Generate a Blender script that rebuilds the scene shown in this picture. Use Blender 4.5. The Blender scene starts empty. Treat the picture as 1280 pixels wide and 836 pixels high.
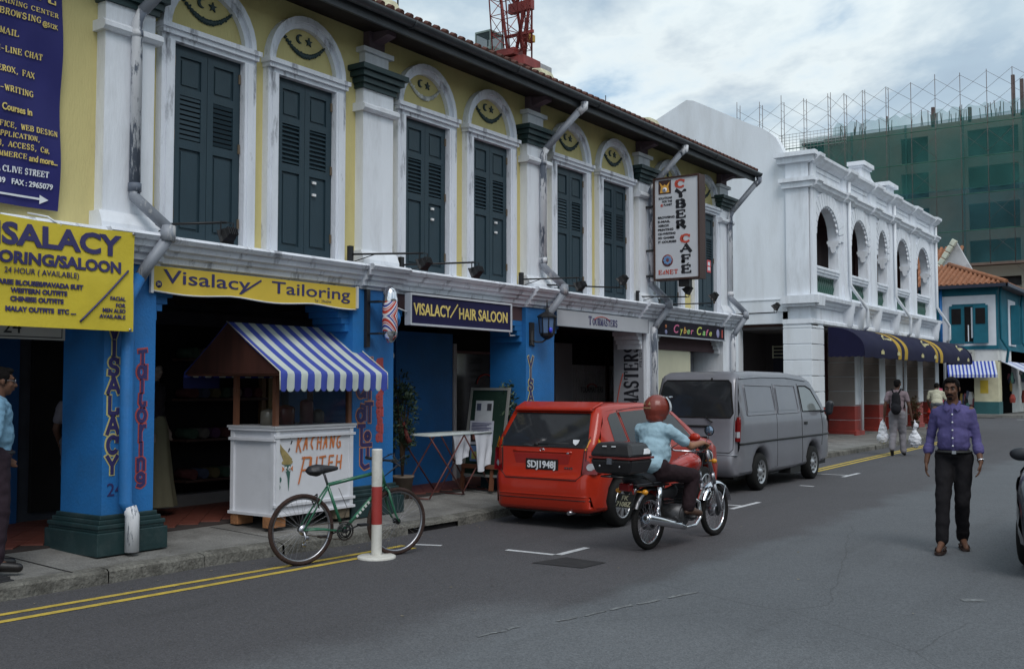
import bpy, bmesh, math, random
from mathutils import Vector, Matrix, noise, geometry
from mathutils.bvhtree import BVHTree
R = math.radians; PI = math.pi
scn = bpy.context.scene; COL = scn.collection
rnd = random.Random(7)

# ---------------------------------------------------------------- camera, sky, sun, exposure
cam = bpy.data.objects.new('camera', bpy.data.cameras.new('camera')); COL.objects.link(cam)
cam.data.sensor_width = 36; cam.data.lens = 36*1300/1280
cam.location = (0, 0, 1.7); cam.rotation_euler = (R(90+2.7745), 0, R(34.9605))
cam.data.clip_start = .1; cam.data.clip_end = 2000
scn.camera = cam
SUN_EL, SUN_AZ = 52, 128          # azimuth clockwise from +Y
sun = bpy.data.objects.new('sun', bpy.data.lights.new('sun', 'SUN')); COL.objects.link(sun)
sun.data.energy = 1.5; sun.data.angle = R(30); sun.data.color = (1, .98, .96)
sun.rotation_euler = (R(90-SUN_EL), 0, R(180-SUN_AZ))
W = bpy.data.worlds.new('World'); scn.world = W; W.use_nodes = True
def sky_nodes():
    nt = W.node_tree; N = nt.nodes; L = nt.links; N.clear()
    out = N.new('ShaderNodeOutputWorld'); bg = N.new('ShaderNodeBackground')
    sky = N.new('ShaderNodeTexSky'); sky.sky_type = 'NISHITA'; sky.sun_disc = False
    sky.sun_elevation = R(SUN_EL); sky.sun_rotation = R(SUN_AZ); sky.dust_density = 1.5
    tc = N.new('ShaderNodeTexCoord'); mp = N.new('ShaderNodeMapping')
    # flatten the directions so that clouds get smaller towards the horizon
    sep = N.new('ShaderNodeSeparateXYZ'); add = N.new('ShaderNodeMath'); add.operation = 'ADD'; add.inputs[1].default_value = .28
    mx = N.new('ShaderNodeMath'); mx.operation = 'MAXIMUM'; mx.inputs[1].default_value = .12
    dv = N.new('ShaderNodeVectorMath'); dv.operation = 'DIVIDE'; cb = N.new('ShaderNodeCombineXYZ')
    L.new(tc.outputs['Generated'], sep.inputs[0]); L.new(sep.outputs[2], add.inputs[0]); L.new(add.outputs[0], mx.inputs[0])
    for i in range(3): L.new(mx.outputs[0], cb.inputs[i])
    L.new(tc.outputs['Generated'], dv.inputs[0]); L.new(cb.outputs[0], dv.inputs[1])
    L.new(dv.outputs[0], mp.inputs[0]); mp.inputs['Location'].default_value = (CLX, CLY, 0)
    def nz(scale, det, rough, dist=0):
        n = N.new('ShaderNodeTexNoise'); n.inputs['Scale'].default_value = scale; n.inputs['Detail'].default_value = det
        n.inputs['Roughness'].default_value = rough; n.inputs['Distortion'].default_value = dist; L.new(mp.outputs[0], n.inputs['Vector']); return n
    def ramp(src, stops):
        r = N.new('ShaderNodeValToRGB'); e = r.color_ramp.elements
        for i, (p, c) in enumerate(stops):
            x = e[i] if i < 2 else e.new(p); x.position = p; x.color = (*c, 1) if len(c) == 3 else c
        L.new(src, r.inputs[0]); return r
    n1 = nz(1.35, 7, .58, .15); n2 = nz(2.3, 5, .55)
    cover = ramp(n1.outputs['Fac'], [(.36, (0, 0, 0)), (.46, (1, 1, 1))])
    k = 13.33
    cl = ramp(n2.outputs['Fac'], [(.30, (.58*k/2, .71*k/2, .80*k/2)), (.54, (.45*k/2, .58*k/2, .70*k/2)), (.72, (.36*k/2, .46*k/2, .58*k/2))])
    edge = ramp(n1.outputs['Fac'], [(.42, (1, 1, 1)), (.56, (0, 0, 0))])
    brt = N.new('ShaderNodeMixRGB'); L.new(edge.outputs[0], brt.inputs[0]); L.new(cl.outputs[0], brt.inputs[1]); brt.inputs[2].default_value = (.98*k/2, 1.06*k/2, 1.06*k/2, 1)
    m = N.new('ShaderNodeMixRGB'); L.new(cover.outputs[0], m.inputs[0]); L.new(brt.outputs[0], m.inputs[2])
    sk = N.new('ShaderNodeMixRGB'); sk.inputs[0].default_value = .35; L.new(sky.outputs[0], sk.inputs[1]); sk.inputs[2].default_value = (.36*k/2, .62*k/2, .78*k/2, 1)
    L.new(sk.outputs[0], m.inputs[1])
    L.new(m.outputs[0], bg.inputs['Color']); bg.inputs['Strength'].default_value = .15
    L.new(bg.outputs[0], out.inputs[0])
CLX, CLY = 3.1, 1.7
sky_nodes()
vs = scn.view_settings; vs.view_transform = 'Standard'; vs.look = 'None'; vs.exposure = 0; vs.gamma = 1
scn.render.film_transparent = False

# ---------------------------------------------------------------- materials
MATS = {}
def pm(name, col=(.5, .5, .5), rough=.8, var=.12, scale=3., bump=.0, bscale=60., metal=0., dirt=0., dscale=1.5, dcol=(.06, .055, .05), stretch=(1, 1, 1), coat=0., spec=.5, fine=0., dr_=(.48, .74)):
    """procedural material: base colour with large and fine noise, optional dirt patches, optional bump"""
    if name in MATS: return MATS[name]
    if rough >= .7 and spec == .5: spec = .2
    m = bpy.data.materials.new(name); m.use_nodes = True; nt = m.node_tree; N = nt.nodes; L = nt.links
    b = N['Principled BSDF']; b.inputs['Roughness'].default_value = rough; b.inputs['Metallic'].default_value = metal
    b.inputs['Specular IOR Level'].default_value = spec
    if coat: b.inputs['Coat Weight'].default_value = coat; b.inputs['Coat Roughness'].default_value = .06
    tc = N.new('ShaderNodeTexCoord'); mp = N.new('ShaderNodeMapping'); mp.inputs['Scale'].default_value = stretch
    L.new(tc.outputs['Object'], mp.inputs[0])
    n = N.new('ShaderNodeTexNoise'); n.inputs['Scale'].default_value = scale; n.inputs['Detail'].default_value = 6; n.inputs['Roughness'].default_value = .6
    L.new(mp.outputs[0], n.inputs['Vector'])
    r = N.new('ShaderNodeValToRGB'); e = r.color_ramp.elements
    e[0].position = .3; e[1].position = .7
    e[0].color = (*[c*(1-var) for c in col], 1); e[1].color = (*[min(1, c*(1+var)) for c in col], 1)
    L.new(n.outputs['Fac'], r.inputs[0]); last = r.outputs[0]
    if fine:
        f = N.new('ShaderNodeTexNoise'); f.inputs['Scale'].default_value = bscale*1.3; f.inputs['Detail'].default_value = 2; L.new(mp.outputs[0], f.inputs['Vector'])
        x = N.new('ShaderNodeMixRGB'); x.blend_type = 'OVERLAY'; x.inputs[0].default_value = fine; L.new(last, x.inputs[1]); L.new(f.outputs['Fac'], x.inputs[2]); last = x.outputs[0]
    if dirt:
        d = N.new('ShaderNodeTexNoise'); d.inputs['Scale'].default_value = dscale; d.inputs['Detail'].default_value = 8; d.inputs['Roughness'].default_value = .68
        L.new(mp.outputs[0], d.inputs['Vector'])
        dr = N.new('ShaderNodeValToRGB'); dr.color_ramp.elements[0].position, dr.color_ramp.elements[1].position = dr_
        dr.color_ramp.elements[1].color = (dirt, dirt, dirt, 1)
        L.new(d.outputs['Fac'], dr.inputs[0])
        x = N.new('ShaderNodeMixRGB'); L.new(dr.outputs[0], x.inputs[0]); L.new(last, x.inputs[1]); x.inputs[2].default_value = (*dcol, 1); last = x.outputs[0]
    L.new(last, b.inputs['Base Color'])
    if bump:
        q = N.new('ShaderNodeTexNoise'); q.inputs['Scale'].default_value = bscale; q.inputs['Detail'].default_value = 4; L.new(mp.outputs[0], q.inputs['Vector'])
        bp = N.new('ShaderNodeBump'); bp.inputs['Strength'].default_value = bump; bp.inputs['Distance'].default_value = .02
        L.new(q.outputs['Fac'], bp.inputs['Height']); L.new(bp.outputs[0], b.inputs['Normal'])
    MATS[name] = m; return m
def glass(name, col=(.02, .022, .025), rough=.04, alpha=None):
    if name in MATS: return MATS[name]
    m = bpy.data.materials.new(name); m.use_nodes = True; nt = m.node_tree; b = nt.nodes['Principled BSDF']
    b.inputs['Base Color'].default_value = (*col, 1); b.inputs['Roughness'].default_value = rough
    n = nt.nodes.new('ShaderNodeTexNoise'); n.inputs['Scale'].default_value = 6
    mr = nt.nodes.new('ShaderNodeMapRange'); mr.inputs['To Min'].default_value = rough; mr.inputs['To Max'].default_value = rough+.05
    nt.links.new(n.outputs['Fac'], mr.inputs['Value']); nt.links.new(mr.outputs[0], b.inputs['Roughness'])
    if alpha is not None: b.inputs['Alpha'].default_value = alpha
    MATS[name] = m; return m
def emit(name, col, s=1.):
    m = bpy.data.materials.new(name); m.use_nodes = True; b = m.node_tree.nodes['Principled BSDF']
    b.inputs['Base Color'].default_value = (*col, 1); b.inputs['Emission Color'].default_value = (*col, 1); b.inputs['Emission Strength'].default_value = s
    MATS[name] = m; return m

# ---------------------------------------------------------------- mesh helpers
def V(*a): return Vector(a[0]) if len(a) == 1 else Vector(a)
class MB:
    def __init__(s): s.v = []; s.f = []; s.sm = []
    def add(s, vs, fs, smooth=False):
        o = len(s.v); s.v += [tuple(v) for v in vs]; s.f += [tuple(i+o for i in f) for f in fs]; s.sm += [smooth]*len(fs); return s
    def box(s, x0, x1, y0, y1, z0, z1):
        vs = [(x, y, z) for z in (z0, z1) for y in (y0, y1) for x in (x0, x1)]
        return s.add(vs, [(0, 2, 3, 1), (4, 5, 7, 6), (0, 1, 5, 4), (2, 6, 7, 3), (0, 4, 6, 2), (1, 3, 7, 5)])
    def cbox(s, c, d, rot=None):
        c = V(c); h = V(d)/2; vs = []
        for z in (-1, 1):
            for y in (-1, 1):
                for x in (-1, 1):
                    p = Vector((x*h.x, y*h.y, z*h.z)); p = rot @ p if rot is not None else p; vs.append(c+p)
        return s.add(vs, [(0, 2, 3, 1), (4, 5, 7, 6), (0, 1, 5, 4), (2, 6, 7, 3), (0, 4, 6, 2), (1, 3, 7, 5)])
    def bar(s, a, b, w, h=None, up=(0, 0, 1)):
        a = V(a); b = V(b); h = h or w; d = (b-a); l = d.length; d.normalize(); u = V(up)
        if abs(d.dot(u)) > .98: u = Vector((1, 0, 0))
        sd = d.cross(u).normalized(); u = sd.cross(d)
        vs = [p+sd*w/2*i+u*h/2*j for p in (a, b) for j in (-1, 1) for i in (-1, 1)]
        return s.add(vs, [(0, 1, 3, 2), (4, 6, 7, 5), (0, 4, 5, 1), (2, 3, 7, 6), (0, 2, 6, 4), (1, 5, 7, 3)])
    def tube(s, pts, r, n=8, closed=False, caps=True, smooth=True):
        pts = [V(p) for p in pts]; m = len(pts); rs = r if isinstance(r, (list, tuple)) else [r]*m; vs = []; prev = None
        for i, p in enumerate(pts):
            if closed: t = pts[(i+1) % m]-pts[i-1]
            else: t = pts[min(i+1, m-1)]-pts[max(i-1, 0)]
            t.normalize()
            if prev is None:
                a = Vector((0, 0, 1)) if abs(t.z) < .9 else Vector((1, 0, 0)); u = t.cross(a).normalized()
            else: u = (prev - t*prev.dot(t)).normalized()
            prev = u; w = t.cross(u)
            vs += [p+(u*math.cos(2*PI*k/n)+w*math.sin(2*PI*k/n))*rs[i] for k in range(n)]
        fs = []
        for i in range(m if closed else m-1):
            j = (i+1) % m
            for k in range(n): fs.append((i*n+k, i*n+(k+1) % n, j*n+(k+1) % n, j*n+k))
        s.add(vs, fs, smooth)
        if caps and not closed:
            o = len(s.v)-m*n; s.f += [tuple(o+k for k in reversed(range(n))), tuple(o+(m-1)*n+k for k in range(n))]; s.sm += [False, False]
        return s
    def cyl(s, a, b, r, r2=None, n=16): return s.tube([a, b], [r, r if r2 is None else r2], n)
    def lathe(s, prof, c=(0, 0, 0), axis='z', n=24, smooth=True):
        c = V(c); vs = []
        for (r, h) in prof:
            for k in range(n):
                a = 2*PI*k/n; x, y = r*math.cos(a), r*math.sin(a)
                vs.append(c+(Vector((x, y, h)) if axis == 'z' else Vector((h, x, y)) if axis == 'x' else Vector((x, h, y))))
        m = len(prof); fs = [(i*n+k, i*n+(k+1) % n, (i+1)*n+(k+1) % n, (i+1)*n+k) for i in range(m-1) for k in range(n)]
        return s.add(vs, fs, smooth)
    def prism(s, poly, d, f=None):
        """closed 2-D polygon swept: poly list of 3-D points, extruded by vector d"""
        n = len(poly); d = V(d); a = [V(p) for p in poly]; vs = a+[p+d for p in a]
        return s.add(vs, [tuple(range(n)), tuple(reversed(range(n, 2*n)))]+[(i, i+n, (i+1) % n+n, (i+1) % n) for i in range(n)])
    def prof_y(s, prof, y0, y1):    # (x,z) profile swept along y
        return s.prism([(x, y0, z) for x, z in prof], (0, y1-y0, 0))
    def ell(s, c, r, n=14, m=9, rot=None):
        c = V(c); vs = []; fs = []
        for i in range(m+1):
            t = PI*i/m
            for k in range(n):
                a = 2*PI*k/n; p = Vector((r[0]*math.sin(t)*math.cos(a), r[1]*math.sin(t)*math.sin(a), r[2]*math.cos(t)))
                vs.append(c+(rot @ p if rot is not None else p))
        for i in range(m):
            for k in range(n): fs.append((i*n+k, (i+1)*n+k, (i+1)*n+(k+1) % n, i*n+(k+1) % n))
        return s.add(vs, fs, True)
    def mesh(s, name, weld=False):
        me = bpy.data.meshes.new(name); me.from_pydata(s.v, [], s.f); me.update()
        me.polygons.foreach_set('use_smooth', s.sm)
        bm = bmesh.new(); bm.from_mesh(me)
        if weld: bmesh.ops.remove_doubles(bm, verts=bm.verts, dist=1e-5)
        bmesh.ops.recalc_face_normals(bm, faces=bm.faces); bm.to_mesh(me); bm.free()
        return me
OFF = {}
def link(name, data, parent=None, mt=None, loc=(0, 0, 0), rot=(0, 0, 0)):
    o = bpy.data.objects.new(name, data); COL.objects.link(o); o.location = loc; o.rotation_euler = rot
    if parent is not None: o.parent = parent
    if mt is not None:
        data.materials.clear(); data.materials.append(mt)
    return o
def root_of(o):
    while o.parent is not None: o = o.parent
    return o
def obj(name, mb, mt, parent=None, bevel=0, weld=False, loc=None, rot=(0, 0, 0)):
    """one mesh object.  World-authored geometry is moved into the frame of its thing (see OFF)."""
    if parent is not None and loc is None:
        off = OFF.get(root_of(parent).name)
        if off is not None: mb.v = [(v[0]-off[0], v[1]-off[1], v[2]-off[2]) for v in mb.v]
    o = link(name, mb.mesh(name, weld or bevel > 0), parent, mt, loc or (0, 0, 0), rot)
    if bevel:
        b = o.modifiers.new('bevel', 'BEVEL'); b.width = bevel; b.segments = 2; b.limit_method = 'ANGLE'; b.angle_limit = R(40)
    return o
def thing(name, label, cat, loc=(0, 0, 0), rz=0, group=None, world=False):
    o = bpy.data.objects.new(name, None); COL.objects.link(o); o.location = loc; o.rotation_euler = (0, 0, rz); o.empty_display_size = .2
    if world: OFF[o.name] = tuple(loc)
    return tag(o, label, cat, group)
def tag(o, label=None, cat=None, group=None, kind=None):
    if label: o['label'] = label
    if cat: o['category'] = cat
    if group: o['group'] = group
    if kind: o['kind'] = kind
    return o
def copy_tree(o, parent=None, loc=None, label=None):
    c = o.copy(); COL.objects.link(c)
    if parent is not None: c.parent = parent
    if loc is not None: c.location = loc
    if label: c['label'] = label
    for ch in list(o.children): copy_tree(ch, c)
    return c
def arc(c, r, a0, a1, n, rz=None):
    return [(c[0]+r*math.cos(a0+(a1-a0)*i/n), c[1]+(rz or r)*math.sin(a0+(a1-a0)*i/n)) for i in range(n+1)]

# ---------------------------------------------------------------- voxel-joined bodies
def capsule(mb, a, b, ra, rb, sq=None, n=14):
    a = V(a); b = V(b); d = b-a; L = d.length or 1e-4; d = d/L if L > 1e-3 else Vector((0, 0, 1))
    u = d.cross(Vector((0, 1, 0))) if abs(d.y) < .9 else d.cross(Vector((1, 0, 0))); u.normalize(); w = d.cross(u)
    rings = [(-ra*math.cos(t), ra*math.sin(t)) for t in (0.01, .5, 1.0)]+[(0, ra), (L*.5, (ra+rb)/2), (L, rb)]+[(L+rb*math.sin(t), rb*math.cos(t)) for t in (.55, 1.05, 1.56)]
    vs = []
    for h, r in rings:
        for k in range(n):
            t = 2*PI*k/n; o = (u*math.cos(t)+w*math.sin(t))*r
            if sq: o = Vector((o.x*sq[0], o.y*sq[1], o.z))
            vs.append(a+d*h+o)
    m = len(rings); fs = [(i*n+k, i*n+(k+1) % n, (i+1)*n+(k+1) % n, (i+1)*n+k) for i in range(m-1) for k in range(n)]
    fs += [tuple(reversed(range(n))), tuple((m-1)*n+k for k in range(n))]
    mb.add(vs, fs, True)
def blob(name, prims, vox, mt, parent, smooth=2, wrinkle=0, wscale=9, rot=None, fac=.5):
    """prims: ('c', a, b, ra, rb[, (sx, sy)]) | ('e', c, (rx, ry, rz)[, rot]) ; joined to one continuous surface"""
    mb = MB()
    for p in prims:
        if p[0] == 'c': capsule(mb, *p[1:])
        else: mb.ell(p[1], p[2], rot=p[3] if len(p) > 3 else None)
    me = mb.mesh(name); o = link(name, me)
    r = o.modifiers.new('r', 'REMESH'); r.mode = 'VOXEL'; r.voxel_size = vox; r.use_smooth_shade = True
    if smooth: s = o.modifiers.new('s', 'SMOOTH'); s.iterations = smooth; s.factor = fac
    dg = bpy.context.evaluated_depsgraph_get(); ev = o.evaluated_get(dg); m2 = bpy.data.meshes.new_from_object(ev)
    bpy.data.objects.remove(o); bpy.data.meshes.remove(me)
    if wrinkle:
        nn = [v.normal.copy() for v in m2.vertices]
        for v, q in zip(m2.vertices, nn):
            p = v.co; a = noise.noise(Vector((p.x*wscale, p.y*wscale, p.z*wscale*1.6)))+.5*noise.noise(Vector((p.x*wscale*2.3+p.z*9, p.y*wscale*2.3, p.z*wscale*1.8)))
            v.co = p+q*a*wrinkle
    m2.name = name; m2.polygons.foreach_set('use_smooth', [True]*len(m2.polygons))
    off = OFF.get(root_of(parent).name) if parent is not None else None
    if off is not None:
        for v in m2.vertices: v.co -= Vector(off)
    return link(name, m2, parent, mt)

# ---------------------------------------------------------------- writing
def frame(o, r, u):
    r = V(r).normalized(); u = V(u); n = r.cross(u).normalized(); u = n.cross(r)
    return Matrix(((r.x, u.x, n.x, o[0]), (r.y, u.y, n.y, o[1]), (r.z, u.z, n.z, o[2]), (0, 0, 0, 1)))
def text(body, size, mt, parent, o, r=(0, 1, 0), u=(0, 0, 1), bold=0., ext=.002, sx=1., align='LEFT', shear=0., name='lettering', space=1., width=None):
    """flat lettering in the built-in font; o = start of the base line, r = reading direction, u = up"""
    c = bpy.data.curves.new('t', 'FONT'); c.body = body; c.size = size; c.extrude = ext; c.offset = bold; c.align_x = align; c.shear = shear
    c.space_character = space; c.resolution_u = 3
    t = bpy.data.objects.new('t', c); COL.objects.link(t); dg = bpy.context.evaluated_depsgraph_get()
    me = bpy.data.meshes.new_from_object(t.evaluated_get(dg)); bpy.data.objects.remove(t); bpy.data.curves.remove(c)
    if width and len(me.vertices):
        xs = [v.co.x for v in me.vertices]; sx = width/(max(xs)-min(xs))
        if align == 'LEFT':
            mn = min(xs)
            for v in me.vertices: v.co.x -= mn
    M = frame(o, r, u); off = OFF.get(root_of(parent).name) if parent is not None else None
    for v in me.vertices:
        p = M @ Vector((v.co.x*sx, v.co.y, v.co.z)); v.co = p-Vector(off) if off is not None else p
    me.name = name; return link(name, me, parent, mt)
def A(cx, cy, rx, ry, a0, a1, n=8): return [(cx+rx*math.cos(R(a0+(a1-a0)*i/n)), cy+ry*math.sin(R(a0+(a1-a0)*i/n))) for i in range(n+1)]
# stroke letters in a 1 x 1 box: (weight, points).  weight 1 thick, .4 thin; 's' marks serif ends as (x, y, half length)
GL = {
 '-': [(.6, [(.2, .42), (.8, .42)])], ',': [(.8, [(.35, .1), (.2, -.15)])],
 'A': [(.4, [(.02, 0), (.5, 1)]), (1, [(.5, 1), (.98, 0)]), (.4, [(.22, .36), (.78, .36)]), ('s', .08, 0, .16), ('s', .9, 0, .16)],
 'B': [(1, [(.18, 0), (.18, 1)]), (.4, [(.18, 1), (.55, 1)]), (.4, [(.18, .52), (.6, .52)]), (.4, [(.18, 0), (.58, 0)]), (.9, A(.55, .76, .27, .24, 90, -90)), (.9, A(.58, .26, .32, .26, 90, -90)), ('s', .15, 0, .16), ('s', .15, 1, .16)],
 'C': [(1, A(.53, .5, .43, .5, 135, 225)), (.6, A(.53, .5, .43, .5, 135, 40)), (.6, A(.53, .5, .43, .5, 225, 320)), (.4, [(.88, .68), (.9, .98)])],
 'D': [(1, [(.18, 0), (.18, 1)]), (.4, [(.18, 1), (.45, 1)]), (.4, [(.18, 0), (.45, 0)]), (.95, A(.45, .5, .45, .5, 90, -90, 12)), ('s', .15, 0, .15), ('s', .15, 1, .15)],
 'E': [(1, [(.2, 0), (.2, 1)]), (.4, [(.2, 1), (.85, 1)]), (.4, [(.2, .52), (.68, .52)]), (.4, [(.2, 0), (.9, 0)]), (.5, [(.87, .78), (.87, 1.02)]), (.5, [(.92, -.02), (.92, .24)]), (.5, [(.68, .4), (.68, .64)]), ('s', .15, 0, .15), ('s', .15, 1, .15)],
 'F': [(1, [(.2, 0), (.2, 1)]), (.4, [(.2, 1), (.85, 1)]), (.4, [(.2, .52), (.68, .52)]), (.5, [(.87, .76), (.87, 1.02)]), (.5, [(.68, .4), (.68, .64)]), ('s', .2, 0, .2), ('s', .15, 1, .15)],
 'G': [(1, A(.53, .5, .43, .5, 135, 225)), (.6, A(.53, .5, .43, .5, 135, 40)), (.6, A(.53, .5, .43, .5, 225, 310)), (.8, [(.82, .08), (.82, .42)]), ('s', .8, .42, .16)],
 'H': [(1, [(.18, 0), (.18, 1)]), (1, [(.82, 0), (.82, 1)]), (.4, [(.18, .52), (.82, .52)])]+[('s', x, y, .17) for x in (.18, .82) for y in (0, 1)],
 'I': [(1, [(.5, 0), (.5, 1)]), ('s', .5, 0, .2), ('s', .5, 1, .2)],
 'K': [(1, [(.18, 0), (.18, 1)]), (.4, [(.85, 1), (.22, .45)]), (1, [(.4, .6), (.9, 0)]), ('s', .18, 0, .17), ('s', .18, 1, .17), ('s', .85, 0, .13), ('s', .82, 1, .15)],
 'L': [(1, [(.2, 0), (.2, 1)]), (.4, [(.2, 0), (.9, 0)]), (.5, [(.9, 0), (.9, .26)]), ('s', .2, 1, .2)],
 'M': [(.5, [(.12, 0), (.12, 1)]), (1, [(.12, 1), (.5, .1)]), (.4, [(.5, .1), (.86, 1)]), (1, [(.87, 0), (.87, 1)]), ('s', .12, 0, .13), ('s', .87, 0, .13)],
 'N': [(.5, [(.16, 0), (.16, 1)]), (1, [(.16, 1), (.84, 0)]), (.5, [(.84, 0), (.84, 1)]), ('s', .16, 0, .15), ('s', .84, 1, .15)],
 'O': [(1, A(.5, .5, .42, .5, 130, 230)), (1, A(.5, .5, .42, .5, 50, -50)), (.5, A(.5, .5, .42, .5, 50, 130)), (.5, A(.5, .5, .42, .5, 230, 310))],
 'P': [(1, [(.2, 0), (.2, 1)]), (.4, [(.2, 1), (.5, 1)]), (.4, [(.2, .45), (.5, .45)]), (.95, A(.5, .725, .34, .275, 90, -90)), ('s', .2, 0, .2), ('s', .15, 1, .14)],
 'R': [(1, [(.2, 0), (.2, 1)]), (.4, [(.2, 1), (.5, 1)]), (.4, [(.2, .5), (.5, .5)]), (.95, A(.5, .75, .3, .25, 90, -90)), (1, [(.5, .5), (.9, 0)]), ('s', .2, 0, .18), ('s', .15, 1, .14), ('s', .93, 0, .08)],
 'S': [(.9, A(.5, .75, .32, .25, 35, 270)), (.9, A(.5, .25, .34, .25, 90, -145)), (.4, [(.8, .72), (.82, .98)]), (.4, [(.14, .02), (.16, .28)])],
 'T': [(1, [(.5, 0), (.5, 1)]), (.4, [(.06, 1), (.94, 1)]), (.45, [(.06, .78), (.06, 1.02)]), (.45, [(.94, .78), (.94, 1.02)]), ('s', .5, 0, .2)],
 'U': [(1, [(.18, 1), (.18, .3)]), (.6, A(.5, .3, .32, .3, 180, 360)), (.5, [(.82, .3), (.82, 1)]), ('s', .18, 1, .16), ('s', .82, 1, .16)],
 'V': [(1, [(.05, 1), (.5, 0)]), (.4, [(.5, 0), (.95, 1)]), ('s', .08, 1, .16), ('s', .92, 1, .16)],
 'W': [(1, [(.02, 1), (.28, 0)]), (.4, [(.28, 0), (.5, .9)]), (1, [(.5, .9), (.74, 0)]), (.4, [(.74, 0), (.98, 1)]), ('s', .04, 1, .13), ('s', .96, 1, .13)],
 'X': [(1, [(.08, 1), (.92, 0)]), (.4, [(.9, 1), (.08, 0)]), ('s', .12, 1, .14), ('s', .88, 0, .14), ('s', .1, 0, .13), ('s', .88, 1, .13)],
 'Y': [(1, [(.06, 1), (.5, .48)]), (.4, [(.94, 1), (.5, .48)]), (1, [(.5, 0), (.5, .5)]), ('s', .5, 0, .2), ('s', .1, 1, .16), ('s', .9, 1, .15)],
}
def strokes(s, w, h, th, mt, parent, o, r=(0, 1, 0), u=(0, 0, 1), serif=True, gap=.18, mono=False, slant=0., jit=0., name='lettering', extra=None, vertical=False, vgap=.2, depth=.0025):
    """letters drawn with strokes; w, h = size of one letter, th = stroke width"""
    M = frame(o, r, u); mb = MB(); X = 0.; Y = 0.; rg = random.Random(len(s)*7+3); lay = 0
    def P(x, y, z): x2 = X+x*w+y*h*slant; return M @ Vector((x2, Y+y*h, z))
    for chh in s:
        if chh == ' ': X += w*.6 if not vertical else 0; Y -= h*.6 if vertical else 0; continue
        g = extra[chh] if extra and chh in extra else GL.get(chh.upper(), [])
        jy = rg.uniform(-jit, jit)*h
        Y0 = Y; Y += jy; X0_ = X
        if chh == 'I' and not vertical and not mono: X -= .22*w
        for st in g:
            lay = (lay+1) % 5; z = depth+lay*.0004
            if st[0] == 's':
                if not serif: continue
                _, x, y, l = st; t = th*.32/h; y = y-t if y > .5 else y+t
                q = [(x-l, y-t), (x+l, y-t), (x+l, y+t), (x-l, y+t)]
                mb.prism([P(a, b, z) for a, b in q], M.to_3x3() @ Vector((0, 0, .0015)))
            else:
                wt, pts = st; t = th*(1 if mono else wt)/2
                for i in range(len(pts)-1):
                    a = Vector((pts[i][0]*w+pts[i][1]*h*slant, pts[i][1]*h)); b = Vector((pts[i+1][0]*w+pts[i+1][1]*h*slant, pts[i+1][1]*h))
                    d = (b-a); L = d.length
                    if L < 1e-6: continue
                    d /= L; nrm = Vector((-d.y, d.x))*t; e = d*t*(.5 if len(pts) < 3 else .25); zz = z+(i % 2)*.0002
                    q = [a-e-nrm, b+e-nrm, b+e+nrm, a-e+nrm]
                    mb.prism([M @ Vector((X+p.x, Y+p.y, zz)) for p in q], M.to_3x3() @ Vector((0, 0, .0015)))
        Y = Y0; X = X0_
        if vertical: Y -= h*(1+vgap)
        else: X += w*(1+gap)*(.55 if chh == 'I' else 1)
    return obj(name, mb, mt, parent)
# ================================================================ THE SETTING
WHITE = pm('white_paint', (.76, .79, .84), .75, .06, 2.2, .25, 50, dirt=.55, dscale=3, dcol=(.42, .42, .43), stretch=(1, 1, .2))
WHITE2 = pm('white_limewash', (.72, .75, .79), .85, .05, 1.2, .3, 40, dirt=.6, dscale=1.3, dcol=(.5, .5, .5), stretch=(1, 1, .16))
TRIM = pm('weathered_white_trim', (.70, .73, .79), .75, .12, 3, .3, 60, dirt=.8, dscale=5, dcol=(.2, .21, .24), stretch=(1, 1, .28), dr_=(.54, .64))
YELLOW = pm('yellow_wall', (.61, .53, .245), .85, .10, 1.1, .3, 60, dirt=.6, dscale=2.2, dcol=(.36, .31, .16), stretch=(1, 1, .22))
BLUE = pm('blue_paint', (.014, .15, .42), .6, .1, 2.5, .2, 40, dirt=.4, dscale=2.2, dcol=(.03, .1, .2))
DKBLUE = pm('dark_blue_paint', (.015, .07, .2), .7, .12, 2)
GREEN = pm('dark_green_paint', (.012, .035, .038), .5, .15, 4, .1, dirt=.3, dscale=5, dcol=(.1, .12, .12))
SHUT = pm('shutter_paint', (.016, .038, .053), .55, .14, 3, .1, 70, dirt=.35, dscale=2, dcol=(.05, .09, .1), stretch=(1, 1, .3))
BLACK = pm('black_metal', (.012, .012, .014), .5, .2, 8)
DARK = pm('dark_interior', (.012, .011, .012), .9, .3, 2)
BROWN = pm('brown_wood', (.05, .022, .016), .6, .25, 5, stretch=(1, 1, .2))
GREYP = pm('grey_plaster', (.3, .3, .33), .85, .08, 2, .2)
CREAM = pm('cream_panel', (.62, .6, .45), .8, .06, 2)
TILE = pm('red_tile', (.16, .045, .03), .6, .25, 3, .1, 30, dirt=.4, dscale=4, dcol=(.06, .035, .03))
CONC = pm('concrete', (.19, .185, .175), .9, .2, 2.5, .5, 45, dirt=.8, dscale=1.8, dcol=(.07, .065, .06), fine=.5)
KERB = pm('kerb_concrete', (.15, .145, .13), .95, .3, 4, .9, 30, dirt=.9, dscale=3.5, dcol=(.035, .032, .028), fine=.6)
CHROME = pm('chrome', (.75, .75, .78), .12, .04, 6, metal=1)
STEEL = pm('dull_steel', (.4, .4, .43), .35, .1, 8, metal=1)
RUBBER = pm('black_rubber', (.014, .013, .013), .85, .3, 12, .3, 80)
GLASS = glass('dark_glass')
ROOFT = pm('roof_tile_dark', (.1, .045, .035), .85, .3, 6, .3)
ORANGE = pm('orange_roof_tile', (.28, .125, .07), .8, .3, 5, .3, 30, dirt=.5, dscale=1.2, dcol=(.15, .07, .04))

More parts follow.
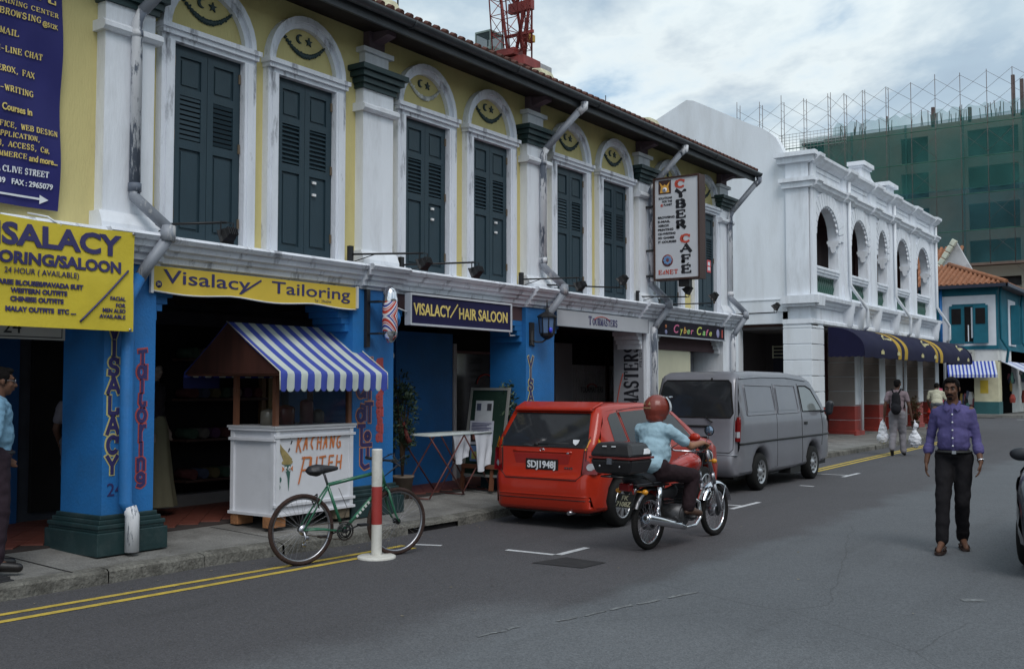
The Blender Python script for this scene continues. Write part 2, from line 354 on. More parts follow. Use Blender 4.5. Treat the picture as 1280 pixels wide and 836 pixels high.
def asphalt():
    m = bpy.data.materials.new('asphalt'); m.use_nodes = True; nt = m.node_tree; N = nt.nodes; L = nt.links; b = N['Principled BSDF']
    b.inputs['Roughness'].default_value = .82
    tc = N.new('ShaderNodeTexCoord'); sp = N.new('ShaderNodeSeparateXYZ'); L.new(tc.outputs['Object'], sp.inputs[0])
    def nz(s, d=5, r=.6, st=None):
        n = N.new('ShaderNodeTexNoise'); n.inputs['Scale'].default_value = s; n.inputs['Detail'].default_value = d; n.inputs['Roughness'].default_value = r
        if st:
            mp = N.new('ShaderNodeMapping'); mp.inputs['Scale'].default_value = st; L.new(tc.outputs['Object'], mp.inputs[0]); L.new(mp.outputs[0], n.inputs['Vector'])
        else: L.new(tc.outputs['Object'], n.inputs['Vector'])
        return n.outputs['Fac']
    def mth(op, a, b_=None, c=None):
        q = N.new('ShaderNodeMath'); q.operation = op
        for i, x in enumerate((a, b_, c)):
            if x is None: continue
            if isinstance(x, (int, float)): q.inputs[i].default_value = x
            else: L.new(x, q.inputs[i])
        return q.outputs[0]
    def mix(f, a, c, t='MIX'):
        x = N.new('ShaderNodeMixRGB'); x.blend_type = t
        for i, q in enumerate((f, a, c)):
            if isinstance(q, (int, float)): x.inputs[i].default_value = q
            elif isinstance(q, tuple): x.inputs[i].default_value = (*q, 1)
            else: L.new(q, x.inputs[i])
        return x.outputs[0]
    def step(v, a, b_):
        q = N.new('ShaderNodeMapRange'); q.interpolation_type = 'SMOOTHSTEP'; L.new(v, q.inputs[0]); q.inputs[1].default_value = a; q.inputs[2].default_value = b_; return q.outputs[0]
    wob = mth('MULTIPLY', mth('SUBTRACT', nz(.8, 4), .5), 1.1)
    xx = mth('ADD', sp.outputs[0], wob)
    # newer light surfacing beyond x = -4.2 (widening towards the camera), older dark lane left of it
    edge = mth('ADD', xx, mth('MULTIPLY', sp.outputs[1], .0))
    lane = step(edge, -4.45, -4.05)
    near = step(mth('ADD', sp.outputs[1], mth('MULTIPLY', wob, .6)), 7.1, 6.3)
    c1 = mix(nz(.5, 6), (.056, .054, .059), (.079, .076, .082))
    c2 = mix(nz(.7, 6), (.080, .085, .093), (.112, .119, .129))
    nearx = mth('MULTIPLY', near, step(xx, -5.2, -4.6))
    col = mix(lane, c1, c2); col = mix(mth('MULTIPLY', nearx, .55), col, (.13, .137, .147))
    # oil and tyre darkening along the lane
    st = nz(1., 6, .6, (1.6, .16, 1)); col = mix(mth('MULTIPLY', step(st, .5, .78), .45), col, (.04, .04, .042))
    # aggregate
    v = N.new('ShaderNodeTexVoronoi'); v.inputs['Scale'].default_value = 95; L.new(tc.outputs['Object'], v.inputs['Vector'])
    vs_ = N.new('ShaderNodeSeparateColor'); L.new(v.outputs['Color'], vs_.inputs[0])
    g = mth('MULTIPLY_ADD', vs_.outputs[0], .7, .65); gg = N.new('ShaderNodeCombineXYZ')
    for i in range(3): L.new(g, gg.inputs[i])
    col = mix(.8, col, gg.outputs[0], 'MULTIPLY')
    fl = step(nz(38, 2), .71, .76); col = mix(mth('MULTIPLY', fl, .5), col, (.3, .31, .32))
    sc = nz(2.6, 8, .75, (.5, 1, 1)); col = mix(mth('MULTIPLY', step(sc, .66, .72), .35), col, (.26, .27, .28))
    # long thin cracks
    wv = N.new('ShaderNodeTexVoronoi'); wv.feature = 'DISTANCE_TO_EDGE'; wv.inputs['Scale'].default_value = .22
    mpp = N.new('ShaderNodeMixRGB'); mpp.inputs[0].default_value = .12; L.new(tc.outputs['Object'], mpp.inputs[1])
    nn = N.new('ShaderNodeTexNoise'); nn.inputs['Scale'].default_value = 2; nn.inputs['Detail'].default_value = 6; L.new(tc.outputs['Object'], nn.inputs['Vector']); L.new(nn.outputs['Color'], mpp.inputs[2])
    L.new(mpp.outputs[0], wv.inputs['Vector'])
    cr = step(wv.outputs[0], .0016, .0004); col = mix(mth('MULTIPLY', mth('MULTIPLY', cr, lane), .4), col, (.03, .03, .032))
    L.new(col, b.inputs['Base Color'])
    bp = N.new('ShaderNodeBump'); bp.inputs['Strength'].default_value = .55; bp.inputs['Distance'].default_value = .006
    L.new(v.outputs['Distance'], bp.inputs['Height']); L.new(bp.outputs[0], b.inputs['Normal'])
    return m
ASPH = asphalt()
g = MB(); g.add([(-400, -300, -.03), (400, -300, -.03), (400, 600, -.03), (-400, 600, -.03)], [(0, 1, 2, 3)])
tag(obj('ground', g, pm('bare_ground', (.1, .1, .1), .95, .2, .5)), kind='structure')
g = MB(); g.add([(-8.6, -30, 0), (9, -30, 0), (9, 58, 0), (-8.6, 58, 0)], [(0, 1, 2, 3)])
g.add([(-40, 43.6, .0), (-8.6, 43.6, .0), (-8.6, 58, .0), (-40, 58, .0)], [(0, 1, 2, 3)])
g.add([(-10.4, 58, 0), (9, 58, 0), (14, 130, 0), (-10.4, 130, 0)], [(0, 1, 2, 3)])
tag(obj('road', g, ASPH), kind='structure')

# kerb line and pavement -------------------------------------------------
CURB = [(-8.1, -12), (-8.02, 4.4), (-7.97, 6.4), (-7.82, 8.2), (-7.78, 10), (-7.95, 12.5), (-8.1, 15), (-8.1, 20), (-7.92, 23), (-7.9, 28), (-7.95, 33), (-8.3, 40), (-9.2, 43.2), (-11, 44.6), (-14, 45)]
def kerb():
    kt = tag(obj('pavement', pav(), CONC), kind='structure')
    s = 0
    for i in range(len(CURB)-1):
        a = Vector((*CURB[i], 0)); b = Vector((*CURB[i+1], 0)); L = (b-a).length; n = max(1, round(L/.95)); d = (b-a)/n
        for k in range(n):
            p = a+d*k; q = a+d*(k+1)
            if p.y < 1 or (p.y > 44): continue
            w = d.normalized(); nr = Vector((w.y, -w.x, 0)); g_ = w*.004; t = rnd.uniform(-.006, .004); o = rnd.uniform(-.008, .008)
            mb = MB(); inl = 3.2 < p.y < 4.0 or 8.9 < p.y < 9.6
            segs = 6; ptsv = []
            for j in range(segs+1):
                c = p+g_+(q-p-2*g_)*j/segs; e = rnd.uniform(-.009, .009); hz = .118+t+rnd.uniform(-.006, .004)
                ptsv.append([c+nr*(o+e)+Vector((0, 0, -.02)), c+nr*(o-.006+e)+Vector((0, 0, hz-.02)), c+nr*(o-.03+e)+Vector((0, 0, hz)), c-nr*.16+Vector((0, 0, .126))])
            vs_ = [x for r_ in ptsv for x in r_]; fs = [(j*4+m, (j+1)*4+m, (j+1)*4+m+1, j*4+m+1) for j in range(segs) for m in range(3)]
            if inl:      # drain mouth: only a slab on top
                vs_ = [v if i_ % 4 else v+Vector((0, 0, .085)) for i_, v in enumerate(vs_)]
                fs = [(j*4+m, (j+1)*4+m, (j+1)*4+m+1, j*4+m+1) for j in range(segs) for m in range(3)]
            mb.add(vs_, fs); obj('kerb_stone', mb, KERB, kt)
            if inl:
                dm = MB(); c = (p+q)/2; dm.bar(p-nr*.05+Vector((0, 0, .03)), q-nr*.05+Vector((0, 0, .03)), .02, .09); obj('drain_mouth', dm, DARK, kt)
def pav():
    mb = MB(); n = 60; ys = [1+(44.5-1)*i/n for i in range(n+1)]
    def cx(y):
        for a, b in zip(CURB, CURB[1:]):
            if a[1] <= y <= b[1]: return a[0]+(b[0]-a[0])*(y-a[1])/max(1e-6, b[1]-a[1])
        return CURB[-1][0]
    vs_ = []; 
    for y in ys:
        c = cx(y); vs_ += [(c-.14, y, .122), (-9.2 if y < 21 else -10.9, y, .172), (-9.2 if y < 21 else -16, y, -.02)]
    fs = [(i*3+k, (i+1)*3+k, (i+1)*3+k+1, i*3+k+1) for i in range(n) for k in range(2)]
    mb.add(vs_, fs); return mb
kerb()
for i, y in enumerate((2.8, 5.1, 7.4, 9.7, 12.0, 14.3, 16.6, 19, 22, 25, 28)):     # expansion joints cut in the pavement
    mb = MB(); mb.add([(-9.15, y, .173), (-8.1, y+.02, .126), (-8.1, y+.035, .126), (-9.15, y+.015, .173)], [(0, 1, 2, 3)]); 
    tag(obj('pavement_joint', mb, DARK), kind='structure')
# road markings ----------------------------------------------------------
YMARK = pm('yellow_road_paint', (.52, .38, .07), .8, .2, 4, .1, dirt=.6, dscale=9, dcol=(.14, .12, .08))
WMARK = pm('white_road_paint', (.55, .56, .58), .8, .15, 4, dirt=.5, dscale=10, dcol=(.15, .15, .15))
def line(name, pts, w, mt, z=.004):
    mb = MB(); vs_ = []
    for i, p in enumerate(pts):
        a = Vector(pts[max(0, i-1)]); b = Vector(pts[min(len(pts)-1, i+1)]); d = (b-a).normalized(); n = Vector((d.y, -d.x))*w/2
        vs_ += [(p[0]+n.x, p[1]+n.y, z), (p[0]-n.x, p[1]-n.y, z)]
    mb.add(vs_, [(2*i, 2*i+1, 2*i+3, 2*i+2) for i in range(len(pts)-1)])
    return tag(obj(name, mb, mt), kind='structure')
line('yellow_line', [(-7.68, -4), (-7.565, 4.2), (-7.46, 5.8), (-7.33, 7.6), (-7.31, 8.45)], .075, YMARK)
line('yellow_line', [(-7.5, -4), (-7.34, 4.1), (-7.235, 5.7), (-7.15, 7.4), (-7.12, 8.4)], .08, YMARK)
line('yellow_line', [(-7.0, 19.9), (-7.15, 24), (-7.3, 30), (-7.55, 36), (-8.2, 41)], .08, YMARK)
line('yellow_line', [(-6.85, 19.9), (-6.98, 24), (-7.13, 30), (-7.35, 36), (-8.0, 41)], .08, YMARK)
line('white_line', [(-7.3, 8.56), (-6.98, 8.68)], .07, WMARK)
for x0, y0, k in ((-6.25, 8.84, 0), (-6.55, 13.9, 1), (-7.0, 19.75, 1)):
    xe = -5.68-(.12 if k else 0)-(.3 if y0 > 19 else 0)
    line('white_line', [(x0, y0), (xe, y0+.02)], .075, WMARK)
    line('white_line', [(xe+.0375, y0-.0575+(.095 if not k else -.35)), (xe+.0375, y0+.6)], .08, WMARK, .0045)
line('white_line', [(-6.15, 17.3), (-5.9, 17.27)], .08, WMARK)
for x, y in ((-9, 56), (-6.8, 52)): line('white_line', [(x, y), (x+1.6, y+.1)], .25, WMARK)
mb = MB(); mb.add([(-5.6, 8.33, .005), (-5.05, 8.36, .005), (-5.02, 8.75, .005), (-5.5, 8.8, .005)], [(0, 1, 2, 3)]); tag(obj('road_patch', mb, pm('dark_patch', (.035, .035, .037), .8, .2, 9)), kind='structure')
mb = MB(); 
for i in range(12): mb.box(-8.62+.04*i, -8.6+.04*i, 4.0, 4.62, .135, .16)
mb.box(-8.64, -8.14, 3.98, 4.64, .1, .135); tag(obj('drain_grating', mb, pm('cast_iron', (.03, .03, .033), .6)), 'dark iron drain grating set in the pavement beside the kerb at the left', 'grating')
CHK = pm('worn_white_streak', (.19, .2, .205), .85, .3, 12, dirt=.9, dscale=25, dcol=(.10, .10, .105), dr_=(.45, .6))
rg = random.Random(4)
for (xa, ya), (xb, yb) in zip([(-4.27, 5.7), (-4.22, 5.98), (-4.17, 6.14), (-4.08, 6.4), (-4.0, 6.66), (-3.95, 6.95), (-3.88, 7.25), (-3.79, 7.6)], [(-4.21, 5.95), (-4.2, 6.1), (-4.1, 6.33), (-4.03, 6.6), (-3.96, 6.9), (-3.9, 7.2), (-3.82, 7.5), (-3.7, 7.95)]):
    if rg.random() < .85: line('worn_streak', [(xa, ya), ((xa+xb)/2+rg.uniform(-.02, .02), (ya+yb)/2), (xb, yb)], rg.uniform(.022, .045), CHK, .0045)
line('worn_streak', [(-1.85, 8.85), (-1.7, 8.95)], .1, CHK, .0045)
# tiled floor of the covered walkway: raised tiles laid diagonally, near ones single, far ones joined
fl = MB(); fl.box(-12.2, -9.2, 2.2, 20.3, -.02, .188); flo = tag(obj('walkway_floor', fl, pm('tile_grout', (.05, .04, .038), .9)), kind='structure')
tm = MB().box(-.102, .102, -.102, .102, -.01, .01).mesh('tile'); tm.materials.append(TILE)
for bm_ in (tm,): pass
c45 = math.cos(PI/4); far = MB(); cnt = 0; tl = []
for i in range(-60, 60):
    for j in range(-60, 60):
        x = -9.9+(i-j)*.21*c45; y = 9+(i+j)*.21*c45
        if -11.9 < x < -9.36 and 3.9 < y < 20: tl.append((x*x+y*y, x, y))
tl.sort()
for d_, x, y in tl:
    if cnt < 300 and x > -10.9:
        cnt += 1; link('tile', tm, flo, None, (x, y, .19+rnd.uniform(-.001, .001)), (0, 0, PI/4))
    else: far.cbox((x, y, .19), (.204, .204, .02), Matrix.Rotation(PI/4, 3, 'Z'))
tag(obj('tile', far, TILE, flo), kind='stuff')
# ================================================================ YELLOW SHOPHOUSE ROW
WX = -8.7; PY = [2.42, 5.92, 9.40, 12.92, 16.42, 19.92]
SH = thing('shophouse_terrace', 'long yellow shophouse terrace with dark green shutters and blue pillars along the kerb', 'shophouse', (-8.7, 11, 0), world=True)
Y0, Y1 = 2.1, 20.19
mb = MB(); mb.box(-16, WX, Y0, Y1, 2.86, 6.2); obj('upper_wall', mb, YELLOW, SH)
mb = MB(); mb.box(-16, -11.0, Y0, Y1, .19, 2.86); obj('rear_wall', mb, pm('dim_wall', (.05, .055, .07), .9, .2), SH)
mb = MB()       # gable end
mb.prism([(-16, Y1, 6.2), (-8.75, Y1, 6.2), (-12.4, Y1, 7.7)], (0, .3, 0)); mb.box(-16, -9.2, Y1, Y1+.28, 0, 6.2); obj('party_wall', mb, WHITE, SH)
# cornice band over the ground floor, stepping out round each pilaster
CP = [(0, 3.13), (.30, 3.13), (.33, 3.10), (.30, 3.06), (.27, 3.055), (.25, 3.0), (.21, 2.985), (.2, 2.95), (.16, 2.93), (.15, 2.88), (.1, 2.865), (.1, 2.84), (0, 2.84)]
edges = [Y0]
for p in PY: edges += [p-.34, p+.34]
edges.append(Y1+.12)
for i in range(len(edges)-1):
    a, b = edges[i], edges[i+1]
    if b <= a: continue
    e = .07 if i % 2 else 0
    mb = MB(); mb.prof_y([(WX+x+(e if x > .01 else 0), z+(.003 if e else 0)) for x, z in CP], a, b); obj('cornice', mb, TRIM, SH)
# pilasters of the upper floor
def pilaster(y, w=.27):
    m = MB(); m.box(WX, WX+.13, y-w, y+w, 3.3, 5.3)
    m.prof_y([(WX, 3.13), (WX+.2, 3.13), (WX+.2, 3.2), (WX+.17, 3.27), (WX+.15, 3.31), (WX, 3.31)], y-w-.05, y+w+.05)
    m.prof_y([(WX, 5.0), (WX+.17, 5.0), (WX+.2, 5.03), (WX+.2, 5.07), (WX+.16, 5.1), (WX, 5.1)], y-w-.05, y+w+.05)
    m.box(WX, WX+.1, y-w+.06, y+w-.06, 5.5, 5.8); m.box(WX, WX+.14, y-w, y+w, 5.74, 5.8)
    p = obj('pilaster', m, WHITE, SH)
    m = MB()
    for k, (z, d) in enumerate([(5.28, .03), (5.34, .06), (5.41, .1), (5.48, .14)]): m.box(WX, WX+.13+d, y-w-d, y+w+d, z, z+.062)
    obj('capital', m, GREEN, p)
    m = MB(); m.box(WX, WX+.1, y-.14, y+.14, 5.8, 6.02); m.prof_y([(WX, 5.86), (WX+.34, 5.95), (WX+.34, 6.02), (WX, 6.02)], y-.08, y+.08); obj('eave_bracket', m, pm('purple_grey_paint', (.16, .12, .14), .8, .2), p)
for y in PY[1:]: pilaster(y)
# windows ---------------------------------------------------------------
def window_proto():
    hw, ow = .445, .60; z0, zl, zt = 3.13, 5.13, 5.28; r1, r0 = .595, .47
    m = MB()
    for s in (-1, 1):
        a, b = sorted((s*hw, s*ow)); m.box(0, .09, a, b, z0, zl)
        a, b = sorted((s*(hw+.03), s*(ow-.05))); m.box(.09, .105, a, b, z0, zl)
    for x, za, zb, e in ((.09, zl, zl+.05, 0), (.125, zl+.05, zl+.1, .012), (.15, zl+.1, zt, .03)): m.box(0, x, -ow-e, ow+e, za, zb)
    for k in range(16):       # moulded arch
        a0, a1 = PI*k/16, PI*(k+1)/16
        for ra, rb, d in ((r0, .53, .06), (.53, r1, .1)):
            m.prism([(0, rr*math.cos(a), zt+rr*math.sin(a)*1.02) for rr, a in ((ra, a0), (rb, a0), (rb, a1), (ra, a1))], (d, 0, 0))
    w = link('window', m.mesh('window'), SH, WHITE); w.data.materials.clear(); w.data.materials.append(TRIM)
    sm = MB(); lw = hw-.005
    sm.box(-.02, .012, -hw, hw, zl-.045, zl); sm.box(-.02, .012, -hw, -hw+.03, z0, zl-.045); sm.box(-.02, .012, hw-.03, hw, z0, zl-.045)
    obj('frame', sm, SHUT, w, loc=(0, 0, 0))
    lf = MB(); L = hw-.035; f = .075
    zs = [z0+.03, 4.08, 4.16, 4.63, 4.70, 5.02]          # rails
    lf.box(0, .03, 0, f, z0+.01, zl-.05); lf.box(0, .03, L-f, L, z0+.01, zl-.05)
    for a, b in ((z0+.01, z0+.12), (4.08, 4.17), (4.62, 4.70), (zl-.12, zl-.05)): lf.box(0, .03, f, L-f, a, b)
    for a, b in ((z0+.12, 4.08), (4.70, zl-.12)):
        lf.box(0, .008, f, L-f, a, b); lf.box(.008, .02, f+.03, L-f-.03, a+.03, b-.03)
    lf.box(.0015, .003, f, L-f, 4.17, 4.62)
    lm = lf.mesh('shutter'); lm.materials.append(SHUT)
    sl = MB().bar((0, 0, 0), (0, L-2*f, 0), .034, .007, up=(.75, 0, .66)).mesh('slat'); sl.materials.append(SHUT)
    hm = MB().box(.03, .042, -.012, .012, -.05, .05).mesh('hinge'); hm.materials.append(pm('brass', (.2, .15, .1), .5, .2, metal=.6))
    for s in (0, 1):
        yy = -L-.003 if s == 0 else .003
        link('shutter', lm, w, None, (0, yy, 0))
        for k in range(9): link('slat', sl, w, None, (.018, yy+f, 4.2+.05*k))
        for z in (3.4, 4.2, 4.95): link('hinge', hm, w, None, (0, (-hw+.03) if s == 0 else hw-.03, z))
    gm = MB()        # plaster garland, crescent and star over the lintel
    for k in range(23):
        t = -1+2*k/22; y = t*.36; z = zt+.18+.22*t*t; rr = .035-.018*abs(t)
        gm.ell((.012, y, z), (.02, rr*.95, rr), 8, 5)
        if abs(t) < .85: gm.ell((.018, y+.01, z-.018*math.cos(k*2.4)), (.018, rr*.5, rr*.6), 6, 4)
    gl = obj('garland', gm, GREEN, w, loc=(0, 0, 0))
    cm = MB(); o_ = arc((-.07, zt+.36), .052, R(70), R(290), 12); i_ = arc((-.052, zt+.36), .04, R(285), R(75), 10)
    cm.prism([(.0, a, b) for a, b in o_+i_], (.02, 0, 0)); obj('crescent', cm, GREEN, w, loc=(0, 0, 0))
    st = MB(); st.prism([(0, .07+(.055 if k % 2 == 0 else .022)*math.sin(k*PI/5), zt+.355+(.055 if k % 2 == 0 else .022)*math.cos(k*PI/5)) for k in range(10)], (.02, 0, 0)); obj('star', st, GREEN, w, loc=(0, 0, 0))
    return w
wp = window_proto(); WIN = []
wy = [6.90, 8.27, 10.41, 11.84, 13.99, 15.43, 17.46, 19.10]
for i, y in enumerate(wy):
    w = wp if i == 0 else copy_tree(wp, SH)
    w.location = (0, y-11, 0); WIN.append(w)
off = OFF[SH.name]
def kids(w, n): return [c for c in w.children if c.name.split('.')[0] == n]
def open_leaf(w, side, tilt):
    for c in kids(w, 'slat'):
        if (c.location.y > 0) == (side == 1): c.rotation_euler = (0, R(tilt), 0)
open_leaf(WIN[0], 0, 38); open_leaf(WIN[0], 1, 62); open_leaf(WIN[5], 1, 62); open_leaf(WIN[4], 0, 20)
dk = MB().box(.0032, .0045, .075, .335, 4.17, 4.62).mesh('gap'); dk.materials.append(DARK)
for w, s in ((WIN[0], 0), (WIN[0], 1), (WIN[5], 1)):
    link('louvre_opening', dk, w, None, (0, -.413 if s == 0 else .003, 0))
for c in kids(WIN[2], 'garland'): c.data = c.data.copy(); c.data.materials[0] = pm('chipped_plaster', (.6, .6, .58), .8, .5, 9, dirt=.9, dscale=7, dcol=(.04, .06, .06))
hd = MB().box(.03, .05, 0, .05, 0, .028).mesh('handle'); hd.materials.append(pm('white_plastic', (.8, .8, .8), .4))
for i in (1, 2, 3):
    for z in (4.0, 3.86): link('handle', hd, WIN[i], None, (0, .12, z))
st = MB().box(.031, .034, .1, .28, 3.95, 4.2); st = obj('sticker', st, pm('red_sticker', (.6, .06, .07), .5), WIN[7], loc=(0, 0, 0))
st2 = MB().box(.034, .036, .13, .25, 3.99, 4.06); st2.box(.034, .036, .14, .24, 4.09, 4.16); obj('sticker_print', st2, WHITE, WIN[7], loc=(0, 0, 0))
# eave, gutter, roof ------------------------------------------------------
mb = MB(); mb.prism([(-8.75, Y0, 6.03), (-8.12, Y0, 5.98), (-8.12, Y0, 6.01), (-12.4, Y0, 7.72), (-12.6, Y0, 7.72), (-16.2, Y0, 6.3), (-16, Y0, 6.1)], (0, Y1+.22-Y0, 0)); obj('roof', mb, pm('soffit_boards', (.035, .03, .028), .8, .3, 3), SH)
rf = MB(); n = int((Y1+.2-Y0)/.17)
for k in range(n): 
    y = Y0+.1+k*.17; rf.tube([(-8.06, y, 6.075), (-12.35, y, 7.79)], .055, 6, smooth=False)
tag(obj('roof_tile_rib', rf, ROOFT, SH), kind='stuff')
tn = MB()
for k in range(n): y = Y0+.1+k*.17; tn.tube([(-8.0, y, 6.085), (-8.07, y, 6.115)], .045, 7, smooth=False)
tag(obj('eave_tile', tn, ROOFT, SH), kind='stuff')
GUT = pm('gutter_paint', (.035, .04, .046), .45, .2, 3, dirt=.3, dscale=3, dcol=(.1, .1, .1))
mb = MB(); pr = arc((-8.04, 6.06), .075, PI, 2*PI, 10)+arc((-8.04, 6.06), .06, 2*PI, PI, 10); pr = [(x, z) for x, z in pr]
vs_ = [(x, y, z) for y in (Y0, Y1+.2) for x, z in pr]; q = len(pr); mb.add(vs_, [(i, (i+1) % q, (i+1) % q+q, i+q) for i in range(q)], True); mb.add([(x, Y1+.2, z) for x, z in pr[:11]], [tuple(range(11))])
gt = obj('gutter', mb, GUT, SH)
mb = MB()
for k in range(9): y = Y0+.7+k*2.2; mb.tube([(x*1, y, z) for x, z in arc((-8.04, 6.06), .081, PI, 2*PI, 8)], .012, 5)
obj('gutter_strap', mb, GUT, gt)
mb = MB(); mb.box(-8.14, -8.105, Y0, Y1+.2, 5.9, 6.05); obj('fascia', mb, GUT, SH)
for y in PY[2:]:     # party wall ends with plaster lumps on the eave
    if y > 19: continue
    mb = MB(); mb.prism([(-8.25, y-.16, 6.15), (-8.4, y-.16, 6.42), (-9.0, y-.16, 6.5), (-9.4, y-.16, 6.5), (-9.3, y-.16, 6.4), (-8.3, y-.16, 6.05)], (0, .32, 0)); obj('party_wall_coping', mb, pm('lichen_plaster', (.5, .48, .34), .9, .25, 8, .6, 20), SH, bevel=.04)
# downpipes ---------------------------------------------------------------
PIPE = pm('peeling_pipe_paint', (.62, .63, .66), .6, .1, 5, .1, dirt=1., dscale=6, dcol=(.11, .13, .17), stretch=(1, 1, .22), dr_=(.52, .56))
PIPEG = pm('grey_pipe', (.24, .26, .3), .5, .2, 5, dirt=.8, dscale=7, dcol=(.5, .5, .5), stretch=(1, 1, .4), dr_=(.56, .6))
for i, y in enumerate(PY[1:]):
    d = {0: -.02, 1: None, 2: -.02, 3: -.02, 4: -.02}[i]
    if d is None: continue
    yy = y+.06 if i != 0 else y+.02
    top = (-8.03, yy+.42, 5.98)
    m = MB(); m.tube([top, (-8.03, yy+.42, 5.9), (-8.1, yy+.36, 5.82)], .06, 10); obj('pipe_outlet', m, PIPE, SH)
    m = MB(); m.tube([(-8.08, yy+.38, 5.86), (-8.47, yy+.03, 5.25)], .055, 10); obj('downpipe', m, PIPEG, SH)
    m = MB(); m.tube([(-8.46, yy+.04, 5.27), (-8.5, yy, 5.15), (-8.5, yy, 3.5)], .052, 10); m.tube([(-8.5, yy, 5.0), (-8.5, yy, 5.06)], .06, 10); m.tube([(-8.5, yy, 3.52), (-8.5, yy, 3.6)], .062, 10); obj('downpipe', m, PIPE, SH)
    m = MB(); m.tube([(-8.5, yy, 3.55), (-8.5, yy, 3.47), (-8.28, yy+.22, 3.18)], .056, 10)
    m.tube([(-8.28, yy+.22, 3.2), (-8.27, yy+.21, 3.05)], .07, 10); m.tube([(-8.27, yy+.21, 3.08), (-8.42, yy+.08, 2.8), (-8.47, yy+.05, 2.7)], .056, 10); obj('pipe_elbow', m, PIPEG, SH)
    lowm = BLUE if i < 3 else PIPE
    yl = yy+.03 if i else 5.86
    if i == 0:
        m = MB(); m.tube([(-8.47, yy+.05, 2.72), (-8.45, yl, 2.5), (-8.45, yl, .62), (-8.42, yl+.03, .55)], .062, 12); obj('downpipe', m, BLUE, SH)
        m = MB(); m.tube([(-8.42, yl+.03, .57), (-8.39, yl+.04, .5), (-8.39, yl+.04, .17)], .064, 12); obj('pipe_shoe', m, PIPE, SH)
    elif i >= 3:
        m = MB(); m.tube([(-8.47, yy+.05, 2.72), (-8.47, yl, 2.5), (-8.47, yl, .3)], .055, 12); obj('downpipe', m, PIPE, SH)
# ground floor pillars ----------------------------------------------------
pil = [(2.42, .3, BLUE), (5.96, .275, BLUE), (9.315, .36, BLUE), (12.965, .38, BLUE), (16.56, .22, WHITE), (19.93, .25, WHITE)]
for k, (y, w, mt) in enumerate(pil):
    if k == 4: y, w = 16.585, .225
    m = MB(); m.box(-9.2, -8.55, y-w, y+w, .17 if mt is WHITE else .5, 2.84); p = obj('pillar', m, mt, SH)
    if mt is BLUE:
        m = MB()
        for z0, z1, e in ((.15, .36, .1), (.36, .39, .075), (.39, .43, .085), (.43, .47, .055), (.47, .51, .03)): m.box(-9.2-e, -8.55+e, y-w-e, y+w+e, z0, z1)
        obj('plinth', m, GREEN, p, bevel=.008)
    for s in (-1, 1):      # stepped corbels under the beam
        m = MB()
        for j, (d, z0, z1) in enumerate(((.24, 2.56, 2.64), (.18, 2.49, 2.56), (.12, 2.42, 2.49), (.06, 2.33, 2.42))):
            a, b = sorted((y+s*w, y+s*(w+d))); m.box(-9.1, -8.62, a, b, z0, z1-.003)
        obj('corbel', m, mt if mt is BLUE else WHITE, p)
BEAM = [DKBLUE, pm('brown_beam', (.05, .04, .045), .8), pm('plum_beam', (.09, .055, .06), .8), pm('dark_beam', (.04, .035, .04), .8), pm('plum_beam', (0, 0, 0))]
for k in range(5):
    a = pil[k][0]+pil[k][1]; b = pil[k+1][0]-pil[k+1][1]
    m = MB(); m.box(-8.85, -8.62, a, b, 2.64, 2.84); obj('beam', m, BEAM[k], SH)
    m = MB(); m.box(-11, -8.86, a-.3, b+.3, 2.8, 2.85)
    for q in range(6): m.box(-10.9, -8.9, a+(b-a)*(q+.5)/6-.04, a+(b-a)*(q+.5)/6+.04, 2.7, 2.8)
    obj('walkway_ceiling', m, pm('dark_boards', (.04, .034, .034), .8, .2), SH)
# ---- shop fronts on the rear wall (x = -11)
def sx_(name, mt, y0, y1, z0, z1, x0=-11, x1=-10.95, par=None, bevel=0): m = MB(); m.box(x0, x1, y0, y1, z0, z1); return obj(name, m, mt, par or SH, bevel=bevel)
# bay 0 : dark blue wall and open doorway
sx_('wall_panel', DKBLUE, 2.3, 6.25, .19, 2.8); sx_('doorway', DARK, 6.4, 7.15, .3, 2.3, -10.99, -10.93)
sx_('door_lintel', pm('lintel_wood', (.25, .13, .07), .7), 6.38, 7.2, 2.3, 2.34, -10.98, -10.9); sx_('wall_panel', DKBLUE, 7.15, 7.5, .19, 2.8)
# bay 1 : open tailor shop
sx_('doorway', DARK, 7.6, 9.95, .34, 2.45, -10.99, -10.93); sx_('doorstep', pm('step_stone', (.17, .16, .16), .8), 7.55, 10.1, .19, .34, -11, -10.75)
sx_('lintel_board', pm('dim_lilac', (.05, .05, .065), .8), 7.4, 11.2, 2.45, 2.62, -10.99, -10.9)
for y, mt in ((9.62, pm('door_wood', (.16, .09, .04), .6)), (9.74, pm('door_wood2', (.22, .16, .07), .6)), (9.9, DKBLUE)): sx_('door_leaf', mt, y, y+.07, .34, 2.45, -10.96, -10.86)
sx_('wall_panel', BLUE, 10.05, 11.3, .19, 2.45, -10.99, -10.8)
